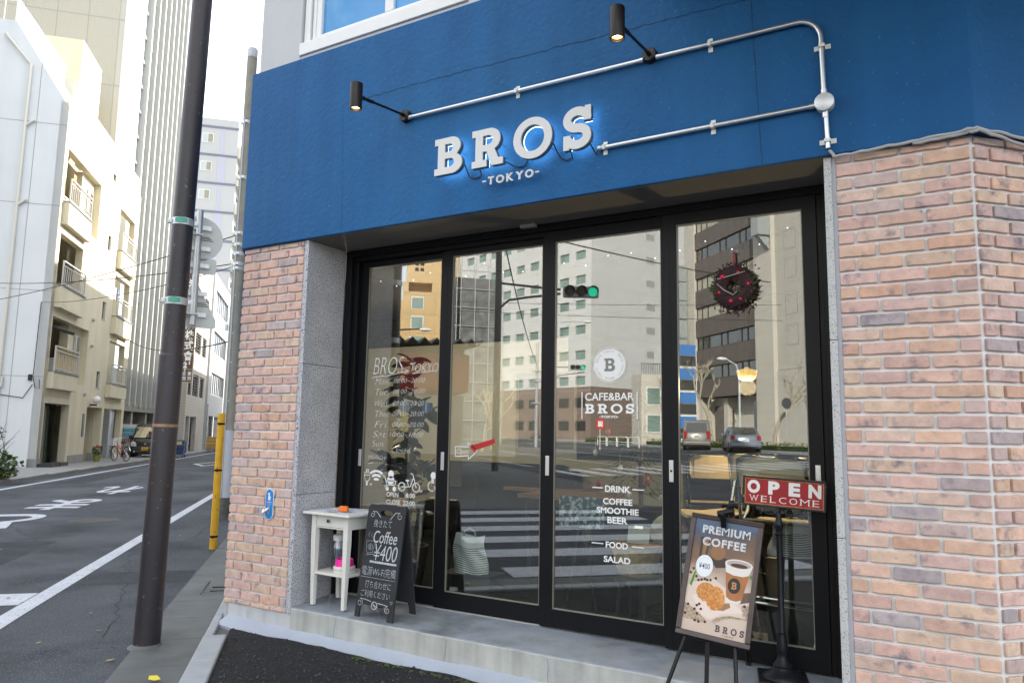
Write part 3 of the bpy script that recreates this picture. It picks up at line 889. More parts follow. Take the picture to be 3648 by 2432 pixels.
# gutter and kerb on the cafe side
mb = MB(MST)
rr = random.Random(12)
s0 = -6.6
while s0 < 60:
    L = .60 if s0 < 20 else 6
    if s0 + L > 60: break
    s1 = s0 + L
    mb.add([(-.975, s0 + .004, gz(0, s0) + .016), (-.57, s0 + .004, gz(0, s0) + .022), (-.57, s1 - .004, gz(0, s1) + .022), (-.975, s1 - .004, gz(0, s1) + .016),
            (-.975, s0 + .004, gz(0, s0) - .03), (-.57, s0 + .004, gz(0, s0) - .03), (-.57, s1 - .004, gz(0, s1) - .03), (-.975, s1 - .004, gz(0, s1) - .03)],
           [(0, 1, 2, 3), (0, 4, 5, 1), (2, 6, 7, 3), (0, 3, 7, 4), (1, 5, 6, 2)])
    s0 = s1
structure('gutter', mb, M_GUT, bevel=.003)
mb = MB(MST); 
mb.box(-.79, -.775, 1.45, 2.0, gz(0, 2) + .018, gz(0, 1.5) + .0225)
for i in range(2): mb.box(-.72, -.60, 1.55 + i * .16, 1.575 + i * .16, gz(0, 2) + .018, gz(0, 1.5) + .026)
tag(mb.build('drain_slot', M_BLACK, None), 'narrow dark drain slots in the concrete gutter beside the brick corner', 'drain')
mb = MB(MST)
s0 = -6.6
while s0 < 14:
    s1 = s0 + .60
    near = s1 < .35
    zt = gz(0, s0) + (.040 if near else .034)
    if near: mb.box(-.568, -.415, s0 + .003, s1 - .003, -.25, zt)
    else: mb.box(-.568, -.505, s0 + .003, s1 - .003, -.4, zt)
    s0 = s1
structure('kerb', mb, M_KERB, bevel=.012, seg=2)
# black asphalt apron in front of the cafe (t > -.415), and along the main road
mb = MB()
def P(t, s): x, y, _ = ST(t, s); return (x, y)
ap = [P(-.415, .22), P(-.415, -6.6), P(60, -6.6), P(60, -3.02), (4.19, .05), (-.30, .05)]
mb.prism([p for p in ap], -.26, -.183)
structure('pavement', mb, M_ASPHD)
mb = MB(MST); 
x0 = -.4
while x0 < 40: mb.box(x0 + .003, x0 + .597, -6.75, -6.6, -.3, -.165); x0 += .6
structure('kerb', mb, M_KERB, bevel=.012)
mb = MB(MST); mb.box(-.4, 60, -7.4, -6.75, -.25, -.186); structure('gutter', mb, M_GUT)
# loose asphalt grains give the apron its rough edge
gr = MB(); rr = random.Random(31)
for i in range(2600):
    x = rr.uniform(-.5, 3.4); y = rr.uniform(-1.6, -.02)
    t_ = (x + y) * Q
    if t_ < -.40: continue
    edge = -.125 + .02 * math.sin(x * 7) + .012 * math.sin(x * 23)
    if y > edge: continue
    r = rr.uniform(.004, .009)
    gr.cbox((x, y, -.183 + r * .2), (r * 1.6, r * 1.4, r * 1.1), Matrix.Rotation(rr.uniform(0, 3), 3, 'Z') @ Matrix.Rotation(rr.uniform(0, 1), 3, 'X'))
tag(gr.build('gravel_grains', mat('asphalt_grain', (.030, .031, .034), .6, nz=(30, .6)), None, recalc=False), None, None, None, 'stuff')
# mortar fillet between step and apron
mb = MB(); n = 60; rr = random.Random(5)
vs = []; fs = []
for i in range(n + 1):
    x = -.66 + 4.3 * i / n
    e = -.118 + .014 * math.sin(x * 5.1) + rr.uniform(-.009, .009) - (.02 if x > 1.6 else 0)
    vs += [(x, .012, -.140 + .004 * math.sin(x * 9) + rr.uniform(-.003, .003)), (x, -.05, -.165), (x, e, -.179), (x, e, -.22)]
for i in range(n):
    for k in range(3): fs.append((i * 4 + k, i * 4 + k + 1, i * 4 + k + 5, i * 4 + k + 4))
mb.add(vs, fs); structure('mortar_fillet', mb, M_FILLET, smooth=True)
mb = MB(); rr = random.Random(55)
for i in range(120):
    x = rr.uniform(.75, 2.1); y = -.15 + rr.gauss(0, .012) - .02
    r = rr.uniform(.004, .011)
    mb.cbox((x, y, -.180), (r * 2, r * 1.6, r * .7), Matrix.Rotation(rr.uniform(0, 3), 3, 'Z'))
tag(mb.build('moss', mat('moss_green', (.055, .070, .018), .95, nz=(40, .4)), None, recalc=False), None, None, None, 'stuff')
# far kerb and pavement of the side street
mb = MB(MST)
s0 = -1.0
while s0 < 75:
    s1 = s0 + 3
    mb.box(-7.78, -7.64, s0 + .004, s1 - .004, gz(0, s1) - .1, gz(0, s0) + .11)
    s0 = s1
structure('kerb', mb, mat('kerb_far', (.22, .22, .21), .85, nz=(3, .15)), bevel=.015)
mb = MB(MST)
for a in range(-1, 75, 4):
    mb.add([(-12.5, a, gz(0, a) + .10), (-7.78, a, gz(0, a) + .10), (-7.78, a + 4, gz(0, a + 4) + .10), (-12.5, a + 4, gz(0, a + 4) + .10)], [(0, 1, 2, 3)])
structure('side_pavement', mb, mat('pale_paving', (.21, .21, .205), .85, nz=(2, .12)), recalc=False)
# far side of the main road: kerb, planted strip, forecourts
mb = MB(MST)
for a in range(-120, 60, 4): mb.box(a + .004, a + 3.996, -24.9, -24.7, .2, .47)
structure('kerb', mb, M_KERB)
mb = MB(MST); mb.box(-160, 90, -40, -24.9, .1, .46); structure('far_pavement', mb, mat('far_paving', (.28, .28, .27), .85, nz=(1, .1)))
# fallen leaves on the asphalt
mb = MB(MST); rr = random.Random(77)
for (t_, s_) in [(-1.5, .9), (-2.3, 1.6), (-2.0, 2.9), (-1.3, .35), (-2.8, 2.2), (-1.7, 4.0), (-3.4, 4.5), (-4.8, 6), (-1.25, 1.6), (-1.6, .1), (-1.05, -.4), (-2.9, 5.6), (-5.1, 9), (-1.6, 5.5), (-3.0, 8)]:
    a = rr.uniform(0, 6); l = rr.uniform(.018, .035); c_, n_ = math.cos(a), math.sin(a)
    z = gz(t_, s_) + .018
    mb.add([(t_ - c_ * l, s_ - n_ * l, z), (t_ - n_ * l * .4, s_ + c_ * l * .4, z + .004), (t_ + c_ * l, s_ + n_ * l, z + .002), (t_ + n_ * l * .4, s_ - c_ * l * .4, z + .001)], [(0, 1, 2), (0, 2, 3)])
tag(mb.build('fallen_leaves', mat('dry_leaf', (.30, .24, .08), .8, nz=(9, .3)), None, recalc=False), None, None, None, 'stuff')
o = MB(); o.add([(.09, -1.135, -.150), (.13, -1.11, -.148), (.175, -1.12, -.158), (.16, -1.15, -.160), (.12, -1.16, -.158)], [(0, 1, 2, 3, 4)])
tag(o.build('ginkgo_leaf', mat('yellow_leaf', (.60, .50, .04), .7), None), 'single bright yellow leaf lying on the kerb', 'leaf')

# repairs, cracks and a cover in the carriageway
M_PATCH = mat('asphalt_patch', (.046, .049, .055), .92, nz=(3, .25), speck=(170, .64, (.16, .165, .17)), bump=(150, .6, .006), spec=.12)
mb = MB(MST); sheet(-4.1, -3.0, 2.6, 5.2, .0095, mb); sheet(-6.7, -5.9, 17, 24, .0095, mb); sheet(-1.95, -1.0, 2.1, 2.75, .0095, mb)
structure('road_patch', mb, M_PATCH, recalc=False)
mb = MB(MST); rr = random.Random(66)
def rcrack(t0, s0, t1, s1, w, n=30):
    pr0 = None
    for i in range(n + 1):
        f = i / n; t_ = t0 + (t1 - t0) * f + rr.uniform(-.05, .05); s_ = s0 + (s1 - s0) * f + rr.uniform(-.05, .05)
        if pr0: mb.quad((pr0[0], pr0[1], gz(*pr0) + .0105), (t_, s_, gz(t_, s_) + .0105), (t_ + w, s_ + w * .4, gz(t_, s_) + .0105), (pr0[0] + w, pr0[1] + w * .4, gz(*pr0) + .0105))
        pr0 = (t_, s_)
rcrack(-1.2, .2, -2.0, 4.6, .006); rcrack(-3.2, 5.2, -5.5, 9.5, .008); rcrack(-1.5, 3.0, -1.3, 9, .007); rcrack(-2.4, -.2, -1.1, -.05, .005)
structure('road_crack', mb, mat('crack_black', (.016, .017, .018), .95), recalc=False)
mh, BMh = None, None
o = thing('manhole_cover', 'round iron manhole cover set in the side street', 'manhole cover', ST(-3.2, 7.6, gz(0, 7.6) + .010), R45)
b = MB(); b.lathe([(.33, 0), (.33, .006), (.0005, .006)], 32); b.build('cover', mat('cast_cover', (.045, .042, .040), .6, metal=.5, nz=(20, .3), bump=(30, .8, .01)), o)
b = MB(); b.lathe([(.345, 0), (.345, .004), (.331, .0045), (.331, 0)], 32); b.build('rim', mat('cover_rim', (.10, .10, .095), .6, metal=.4), o)
# ------------------------------------------------------------------ side street (t across, s along)
def sthing(name, label, cat, t, s, z, group=None):
    o = thing(name, label, cat, ST(t, s, z), R45, group)
    return o, Matrix.Translation((-t, -s, -z))
M_POLE = mat('brown_pole_paint', (.028, .024, .028), 0.42, nz=(2.5, .30), col2=(.040, .026, .026), nz2=(2.2, .5, .75), bump=(30, .15, .003), spec=.5, streak=(16, .35), speck=(34, .70, (.085, .08, .085)))
M_TAPE = mat('old_tape', (.30, .17, .09), .7, nz=(20, .3))
M_GALV = mat('galvanised', (.50, .52, .53), .4, metal=.6, nz=(10, .1))
M_GREEN = mat('clamp_green', (.07, .30, .22), .5)
M_CONC = mat('pole_concrete', (.27, .26, .22), .85, nz=(6, .15))
M_COVER = mat('pole_cover', (.47, .49, .53), .6, nz=(8, .05))
M_YEL = mat('guard_yellow', (.62, .34, .012), .5, nz=(12, .14), speck=(26, .68, (.16, .10, .03)), streak=(18, .25))
M_SIGNB = mat('sign_back_grey', (.56, .58, .55), .5)

PX, PY = -.568, -.710
pole = thing('street_pole', 'thick dark brown steel pole standing in the gutter with two green clamps', 'pole', (PX, PY, -.19))
PM = Matrix.Rotation(math.radians(.65), 4, Vector((-.82, .57, 0))) @ Matrix.Diagonal((.86, .86, 1.045, 1)) @ Matrix.Translation((0, 0, .19))
b = MB(PM); b.lathe([(.098, -.22), (.096, .4), (.0925, 1.655), (.0925, 1.665), (.086, 1.672)], 36); b.build('lower_shaft', M_POLE, pole, smooth=True)
b = MB(PM); b.lathe([(.0835, 1.67), (.080, 4.5), (.076, 9.0), (.01, 9.01)], 36); b.build('upper_shaft', M_POLE, pole, smooth=True)
b = MB(PM); b.lathe([(.0935, 1.19), (.0945, 1.192), (.0945, 1.208), (.0935, 1.21)], 36); b.build('tape_ring', M_TAPE, pole)
b = MB(PM); b.lathe([(.14, -.20), (.13, -.187), (.105, -.178), (.097, -.168), (.097, -.165)], 28); b.build('mortar_collar', M_GUT, pole, smooth=True)
for z in (2.575, 2.03):
    b = MB(PM); b.lathe([(.0825, z - .028), (.0865, z - .026), (.0865, z + .020), (.0825, z + .022)], 32)
    va = Vector((.82, -.57, 0))      # towards the footway side
    vb = Vector((.57, .82, 0))
    for sgn in (1, -1):
        b.bar(tuple(vb * sgn * .086 + Vector((0, 0, z))), tuple(vb * sgn * .115 + Vector((0, 0, z))), .04, .028)
        b.tube([tuple(vb * sgn * .105 + va * .03 + Vector((0, 0, z))), tuple(vb * sgn * .105 - va * .03 + Vector((0, 0, z)))], .006, 8)
    cl = b.build('clamp', M_GALV, pole)
    b = MB(PM)
    for k in range(-3, 4):
        a = math.atan2(va.y, va.x) + k * .15 - .2
        b.cbox((.0885 * math.cos(a), .0885 * math.sin(a), z), (.006, .014, .042 - .004 * abs(k)), Matrix.Rotation(a, 3, 'Z'))
    b.build('green_pad', M_GREEN, cl)

# road signs seen from behind, on their own short post
sp = Vector((-.805, -.577, 0))           # post position (world)
vv = Vector((.82, -.57, 0)); vr = Vector((.57, .82, 0))
post = thing('road_sign_post', 'short silver post clamped behind the brown pole carrying backs of three road signs', 'road signs', (sp.x, sp.y, 1.97))
MS = Matrix(((vr.x, -vv.x, 0, 0), (vr.y, -vv.y, 0, 0), (0, 0, 1, -1.97), (0, 0, 0, 1)))   # x along vr, y away from viewer
post.location = (sp.x, sp.y, 2.005); post.scale = (1.05, 1.05, 1.05)
off = Matrix.Translation((.165, 0, 0))
b = MB(MS @ off); b.tube([(0, 0, 1.97), (0, 0, 2.80)], .022, 16); b.build('post', M_GALV, post, smooth=True)
b = MB(MS @ off)
for z in (2.62, 2.045): b.bar((-.10, -.02, z), (0, 0, z), .02, .012); b.tube([(-.11, -.02, z), (.03, -.03, z)], .006, 6)
b.build('bracket', M_GALV, post)
def signback(name, pts, z):
    b_ = MB(MS @ off); b_.prismY(pts, .03, .036); s_ = b_.build(name, M_SIGNB, post, bevel=.002)
    r_ = MB(MS @ off)
    zs = [p[1] for p in pts]; zl, zh = min(zs), max(zs)
    for f_ in ((.28, .74) if zh - zl > .2 else (.5,)):
        zz = zl + (zh - zl) * f_
        r_.box(-.055, .085, .016, .03, zz - .016, zz + .016); r_.box(.03, .036, .008, .016, zz - .012, zz + .012); r_.box(.05, .056, .008, .016, zz - .012, zz + .012)
    r_.build('bracket', M_GALV, s_)
    if zh - zl > .2:
        t_ = MB(MS @ off)
        zz = (zl + zh) / 2
        for i in range(3): t_.box(.02 + .0, .10 - .012 * i, .0285, .0298, zz - .012 + i * .012, zz - .006 + i * .012)
        t_.build('stamp', mat('stamp_ink', (.12, .13, .12), .7), s_)
signback('round_sign', [(.0 + .165 * math.cos(a), 2.60 + .165 * math.sin(a)) for a in [2 * PI * i / 40 for i in range(40)]], 2.6)
signback('oblong_sign', [(-.13, 2.345), (.115, 2.345), (.13, 2.36), (.13, 2.445), (.115, 2.46), (-.13, 2.46)], 2.4)
signback('triangular_sign', [(.145, 1.955), (.155, 1.975), (.15, 2.02), (.02, 2.27), (.0, 2.285), (-.02, 2.27), (-.15, 2.02), (-.155, 1.975), (-.145, 1.955)], 2.1)

# concrete utility pole and yellow guard pipe
up_ = thing('utility_pole', 'concrete utility pole with pale lower sleeve beside the brick corner', 'pole', (-6.33, 4.51, -.26))
b = MB(Matrix.Translation((0, 0, .26))); b.lathe([(.128, -.3), (.124, .10)], 24); b.build('pole_foot', mat('stained_concrete', (.10, .10, .09), .9, nz=(12, .45)), up_, smooth=True)
b = MB(Matrix.Translation((0, 0, .26))); b.lathe([(.126, .10), (.121, 1.21)], 24); b.build('sleeve', M_COVER, up_, smooth=True)
b = MB(Matrix.Translation((0, 0, .26))); b.lathe([(.115, 1.21), (.086, 7.85)], 24); b.build('shaft', M_CONC, up_, smooth=True)
b = MB(Matrix.Translation((0, 0, .26))); b.lathe([(.089, 7.85), (.089, 8.0), (.07, 8.03), (.001, 8.03)], 24); b.build('cap', M_COVER, up_, smooth=True)
for z in (3.98, 4.06, 4.24, 4.40, 4.60, 6.62, 5.6):
    b = MB(Matrix.Translation((0, 0, .26))); r = .115 - (z - 1.2) * .0044 + .003
    b.lathe([(r, z - .03), (r, z + .03)], 20); b.cbox((r * .6, -r * .9, z), (.05, .05, .045), Matrix.Rotation(-.9, 3, 'Z')); b.cbox((-r * .9, -r * .7, z), (.05, .03, .03), Matrix.Rotation(-.9, 3, 'Z'))
    b.build('steel_band', M_GALV, up_)
b = MB(Matrix.Translation((0, 0, .26))); b.tube([(.06, -.125, .1), (.05, -.118, 1.3), (.03, -.105, 4.0), (.02, -.098, 6.7)], .012, 8); b.build('ground_wire_tube', M_COVER, up_, smooth=True)
b = MB(Matrix.Translation((0, 0, .26))); b.cbox((-.075, -.12, 2.95), (.06, .05, .12), Matrix.Rotation(-.9, 3, 'Z')); b.build('cleat', M_WHITEP, up_, bevel=.01)
for z in (1.7, 2.35, 2.85, 3.5): 
    b = MB(Matrix.Translation((0, 0, .26))); b.M = b.M @ Matrix.Translation((.06, -.097 + z * .003, z)) @ Matrix.Rotation(PI / 2 - .0, 4, 'X'); b.lathe([(.012, 0), (.010, .008)], 10); b.build('step_bolt_socket', M_WHITEP, up_)
yg = thing('guard_pipe', 'slim yellow guard pipe with black bands standing beside the white road line', 'pipe', (-3.715, 2.27, -.23))
b = MB(Matrix.Translation((0, 0, .23))); b.lathe([(.045, -.25), (.045, 1.40), (.047, 1.40), (.047, 1.43), (.001, 1.43)], 20); b.build('pipe', M_YEL, yg, smooth=True)
for z in (1.30, .73, -.07):
    b = MB(Matrix.Translation((0, 0, .23))); b.lathe([(.0465, z - .012), (.0465, z + .012)], 20); b.cbox((.03, -.045, z), (.02, .014, .03)); b.build('band', M_BLACK, yg)

# ---------------------------------------------------------------- cream apartment house
M_CREAM = mat('cream_render', (.66, .60, .44), .85, nz=(.7, .06), streak=(1.6, .10))
M_GABLE = mat('shade_grey_render', (.63, .655, .665), .85, nz=(.5, .05), streak=(1.2, .10))  # cool grey puts the gable's shade into the colour
M_WOODB = mat('balcony_back', (.40, .30, .18), .8)
M_RAIL = mat('railing_paint', (.48, .47, .43), .5)
M_DARKG = glass_mat('dark_glass', (.10, .13, .13), .16, .8)
M_CURT = mat('curtain', (.62, .66, .62), .9, nz=(3, .2))
M_DFR = mat('dark_frame', (.035, .033, .03), .4)
M_BASE = mat('grey_plinth', (.30, .30, .28), .9, nz=(2, .15))
T1, S1, Z1 = -9.6, 24.9, -.42
bl, BM = sthing('apartment_house', 'cream four-storey apartment house with recessed balconies and shade-grey gable', 'building', T1, S1, Z1)
def B_(): return MB(BM)
def slabwall(mb, t0, t1, ys, zs, opn):
    for i in range(len(ys) - 1):
        for j in range(len(zs) - 1):
            if (i, j) in opn: continue
            mb.box(t0, t1, ys[i], ys[i + 1], zs[j], zs[j + 1])
SE = 37.15
b = B_()
ys = [24.9, 25.3, 28.15, 28.5, 29.9, 30.6, 31.62, 32.15, 33.0, 33.35, 36.3, 36.7, SE]
zs = [-.42, 2.06, 2.96, 3.71, 5.33, 6.14, 6.95, 8.55, 9.40, 10.1, 11.9, 12.75, 13.1, 13.6]
opn = set()
for i in (1,): opn |= {(i, 0)}
for i in (5, 6, 7): opn |= {(i, 0)}
for i in (9, 10): opn |= {(i, 0)}
for j in (2, 3): opn |= {(1, j), (2, j), (3, j), (9, j)}
for j in (5, 6): opn |= {(1, j), (9, j)}
for j in (8, 9): opn |= {(1, j), (2, j), (3, j), (9, j)}
for j in (2, 5, 8, 11): opn |= {(6, j)}
# balcony floors sit at 3.27 / 6.5 / 9.75
slabwall(b, T1 - .28, T1, ys, zs, opn)
for y0, y1 in ((25.3, 28.15), (33.35, 36.3)):
    for z in (3.27, 6.54, 9.78): b.box(T1 - 1.4, T1, y0 + .001, y1 - .001, z - .31, z - .03)
b.box(T1 - .30, T1 - .29, 25.0, SE - .1, -.42, .3) if False else None
b.box(-18, T1 - 1.45, 25.25, SE, -.42, 13.58)
for y in (30.6, 33.0): b.box(T1 - 1.5, T1 - .28, y - .1, y, -.42, 2.06)
b.box(T1 - .6, T1 - .281, 28.16, 29.9, 2.97, 5.33); b.box(T1 - .6, T1 - .281, 28.16, 29.9, 9.41, 11.9)
for z0, z1 in ((2.3, 3.22), (5.36, 6.49), (8.58, 9.73)):
    b.box(T1 + .002, T1 + .22, 25.25, 28.2, z0 + .3, z1); b.box(T1 + .002, T1 + .22, 33.3, 36.35, z0 + .3, z1)
# sloped set-back roof
b.M = BM
b.add([(-9.6, S1 + .3, 13.6), (-11.66, S1 + .3, 16.6), (-18, S1 + .3, 16.6), (-18, S1 + .3, 13.6), (-9.6, 30.6, 13.6), (-11.66, 30.6, 16.6), (-18, 30.6, 16.6), (-18, 30.6, 13.6)],
      [(0, 1, 2, 3), (7, 6, 5, 4), (0, 4, 5, 1), (1, 5, 6, 2)])
b.box(-17, -11.66, 32.5, 35.7, 13.58, 19.9)
b.box(-17, -12.2, 30.6, 32.5, 13.58, 16.2)
b.build('front_wall', M_CREAM, bl)
b = B_()
b.add([(-9.6, S1, -.42), (-9.6, S1, 13.4), (-11.66, S1, 16.6), (-20, S1, 16.6), (-20, S1, -.42), (-9.6, S1 + .3, -.42), (-9.6, S1 + .3, 13.4), (-11.66, S1 + .3, 16.6), (-20, S1 + .3, 16.6), (-20, S1 + .3, -.42)],
      [(0, 1, 2, 3, 4), (9, 8, 7, 6, 5), (0, 5, 6, 1), (1, 6, 7, 2), (2, 7, 8, 3)])
b.M = BM
ga = b.build('gable_wall', M_GABLE, bl)
b = B_()
for z in (3.0, 6.2, 9.48, 12.66): b.box(-20, -9.599, S1 - .006, S1 - .001, z - .012, z + .012)
for t_ in (-10.65, -12.3, -14): b.box(t_ - .012, t_ + .012, S1 - .006, S1 - .002, -.4, 15.5)
b.build('joint_line', mat('joint_grey', (.35, .36, .36), .9), ga)
b = B_(); b.tube([(-11.95, S1 - .08, 16.0), (-11.0, S1 - .08, 14.9), (-11.0, S1 - .08, -.3)], .055, 8)
b.tube([(-11.0, S1 - .08, 12.45), (-10.7, S1 - .08, 12.7)], .045, 8); b.tube([(-11.0, S1 - .08, 9.35), (-10.7, S1 - .08, 9.6)], .045, 8); b.tube([(-11.2, S1 - .08, 2.5), (-10.9, S1 - .08, 2.6), (-10.9, S1 - .08, 2.95)], .045, 8)
b.build('drainpipe', mat('cream_pipe', (.60, .58, .50), .6), bl, smooth=True)
b = B_()
cbl = [(-9.90, S1 - .03, 5.75), (-9.93, S1 - .03, 3.05)]
b.tube(cbl, .014, 6); b.tube([(-9.93, S1 - .03, 3.0), (-9.85, S1 - .03, 2.6), (-9.7, S1 - .03, 2.55), (-9.72, S1 - .03, 2.9)], .012, 6)
b.tube([(-9.93, S1 - .03, 2.7), (-10.2, S1 - .03, 2.2), (-10.9, S1 - .03, 2.3), (-11.4, S1 - .03, 2.2)], .014, 6); b.cbox((-10.02, S1 - .04, 2.95), (.12, .08, .22))
b.build('wall_cable', M_WIRE, bl)
def railing(y0, y1, z0, h, tt, sag=0, nb=12, par=None):
    r_ = B_()
    r_.bar((tt, y0, z0 + h), (tt, y1, z0 + h), .07, .05); r_.bar((tt, y0, z0 + h - .16), (tt, y1, z0 + h - .16), .04, .04); r_.bar((tt, y0, z0 + .08), (tt, y1, z0 + .08), .05, .04)
    for i in range(nb + 1):
        y = y0 + (y1 - y0) * i / nb
        wd = .05 if i in (0, nb) else .028
        r_.bar((tt, y, z0), (tt, y, z0 + h - (0 if i in (0, nb) else .16)), wd, wd)
    return r_.build('railing', M_RAIL, par or bl)
for z in (3.27, 6.54, 9.78):
    for y0, y1 in ((25.35, 28.1), (33.4, 36.25)):
        s_ = B_(); s_.box(T1 - .05, T1 + .26, y0 - .12, y1 + .12, z - .04, z); s_ = s_.build('balcony_sill', M_BASE, bl)
        railing(y0, y1, z, .92, T1 + .18)
        d_ = B_(); d_.box(T1 - 1.449, T1 - 1.40, y0 + .6, y1 - .2, z, z + 1.85); d_.build('balcony_door', M_DARKG, bl)
        d_ = B_(); d_.box(T1 - 1.40, T1 - .30, y0 - .047, y0 - .03, z, z + 2.0); d_.build('balcony_cheek', M_WOODB, bl)
w_ = B_(); w_.box(T1 + .10, T1 + .14, 25.55, 27.9, 3.37, 4.15); w_.build('balcony_screen', mat('bamboo_screen', (.55, .40, .16), .9, nz=(4, .3)), bl)
w_ = B_(); w_.tube([(T1 - .6, 25.7, 5.1), (T1 - .15, 26.9, 5.0), (T1 + .05, 27.6, 4.95)], .09, 8); w_.build('duct', mat('dark_duct', (.06, .06, .05), .7), bl, smooth=True)
for z0 in (2.96, 6.14, 9.40, 12.75):
    f_ = B_(); z1 = z0 + (.75 if z0 < 12 else .35)
    f_.box(T1 - .12, T1 + .02, 31.60, 32.17, z0 - .04, z0); f_.box(T1 - .10, T1 - .04, 31.62, 31.67, z0, z1); f_.box(T1 - .10, T1 - .04, 32.10, 32.15, z0, z1)
    f_ = f_.build('window', M_RAIL, bl)
    p_ = B_(); p_.box(T1 - .10, T1 - .08, 31.67, 32.10, z0, z1); p_.build('pane', M_WGLASS, f_)
for z0 in (4.05, 10.4):
    f_ = B_(); f_.box(T1 - .28, T1 - .22, 28.9, 29.6, z0, z0 + 1.0); f_ = f_.build('window', M_RAIL, bl); p_ = B_(); p_.box(T1 - .219, T1 - .21, 28.97, 29.53, z0 + .08, z0 + .92); p_.build('pane', M_WGLASS, f_)
for (y, z) in ((30.3, 5.9), (30.4, 4.75), (30.0, 1.9 + .7)):
    v_ = B_(); v_.M = BM @ Matrix.Translation((T1, y, z)) @ Matrix.Rotation(PI / 2, 4, 'Y'); v_.lathe([(.09, -.02), (.09, .07), (.06, .10), (.001, .10)], 12); v_.build('vent_cowl', M_RAIL, bl)
d_ = B_(); 
for y in (25.3, 26.3, 27.3, 28.09): d_.box(T1 - .55, T1 - .49, y, y + .06, -.38, 2.06)
d_.box(T1 - .55, T1 - .49, 25.3, 28.15, 1.96, 2.06); d_.box(T1 - .56, T1 - .48, 25.3, 28.15, -.42, -.32)
d_ = d_.build('entrance_door', M_DFR, bl)
g_ = B_(); g_.box(T1 - .535, T1 - .505, 25.34, 28.11, -.32, 1.96); g_.build('pane', glass_mat('door_pane', (.75, .8, .78), .10, .6), d_)
g_ = B_()
for i in range(40):
    y = 25.4 + i * .068
    g_.box(T1 - .72 + .03 * (i % 2), T1 - .70 + .03 * (i % 2), y, y + .07, -.3, 1.95)
g_.build('curtain', M_CURT, d_)
for y0, y1 in ((28.45, 30.62), (32.2, 33.02), (24.9, 25.32)): b = B_(); b.box(T1 - .29, T1 + .02, y0, y1, -.45, .0); b.build('pier_base', M_BASE, bl)
l_ = B_(); l_.bar((T1, 31.0, 2.15), (T1 + .28, 31.0, 2.15), .06, .08); l_ = l_.build('wall_lamp', M_DFR, bl)
g_ = B_(); g_.ball((T1 + .25, 31.0, 2.38), .17, 14, 9); g_.build('globe', mat('globe_glass', (.8, .8, .78), .2), l_, smooth=True)
n_ = B_(); n_.box(T1, T1 + .03, 30.05, 30.30, .75, 1.75); n_.build('nameplate', mat('nameplate', (.10, .11, .12), .4), bl)
b = B_(); b.box(T1 - .02, T1 + .5, 25.0, 25.9, -.46, -.18); b.box(T1 - .02, T1 + .5, 26.0, 26.9, -.46, -.18); b.build('planter_box', M_DFR, bl)
for (y, z) in ((27.2, 3.29), (34.2, 6.56), (26.4, 9.80)):
    a_ = B_(); a_.box(T1 - .75, T1 - .42, y, y + .8, z, z + .6); a_ = a_.build('air_conditioner', M_WHITEP, bl, bevel=.02)
    g_ = B_(); g_.M = BM @ Matrix.Translation((T1 - .42, y + .32, z + .3)) @ Matrix.Rotation(PI / 2, 4, 'Y'); g_.lathe([(.22, 0), (.21, .012), (.001, .012)], 16); g_.build('fan_grille', M_BASE, a_)
for i, (y, z, c) in enumerate(((33.9, 8.1, (.45, .06, .05)), (34.3, 8.1, (.5, .48, .44)), (34.9, 8.1, (.12, .16, .30)), (26.9, 11.4, (.55, .25, .10)))):
    l_ = B_(); l_.box(T1 - .25, T1 - .22, y, y + .34, z - .6, z); l_.build('laundry', mat('laundry_%d' % i, c, .9, nz=(6, .2)), bl)
# roof railings
def bigrail(tt, y0, y1, z0, z1, h, n):
    r_ = B_()
    for k in (1.0, .08): r_.bar((tt, y0, z0 + h * k), (tt, y1, z1 + h * k), .06, .06)
    for i in range(n + 1):
        y = y0 + (y1 - y0) * i / n; z = z0 + (z1 - z0) * i / n
        r_.bar((tt, y, z), (tt, y, z + h), .03, .03)
    r_.build('roof_railing', M_WHITEP, bl)
bigrail(-11.7, S1 + .1, 30.5, 16.62, 16.62, .9, 34)
bigrail(-9.72, 25.6, 36.9, 13.62, 13.62, .9, 60)
b = B_()
for i in range(13): b.bar((-11.75 - i * .4, S1 + .15, 16.6), (-11.75 - i * .4, S1 + .15, 17.5), .03, .03)
b.bar((-11.7, S1 + .15, 17.5), (-17, S1 + .15, 17.5), .06, .06); b.build('roof_railing', M_WHITEP, bl)
b = B_(); b.box(-12.0, -11.2, 31.0, 31.2, 16.0, 17.2); b.box(-11.0, -10.2, 31.3, 32.2, 13.6, 14.6)
b.build('roof_unit', M_RAIL, bl)

# ---------------------------------------------------------------- tower with fins
M_PANEL = mat('ribbed_panel', (.46, .44, .37), .7, nz=(.2, .04))
M_PJ = mat('panel_joint', (.36, .34, .29), .8)
M_FIN = mat('pale_fin', (.40, .40, .38), .5)
M_CW = mat('curtain_wall', (.24, .26, .24), .25, nz=(.25, .12), spec=.6)
T2, S2 = -10.35, 37.6
tw, BM = sthing('office_tower', 'tall pale tower of ribbed panels with white vertical fins rising out of view', 'building', T2, S2, -.52)
b = B_(); b.box(-26, T2 - .9, S2, 50, -.52, 56); b.build('panel_wall', M_PANEL, tw)
b = B_()
for z in (4.0, 8.5, 12.4, 16.2, 20.0, 23.9, 27.8, 31.7, 35.6, 39.5): b.box(-26, T2 - .9, S2 - .012, S2 - .001, z - .03, z + .03)
for i in range(10): t_ = T2 - 1.2 - i * 1.55; b.box(t_ - .025, t_ + .025, S2 - .012, S2 - .002, 0, 45)
b.build('joint_line', M_PJ, tw)
b = B_()
for i in range(9):
    for k in range(14): t_ = T2 - 1.3 - i * 1.55 - .105 * k; b.box(t_ - .012, t_ + .012, S2 - .02, S2, 0, 45) if i < 8 else None
b.build('panel_rib', M_PANEL, tw)
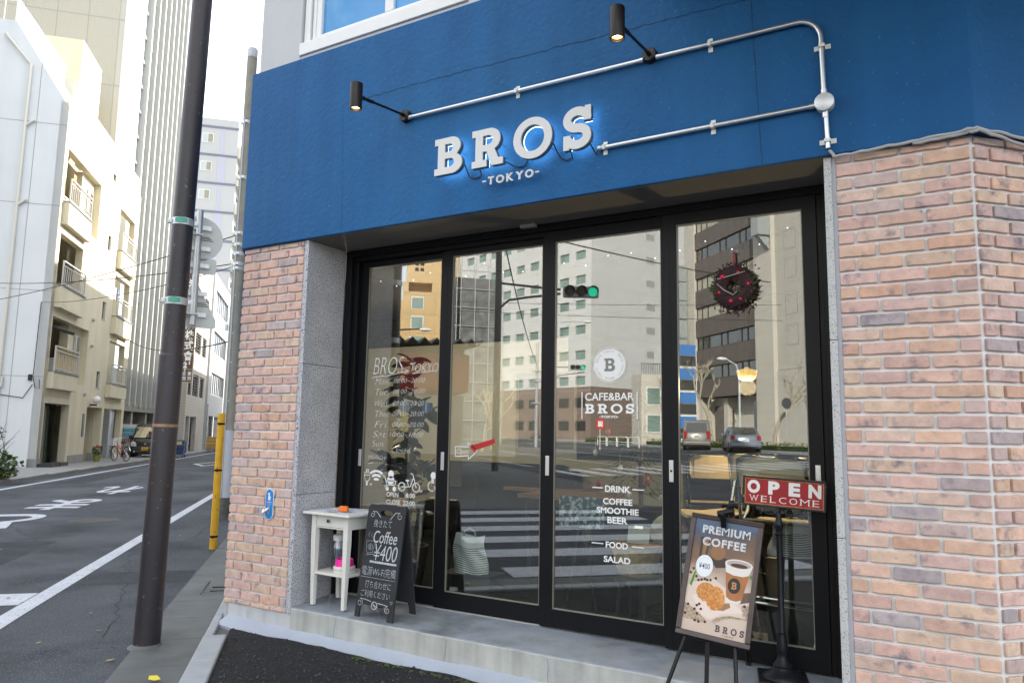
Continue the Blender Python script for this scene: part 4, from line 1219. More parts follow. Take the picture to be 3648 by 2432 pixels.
b = B_(); b.box(T2 - .9, T2 - .12, S2, 49.5, 2.6, 55); b.build('curtain_wall', M_CW, tw)
b = B_(); b.box(T2 - .9, T2, S2 - .05, S2 + .75, -.52, 55); b.build('corner_column', mat('cool_white_panel', (.60, .65, .70), .5), tw)
for i in range(8):
    b = B_(); y = S2 + 1.5 + i * 1.45
    b.box(T2 - .12, T2 + .22, y - .12, y + .12, 2.4, 55)
    f_ = b.build('fin', M_FIN, tw)
b = B_()
for k in range(36): z = 2.6 + k * 1.5; b.box(T2 - .13, T2 - .02, S2 + .76, 49.5, z - .07, z + .07)
b.build('transom', M_FIN, tw)
b = B_()
for y in (S2 + .4, 42.2, 46, 49.3): b.box(T2 - .9, T2, y, y + .5, -.52, 2.4)
b.box(T2 - .9, T2 + .1, S2, 49.5, 2.1, 2.62); b.build('ground_floor_pier', M_CONC, tw)
b = B_(); b.box(T2 - 2.6, T2 - .89, S2 + .1, 49.4, -.5, 2.1); b.build('garage_recess', mat('dark_recess', (.08, .08, .075), .9), tw)
vs_ = B_()
for i, ch in enumerate('株式會社'):
    pass

# ---------------------------------------------------------------- brick-tile office with sign
M_TILE = mat('beige_tile', (.50, .465, .41), .8, nz=(.6, .06), bump=(14, .2, .01))
M_TJ = mat('tile_joint', (.33, .30, .27), .9)
T4, S4, Z4 = -8.6, 49.7, -.6
of, BM = sthing('tile_office', 'beige brick-tile office building with dark ribbon windows and a brown sign', 'building', T4, S4, Z4)
b = B_()
ys = [46.6, 47.2, 51.9, 52.3, 55.0, 55.5, 57.8, 59.0]
ys = [49.7, 50.2, 51.8, 52.2, 55.0, 55.6, 57.8, 59.0]
zs = [-.62, 2.0, 3.5, 5.1, 6.7, 8.25, 9.9, 11.4, 13.9]
opn = {(i, j) for i in (1, 3, 5) for j in (2, 4, 6)} | {(3, 0), (1, 0)}
slabwall(b, T4 - .3, T4, ys, zs, opn)
b.box(-22, T4 - 1.2, S4, 59, -.62, 13.9)
b.box(-22, T4 - .3, S4, S4 + .3, -.62, 13.9); b.box(T4 - 1.2, T4 - .3, 58.7, 59, -.62, 13.9)
b.build('wall', M_TILE, of)
b = B_()
for k in range(70): z = -.4 + k * .205; b.box(-22, T4 + .002, S4 - .004, S4 - .001, z, z + .02); b.box(T4 + .001, T4 + .004, S4, 59, z, z + .02)
b.build('tile_course', M_TJ, of)
for i in (1, 3, 5):
    for j in (2, 4, 6):
        f_ = B_(); f_.box(T4 - .2, T4 - .1, ys[i], ys[i + 1], zs[j], zs[j] + .08); f_.box(T4 - .2, T4 - .1, ys[i], ys[i + 1], zs[j + 1] - .08, zs[j + 1])
        n = 4 if i == 3 else 2
        for q in range(n + 1): y = ys[i] + (ys[i + 1] - ys[i]) * q / n; f_.box(T4 - .2, T4 - .1, y - .04, y + .04, zs[j], zs[j + 1])
        f_ = f_.build('window', M_DFR, of); p_ = B_(); p_.box(T4 - .18, T4 - .16, ys[i], ys[i + 1], zs[j], zs[j + 1]); p_.build('pane', M_WGLASS, f_)
b = B_(); b.box(T4 - 1.19, T4 - 1.1, 50.3, 54.9, -.6, 2.0); b.build('garage_door', mat('garage_dark', (.10, .085, .07), .8), of)
b = B_(); b.box(-8.56, -7.88, S4 - 2.72, S4 - 2.55, 4.2, 11.6)
b.bar((-8.55, S4 - 2.6, 5), (-8.7, S4, 5), .08, .08); b.bar((-8.55, S4 - 2.6, 10.5), (-8.7, S4, 10.5), .08, .08)
sg_ = b.build('sign_panel', mat('sign_brown', (.11, .065, .045), .5), of)
b = B_(); 
zc = 11.3
for ch in ('岩', '本', None, None, '網', '株', '式', '會', '社'):
    if ch: write(b, ch, -8.50, -7.94, zc - .78, zc - .12, S4 - 2.725, offset=.03)
    zc -= .70
for i, ch in enumerate('東京'): write(b, ch, -8.19, -7.93, 4.62 - i * .32, 4.90 - i * .32, S4 - 2.725, offset=.02)
for i, ch in enumerate('支店'): write(b, ch, -8.52, -8.26, 4.62 - i * .32, 4.90 - i * .32, S4 - 2.725, offset=.02)
b.build('sign_lettering', M_DECAL, sg_)
f_ = B_(); f_.box(-8.58, -8.54, S4 - 2.74, S4 - 2.53, 4.18, 11.62); f_.box(-7.90, -7.86, S4 - 2.74, S4 - 2.53, 4.18, 11.62); f_.box(-8.54, -7.90, S4 - 2.74, S4 - 2.53, 4.18, 4.22); f_.box(-8.54, -7.90, S4 - 2.735, S4 - 2.53, 5.02, 5.06)
f_.build('sign_frame', mat('sign_frame', (.45, .40, .33), .5), sg_)

# ---------------------------------------------------------------- white ribbon-window building
T5, S5 = -8.5, 59.6
wb, BM = sthing('white_office', 'white office building with ribbon windows beyond the beige tile office', 'building', T5, S5, -.7)
b = B_()
ys = [59.6, 61.0, 70.0, 72.5]; zs = [-.7, 2.2, 4.0, 5.9, 7.6, 9.5, 11.2, 13.0, 14.2]
slabwall(b, T5 - .3, T5, ys, zs, {(1, 2), (1, 4), (1, 6), (1, 0)})
b.box(-22, T5 - 1, 59.6, 72.5, -.7, 14.2); b.box(T5 - 1, T5 - .3, 59.6, 59.9, -.7, 14.2)
b.build('wall', mat('white_tile', (.46, .46, .46), .7, nz=(.6, .04)), wb)
for j in (2, 4, 6):
    f_ = B_()
    for q in range(8): y = 61.0 + 9.0 * q / 7; f_.box(T5 - .2, T5 - .1, y - .04, y + .04, zs[j], zs[j + 1])
    f_.box(T5 - .2, T5 - .09, 61.0, 70, zs[j], zs[j] + .08)
    f_ = f_.build('window', M_GALV, wb); p_ = B_(); p_.box(T5 - .18, T5 - .16, 61, 70, zs[j], zs[j + 1]); p_.build('pane', M_WGLASS, f_)
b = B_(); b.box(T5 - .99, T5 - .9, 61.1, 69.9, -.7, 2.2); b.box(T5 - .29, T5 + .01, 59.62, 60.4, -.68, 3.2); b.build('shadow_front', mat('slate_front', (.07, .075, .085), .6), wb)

# ---------------------------------------------------------------- far white apartment tower
M_APT = mat('apartment_white', (.44, .45, .46), .8, nz=(.15, .03))
M_BAND = mat('band_blue_grey', (.17, .185, .25), .8)
T6, S6 = -9.0, 73.2
ap, BM = sthing('apartment_tower', 'tall white apartment tower with blue-grey floor bands at the street end', 'building', T6, S6, -.8)
b = B_(); b.box(-30, T6, S6, 92, -.8, 33.2); b.build('wall', M_APT, ap)
for k in range(11):
    z = 32.3 - k * 3.02
    b = B_(); b.box(-30, T6 + .04, S6 - .06, S6 - .001, z - .11, z + .11); b.build('floor_band', M_BAND, ap)
    if z < 6: continue
    f_ = B_(); f_.box(-12.5, -11.4, S6 - .05, S6 - .002, z - 1.75, z - .75); f_ = f_.build('window', M_WHITEP, ap)
    p_ = B_(); p_.box(-12.43, -11.96, S6 - .056, S6 - .051, z - 1.69, z - .81); p_.build('pane', mat('pale_blind', (.45, .50, .50), .3), f_)
    p_ = B_(); p_.box(-11.92, -11.46, S6 - .057, S6 - .052, z - 1.69, z - .81); p_.build('pane', M_WGLASS, f_)
    q_ = B_(); q_.box(-10.7 + (k % 2) * -.15, -10.35 + (k % 2) * .25, S6 - .03, S6 - .003, z - 2.9, z - .12); q_.build('blue_panel', mat('panel_lilac', (.42, .43, .52), .8), ap)
    l_ = B_(); l_.box(T6 + .01, T6 + 1.1, S6 + .3, 91, z - 3.0, z - 2.82); l_.box(T6 + 1.0, T6 + 1.1, S6 + .3, 91, z - 2.82, z - 1.75); l_.box(T6 + .01, T6 + 1.0, S6 + .3, S6 + .4, z - 2.82, z - 1.75)
    l_.build('balcony', mat('balcony_cream', (.62, .60, .52), .8), ap)
    l_ = B_(); l_.box(T6 + .02, T6 + .06, S6 + 1, 90, z - 2.8, z - .9); l_.build('balcony_window', M_WGLASS, ap)

# ---------------------------------------------------------------- neighbour behind the cafe on the same side
nb, BM = sthing('neighbour_building', 'plain grey building adjoining the cafe along the side street', 'building', -.3, 14.6, -.3)
b = B_(); b.box(-.3, 14, 14.6, 40, -.3, 13.5); b.build('wall', M_PALEWALL, nb)
for fl in range(4):
    for k in range(4):
        f_ = B_(); y = 16.5 + k * 6; z = 1.2 + fl * 3.2
        f_.box(-.36, -.302, y, y + 2.6, z, z + 1.5); f_ = f_.build('window', M_GALV, nb); p_ = B_(); p_.box(-.37, -.362, y + .1, y + 2.5, z + .1, z + 1.4); p_.build('pane', M_WGLASS, f_)
nb2, BM = sthing('neighbour_building', 'plain pale block further along beyond the adjoining grey building', 'building', -.3, 41, -.5)
b = B_(); b.box(-.3, 14, 41, 75, -.6, 11); b.build('wall', M_GABLE, nb2)

# ---------------------------------------------------------------- vending machine, kei van, bicycle, carts, plants, wires
M_CARB = mat('black_car_paint', (.008, .008, .010), .18, spec=.7)
M_TYRE = mat('tyre_rubber', (.012, .012, .012), .8)
M_CHROME = mat('chrome', (.75, .75, .75), .12, metal=1.0)
M_LAMPG = mat('headlamp_glass', (.65, .68, .68), .15, metal=.4)
M_PLATE = mat('yellow_plate', (.80, .48, .03), .5)
M_REDT = mat('tail_lamp', (.35, .02, .02), .25)

vm = thing('vending_machine', 'white drinks vending machine with lit product rows beside the cream house', 'vending machine', ST(-9.72, 39.3, -.5), R45)
b = MB(); b.box(-.5, .5, 0, .7, .02, 1.83); b.box(-.48, .48, .02, .68, -.02, .02); vb = b.build('cabinet', M_WHITEP, vm, bevel=.02)
b = MB(); b.box(-.43, .30, -.012, 0, .80, 1.68); win = b.build('display_window', mat('display_back', (.45, .62, .66), .3), vm)
cols = [(.05, .35, .40), (.10, .45, .65), (.60, .16, .04)]
for r in range(3):
    b = MB(); rr = random.Random(r)
    for i in range(8):
        b.tube([(-.40 + i * .095, -.035, .86 + r * .28), (-.40 + i * .095, -.035, 1.04 + r * .28)], .032, 8)
    b.build('bottle_row', mat('drink_row_%d' % r, cols[2 - r], .3, nz=(14, .7)), win)
    b = MB(); b.box(-.43, .30, -.05, -.005, .815 + r * .28, .845 + r * .28); b.build('shelf', M_WHITEP, win)
b = MB(); b.box(-.30, .20, -.012, .0, .18, .42); b.build('delivery_flap', M_DFR, vm)
b = MB(); b.box(.34, .46, -.012, 0, .72, 1.1); b.box(.10, .22, -.012, 0, .52, .72); b.build('coin_panel', mat('coin_panel', (.25, .26, .27), .4), vm)
b = MB(); 
for i in range(3): b.box(.36 , .46, -.006, 0, 1.30 + i * .12, 1.38 + i * .12)
b.build('red_sticker', mat('sticker_red', (.55, .05, .06), .5), vm)

def build_van(name, label, loc, rz, paint, L=3.4, W=1.475, H=1.86, plate=None, plate_m=None, kei=True, group=None):
    o = thing(name, label, 'van' if kei else 'car', loc, rz, group)
    hw = W / 2
    # side profile in (y,z), y from front (0) to rear (L)
    if kei: prof = [(.02, .30), (0, .42), (.02, .80), (.10, .98), (.48, 1.08), (.95, 1.70), (1.15, 1.82), (1.6, H), (L - .25, H - .02), (L - .08, 1.70), (L, 1.0), (L, .35), (L - .1, .26), (.15, .24)]
    b_ = MB(); n = len(prof)
    rows = [(-hw + .0, .0), ]
    secs = [(-hw, .90), (-hw + .05, .985), (0, 1.0), (hw - .05, .985), (hw, .90)]
    vs = []
    for x, k in secs:
        for (y, z) in prof:
            zz = z; xx = x
            if z > 1.05: xx = x * (1 - .12 * (z - 1.05) / .8)
            if abs(x) == hw and y < .2: y = y + .06
            vs.append((xx, y if k > .95 else y * .985 + .02, zz * (1 if k > .95 or z < 1 else .985)))
    fs = []
    for i in range(len(secs) - 1):
        for j in range(n):
            a = i * n + j; c = i * n + (j + 1) % n
            fs.append((a, c, c + n, a + n))
    fs.append(tuple(range(n))); fs.append(tuple(range(4 * n + n - 1, 4 * n - 1, -1)))
    b_.add(vs, fs); body = b_.build('body', paint, o, bevel=.03, smooth=True)
    g_ = MB(); g_.add([(-hw * .86, .50, 1.115), (hw * .86, .50, 1.115), (hw * .80, .93, 1.68), (-hw * .80, .93, 1.68), (-hw * .86, .46, 1.13), (hw * .86, .46, 1.13), (hw * .80, .89, 1.70), (-hw * .80, .89, 1.70)],
                          [(4, 5, 6, 7), (0, 4, 7, 3), (1, 2, 6, 5), (0, 1, 5, 4), (3, 7, 6, 2)]); g_.build('windscreen', M_DARKG, o)
    for sx in (-1, 1):
        g_ = MB(); 
        for y0, y1 in ((.85, 1.65), (1.75, 2.5), (2.6, 3.2)):
            g_.add([(sx * (hw + .002), y0 + (.0 if y0 > 1 else .0), 1.10), (sx * (hw + .002), y1, 1.10), (sx * (hw * .925), y1 - .02, 1.60), (sx * (hw * .925), y0 + (.25 if y0 < 1 else .02), 1.60)], [(0, 1, 2, 3)])
        g_.build('side_window', M_DARKG, o)
        h_ = MB(); h_.prismY([(sx * .42, .66), (sx * .69, .68), (sx * .70, .90), (sx * .62, .94), (sx * .45, .84)], -.02, .10); h_.build('headlight', M_LAMPG, o, bevel=.01)
        m_ = MB(); m_.cbox((sx * (hw + .10), .72, 1.14), (.16, .10, .20)); m_.bar((sx * hw, .75, 1.08), (sx * (hw + .06), .72, 1.1), .03, .03); m_.build('mirror', paint, o, bevel=.03)
        f_ = MB(); f_.M = Matrix.Translation((sx * .52, .012, .40)) @ Matrix.Rotation(PI / 2, 4, 'X'); f_.lathe([(.05, 0), (.045, .02)], 14); f_.build('fog_lamp', M_LAMPG, o)
        for y in (.62, L - .62):
            w_ = MB(Matrix.Translation((sx * (hw - .08), y, .28)) @ Matrix.Rotation(PI / 2, 4, 'Y')); w_.lathe([(.17, -.08), (.26, -.085), (.28, -.06), (.28, .06), (.26, .085), (.17, .08)], 20); w_ = w_.build('wheel', M_TYRE, o, smooth=True)
            r_ = MB(Matrix.Translation((sx * (hw - .08), y, .28)) @ Matrix.Rotation(PI / 2, 4, 'Y')); r_.lathe([(.17, -.07), (.17, .07)], 16); r_.build('rim', M_GALV, w_)
    g_ = MB(); 
    for i in range(3): g_.box(-.40, .40, -.03, .06, .70 + i * .06, .725 + i * .06)
    g_.box(-.45, .45, -.01, .05, .34, .50); g_.build('grille', M_DFR, o)
    e_ = MB(); e_.cbox((0, -.035, .79), (.10, .02, .07)); e_.build('badge', M_CHROME, o, bevel=.008)
    p_ = MB(); p_.box(-.165, .165, -.055, -.03, .46, .625); p_ = p_.build('number_plate', plate_m or M_PLATE, o)
    if plate:
        t_ = MB(); write(t_, plate, -.13, .14, .475, .565, -.057, offset=.02); write(t_, '千代 480', -.08, .08, .575, .61, -.057); t_.build('plate_lettering', M_BLACK, p_)
    return o
build_van('parked_van', 'black boxy kei van parked facing us with yellow number plate', ST(-8.62, 38.0, -.50), R45 + .06, M_CARB, plate='70-01')

def bicycle(loc, rz, lean=.06):
    o = thing('bicycle', 'red city bicycle with front basket parked on its stand by the cream house', 'bicycle', loc, rz)
    M_RED = mat('bicycle_red', (.45, .02, .04), .35)
    for nm, y in (('wheel', 0), ('wheel', 1.08)):
        w_ = MB(Matrix.Translation((0, y, .335)) @ Matrix.Rotation(PI / 2, 4, 'Y')); ring = [(.318 * math.cos(2 * PI * i / 28), .318 * math.sin(2 * PI * i / 28), 0) for i in range(29)]
        w_.tube(ring, .017, 6, caps=False); w_ = w_.build('wheel', M_TYRE, o, smooth=True)
        s_ = MB(Matrix.Translation((0, y, .335)))
        for i in range(14): a = PI * i / 14; s_.bar((0, -.30 * math.cos(a), -.30 * math.sin(a)), (0, .30 * math.cos(a), .30 * math.sin(a)), .004, .004)
        s_.tube([(-.05, 0, 0), (.05, 0, 0)], .022, 8); s_.build('spokes', M_CHROME, w_)
        f_ = MB(Matrix.Translation((0, y, .335))); a0, a1 = (20, 170) if y == 0 else (10, 190)
        f_.tube([(0, .35 * math.cos(math.radians(a)) * (1 if y else 1), .35 * math.sin(math.radians(a))) for a in range(a0, a1, 15)], .016, 6); f_.build('mudguard', M_CHROME, o)
    b_ = MB(); bb = (0, .48, .30)
    b_.tube([(0, .0, .335), bb], .010, 8); b_.tube([bb, (0, .30, .80)], .016, 8); b_.tube([(0, 0, .335), (0, .33, .72)], .009, 8)
    b_.tube([bb, (0, .70, .42), (0, .86, .66)], .018, 8); b_.tube([(0, .34, .62), (0, .60, .58), (0, .87, .76)], .016, 8); b_.tube([(0, .84, .60), (0, .885, .84)], .020, 8)
    b_.build('frame', M_RED, o, smooth=True)
    b_ = MB(); b_.tube([(0, .87, .66), (0, .96, .50), (0, 1.08, .335)], .014, 8); b_.tube([(0, .885, .84), (0, .86, 1.0), (0, .84, 1.03)], .012, 8)
    b_.tube([(-.28, .66, 1.0), (-.26, .80, 1.03), (-.10, .86, 1.02), (.10, .86, 1.02), (.26, .80, 1.03), (.28, .66, 1.0)], .011, 8); b_.build('handlebar', M_CHROME, o, smooth=True)
    b_ = MB(); b_.prismX([(.18, .84), (.26, .88), (.44, .86), (.47, .83), (.30, .80)], -.06, .06); b_.build('saddle', M_TYRE, o, bevel=.02)
    k_ = MB()
    for z in (.72, .80, .88, .96): k_.tube([(-.17, .98, z), (.17, .98, z), (.19, 1.28, z), (-.19, 1.28, z), (-.17, .98, z)], .004, 4)
    for x in (-.17, -.08, 0, .08, .17): k_.bar((x, .98, .70), (x, .98, .96), .005, .005); k_.bar((x * 1.1, 1.27, .70), (x * 1.1, 1.28, .96), .005, .005)
    for y in (1.05, 1.13, 1.2): k_.bar((-.17, y, .70), (-.18, y, .96), .005, .005); k_.bar((.17, y, .70), (.18, y, .96), .005, .005)
    k_.box(-.17, .17, .98, 1.27, .695, .705); k_.build('basket', M_CHROME, o)
    k_ = MB(); k_.box(-.06, .06, -.12, .28, .70, .715); k_.bar((.04, 0, .34), (.04, -.05, .70), .01, .01); k_.bar((-.04, 0, .34), (-.04, -.05, .70), .01, .01); k_.bar((.06, .0, .33), (.16, -.05, .0), .012, .012); k_.bar((-.06, 0, .33), (-.16, -.05, .0), .012, .012); k_.build('stand', M_CHROME, o)
    k_ = MB(Matrix.Translation((.05, .48, .30)) @ Matrix.Rotation(PI / 2, 4, 'Y')); k_.lathe([(.085, -.006), (.085, .006)], 18); k_.M = Matrix(); k_.bar((.06, .48, .30), (.07, .40, .16), .012, .02); k_.bar((-.06, .48, .30), (-.07, .56, .44), .012, .02); k_.cbox((.11, .40, .15), (.09, .06, .02)); k_.cbox((-.11, .56, .45), (.09, .06, .02)); k_.build('crank', M_DFR, o)
    return o
bicycle(ST(-8.05, 31.4, -.355), R45 + math.radians(40))

def leafball(mb, c, r, n, size, rr, flat=.8):
    for i in range(n):
        while True:
            p = Vector((rr.uniform(-1, 1), rr.uniform(-1, 1), rr.uniform(-1, 1)))
            if .35 < p.length < 1: break
        p = Vector((c[0] + p.x * r[0], c[1] + p.y * r[1], c[2] + p.z * r[2]))
        R = Matrix.Rotation(rr.uniform(0, 6.3), 3, 'Z') @ Matrix.Rotation(rr.uniform(-1.2, 1.2), 3, 'X') @ Matrix.Rotation(rr.uniform(-.8, .8), 3, 'Y')
        l = size * rr.uniform(.6, 1.3); w = l * .45
        q = [Vector((0, 0, 0)), Vector((w, l * .5, l * .12)), Vector((0, l, 0)), Vector((-w, l * .5, l * .12))]
        mb.add([p + R @ v for v in q], [(0, 1, 2, 3)])
M_LEAF = mat('shrub_leaf', (.045, .085, .020), .55, nz=(5, .5), col2=(.12, .13, .03), nz2=(2.5, .5, .75))
M_LEAF2 = mat('dark_leaf', (.022, .050, .018), .5, nz=(6, .45))
M_BARK = mat('bark', (.12, .095, .07), .9, nz=(12, .3))
bu = thing('garden_bush', 'leafy green bush with bare twigs on the pavement edge', 'bush', ST(-8.15, 17.0, -.22), R45)
b = MB(); rr = random.Random(8)
for c, r, n in (((-.15, 0, .45), (.55, .6, .5), 500), ((-.5, .3, .95), (.5, .6, .45), 420), ((.35, -.2, .35), (.45, .5, .35), 360), ((-.2, .2, 1.25), (.35, .5, .3), 160), ((-.9, .5, .7), (.6, .7, .8), 500)): leafball(b, c, r, n, .11, rr)
b.build('foliage', M_LEAF, bu, recalc=False)
b = MB()
for i in range(26):
    a = rr.uniform(0, 6.3); p0 = Vector((rr.uniform(-.3, .2), rr.uniform(-.2, .3), 0)); p1 = p0 + Vector((rr.uniform(-.3, .3), rr.uniform(-.3, .3), rr.uniform(.5, .9))); p2 = p1 + Vector((rr.uniform(-.4, .5), rr.uniform(-.3, .3), rr.uniform(.3, .8)))
    b.tube([p0, p1, p2], [.014, .009, .003], 5)
b.build('twigs', M_BARK, bu)
b = MB()
for i in range(60):
    a = rr.uniform(0, 6.3); l = rr.uniform(.25, .45); p = Vector((.35 + .1 * math.cos(a), -.35 + .1 * math.sin(a), 0)); e = p + Vector((math.cos(a) * l, math.sin(a) * l, l * rr.uniform(.3, 1)))
    s_ = Vector((-math.sin(a), math.cos(a), 0)) * .012; b.add([p - s_, p + s_, e], [(0, 1, 2)])
b.build('grass_blades', mat('blade_green', (.14, .20, .05), .6), bu, recalc=False)
b = MB(MST); b.box(-9.4, -7.85, 12.5, 17.5, -.4, .12); o = b.build('garden_wall', M_BASE, None, bevel=.02); tag(o, 'low grey planter wall behind the bush at the kerb', 'wall')
pt = thing('flower_pot', 'green flower pot with red and yellow flowers beside the doorway', 'plant', ST(-9.15, 31.0, -.37), R45)
b = MB(); b.lathe([(.11, 0), (.16, .30), (.17, .32), (.14, .32)], 16); b.build('pot', mat('pot_olive', (.25, .28, .06), .6), pt, smooth=True)
b = MB(); leafball(b, (0, 0, .50), (.22, .22, .22), 140, .10, rr); b.build('foliage', M_LEAF, pt, recalc=False)
b = MB()
for i in range(9): b.ball((rr.uniform(-.18, .18), rr.uniform(-.18, .18), .62 + rr.uniform(0, .14)), .035, 6, 4)
b.build('flowers', mat('red_flower', (.55, .08, .03), .6), pt)

def cart(name, label, loc, rz, cargo):
    o = thing(name, label, 'cart', loc, rz)
    M_CB = mat('cart_blue', (.03, .09, .28), .5)
    b_ = MB(); b_.box(-.36, .36, -.45, .45, .17, .22); b_.build('deck', M_CB, o, bevel=.02)
    for x in (-.28, .28):
        for y in (-.35, .35):
            w_ = MB(Matrix.Translation((x, y, .075)) @ Matrix.Rotation(PI / 2, 4, 'Y')); w_.lathe([(.075, -.02), (.075, .02)], 14); w_.build('caster', M_TYRE, o)
    b_ = MB(); b_.tube([(-.30, .42, .2), (-.30, .44, .95), (-.24, .45, 1.0), (.24, .45, 1.0), (.30, .44, .95), (.30, .42, .2)], .016, 8); b_.build('handle', M_CB, o, smooth=True)
    if cargo == 'crates':
        for i in range(3):
            b_ = MB(); b_.box(-.33, .30, -.40, .36, .23 + i * .26, .47 + i * .26); b_.box(-.29, .26, -.41, -.39, .27 + i * .26, .43 + i * .26); b_.build('folded_crate', mat('crate_navy', (.03, .06, .15), .6), o, bevel=.02)
        b_ = MB(); b_.box(-.12, .2, -.415, -.41, .75, .95); b_.build('shipping_note', mat('note_yellow', (.6, .5, .25), .7), o)
    return o
cart('hand_cart', 'blue hand cart stacked with dark folded crates at the kerb', ST(-7.45, 41.3, -.54), R45, 'crates')
c_ = cart('hand_cart', 'low hand cart under a brown cardboard box further up the street', ST(-7.5, 56, -.67), R45, None)
cb = MB(); cb.box(-.35, .35, -.40, .40, 0, .95); bx = tag(cb.build('cardboard_box', mat('cardboard', (.42, .27, .10), .8, nz=(3, .1)), None, bevel=.01), 'big brown cardboard box standing on the hand cart', 'box')
bx.location = ST(-7.5, 56, -.45); bx.rotation_euler = (0, 0, R45)
tp = MB(); tp.box(-.351, .351, -.405, -.399, .45, .52); tp.box(-.36, .36, -.41, .41, .72, .78); tp.build('tape', mat('tape_yellow', (.75, .48, .05), .5), bx)

# wires across the side street
def wire(label, pts, r=.012, sag=.3):
    b_ = MB(); full = []
    P_ = [Vector(ST(*p)) for p in pts]
    for a, c in zip(P_[:-1], P_[1:]):
        n = 14
        for i in range(n): f = i / n; p = a.lerp(c, f); p.z -= sag * 4 * f * (1 - f); full.append(p)
    full.append(P_[-1]); b_.tube(full, r, 5)
    o = b_.build('overhead_wire', M_WIRE, None, smooth=True); return tag(o, label, 'wire', 'wires across the side street')
wire('steep thin wire from the apartment gable to the utility pole', [(-9.6, 19.4, 5.45), (-1.29, 7.70, 4.1)], .010, .15)
wire('wire rising from the apartment gable towards the utility pole', [(-9.6, 19.4, 4.85), (-1.29, 7.70, 4.62)], .010, .1)
wire('thin wire fixed to the gable corner at second-floor height', [(-9.90, 24.85, 5.75), (-1.29, 7.70, 4.06)], .009, .2)
wire('heavier sagging cable between tower front and utility pole', [(-10.1, 37.4, 6.2), (-1.29, 7.75, 2.75)], .014, .5)
# ------------------------------------------------------------------ what stands across the main road (seen mirrored in the doors)
M_WTILE = mat('white_cladding', (.62, .62, .61), .6, nz=(.15, .03))
M_GWIN = mat('green_glass', (.20, .29, .26), .12, nz=(.3, .3), spec=.9)
M_SHADE = mat('grey_blind', (.36, .36, .35), .5)
M_PODI = mat('podium_brown', (.22, .165, .135), .6, nz=(.5, .12))  # one brown, darker than the cladding above
wh, BM = sthing('white_office_block', 'tall white cladding office block on a corner with rows of green windows', 'building', -82.34, -33.7, .36)
ct, cs = -82.34, -33.7
a_l = math.atan2(*(lambda d: (d[1], d[0]))((-.936 * Q - .352 * Q, .936 * Q - .352 * Q)))     # left face in (t,s)
# local frame: origin corner, +y' runs along right face, -x' ... use explicit vectors
dl = Vector((-.936 * Q - .352 * Q, (.936 - .352) * Q, 0)).normalized()       # (t,s) of left face
dr = Vector(((.352 - .936) * Q, (-.352 - .936) * Q, 0)).normalized()
WHM = Matrix(((dl.x, dr.x, 0, 0), (dl.y, dr.y, 0, 0), (0, 0, 1, -.36), (0, 0, 0, 1)))   # local x along left face, y along right face (inwards)
def W_(): return MB(WHM)
b = W_()
H = 40
colsx = [0]
for k in range(9): colsx += [1.05 + 3.13 * k, 2.95 + 3.13 * k]
colsx += [30]
zs = [.36, 7.3]
k = 0
while 7.5 + 3.36 * k < H - 2: zs += [7.5 + 3.36 * k + .02, 8.72 + 3.36 * k]; k += 1
zs += [H]
opn = {(i, j) for i in range(1, len(colsx) - 1, 2) for j in range(2, len(zs) - 1, 2)}
for i in range(len(colsx) - 1):
    for j in range(1, len(zs) - 1):
        if (i, j) in opn: continue
        b.box(colsx[i], colsx[i + 1], 0, .3, zs[j], zs[j + 1])
b.box(.3, 30, .45, 22, 7.3, H); b.box(0, .3, .3, 24, 7.3, H); b.box(.3, 30, .3, .45, H - .2, H)
b.build('wall', M_WTILE, wh)
b = W_(); b.box(0.05, 30, .02, 24, .3, 7.3); b.build('podium', M_PODI, wh)
b = W_()
for j in range(11): z = 7.3 + 3.36 * j; b.box(-.004, 0, .3, 24, z - .02, z + .02); b.box(0, 30, -.004, 0, z - .5, z - .46)
for y in (3.2, 9.6, 16.5): b.box(-.004, 0, y, y + .04, 7.3, H)
b.build('joint_line', mat('cladding_joint', (.45, .45, .45), .8), wh)
for i in range(1, len(colsx) - 1, 2):
    for j in range(2, len(zs) - 1, 2):
        if i > 17: continue
        f_ = W_(); x0, x1, z0, z1 = colsx[i], colsx[i + 1], zs[j], zs[j + 1]
        f_.box(x0, x1, .14, .2, z0, z0 + .07); f_.box(x0, x1, .14, .2, z1 - .07, z1); f_.box(x0, x0 + .07, .14, .2, z0 + .07, z1 - .07); f_.box(x1 - .07, x1, .14, .2, z0 + .07, z1 - .07)
        f_ = f_.build('window', M_SHADE, wh); p_ = W_(); p_.box(x0, x1, .2, .24, z0, z1); p_.build('pane', M_GWIN, f_)
for j in range(9):
    z = 8.4 + 3.36 * j
    f_ = W_(); f_.box(-.03, .0, 10.8, 12.9, z - .06, z + 1.1); f_ = f_.build('window', M_WTILE, wh); p_ = W_(); p_.box(-.036, -.031, 10.95, 12.75, z + .05, z + 1.0); p_.build('pane', M_SHADE, f_)
for x in (1, 4.1, 7.2, 10.3, 13.4):
    for z in (1.6, 4.6):
        f_ = W_(); f_.box(x, x + 1.9, -.01, .02, z, z + 1.25); f_.build('podium_window', M_DFR, wh)

M_YELT = mat('ochre_stone', (.58, .42, .225), .7, nz=(.12, .07), col2=(.52, .36, .17), nz2=(.05, .4, .6))
M_YJ = mat('ochre_joint', (.36, .25, .12), .9)
M_SKYG = mat('blue_glass', (.10, .22, .40), .08, spec=1.0, nz=(.2, .3))
yb, BM = sthing('ochre_office', 'ochre stone office building with tall narrow blue windows far down the road', 'building', -118, -14, -.2)
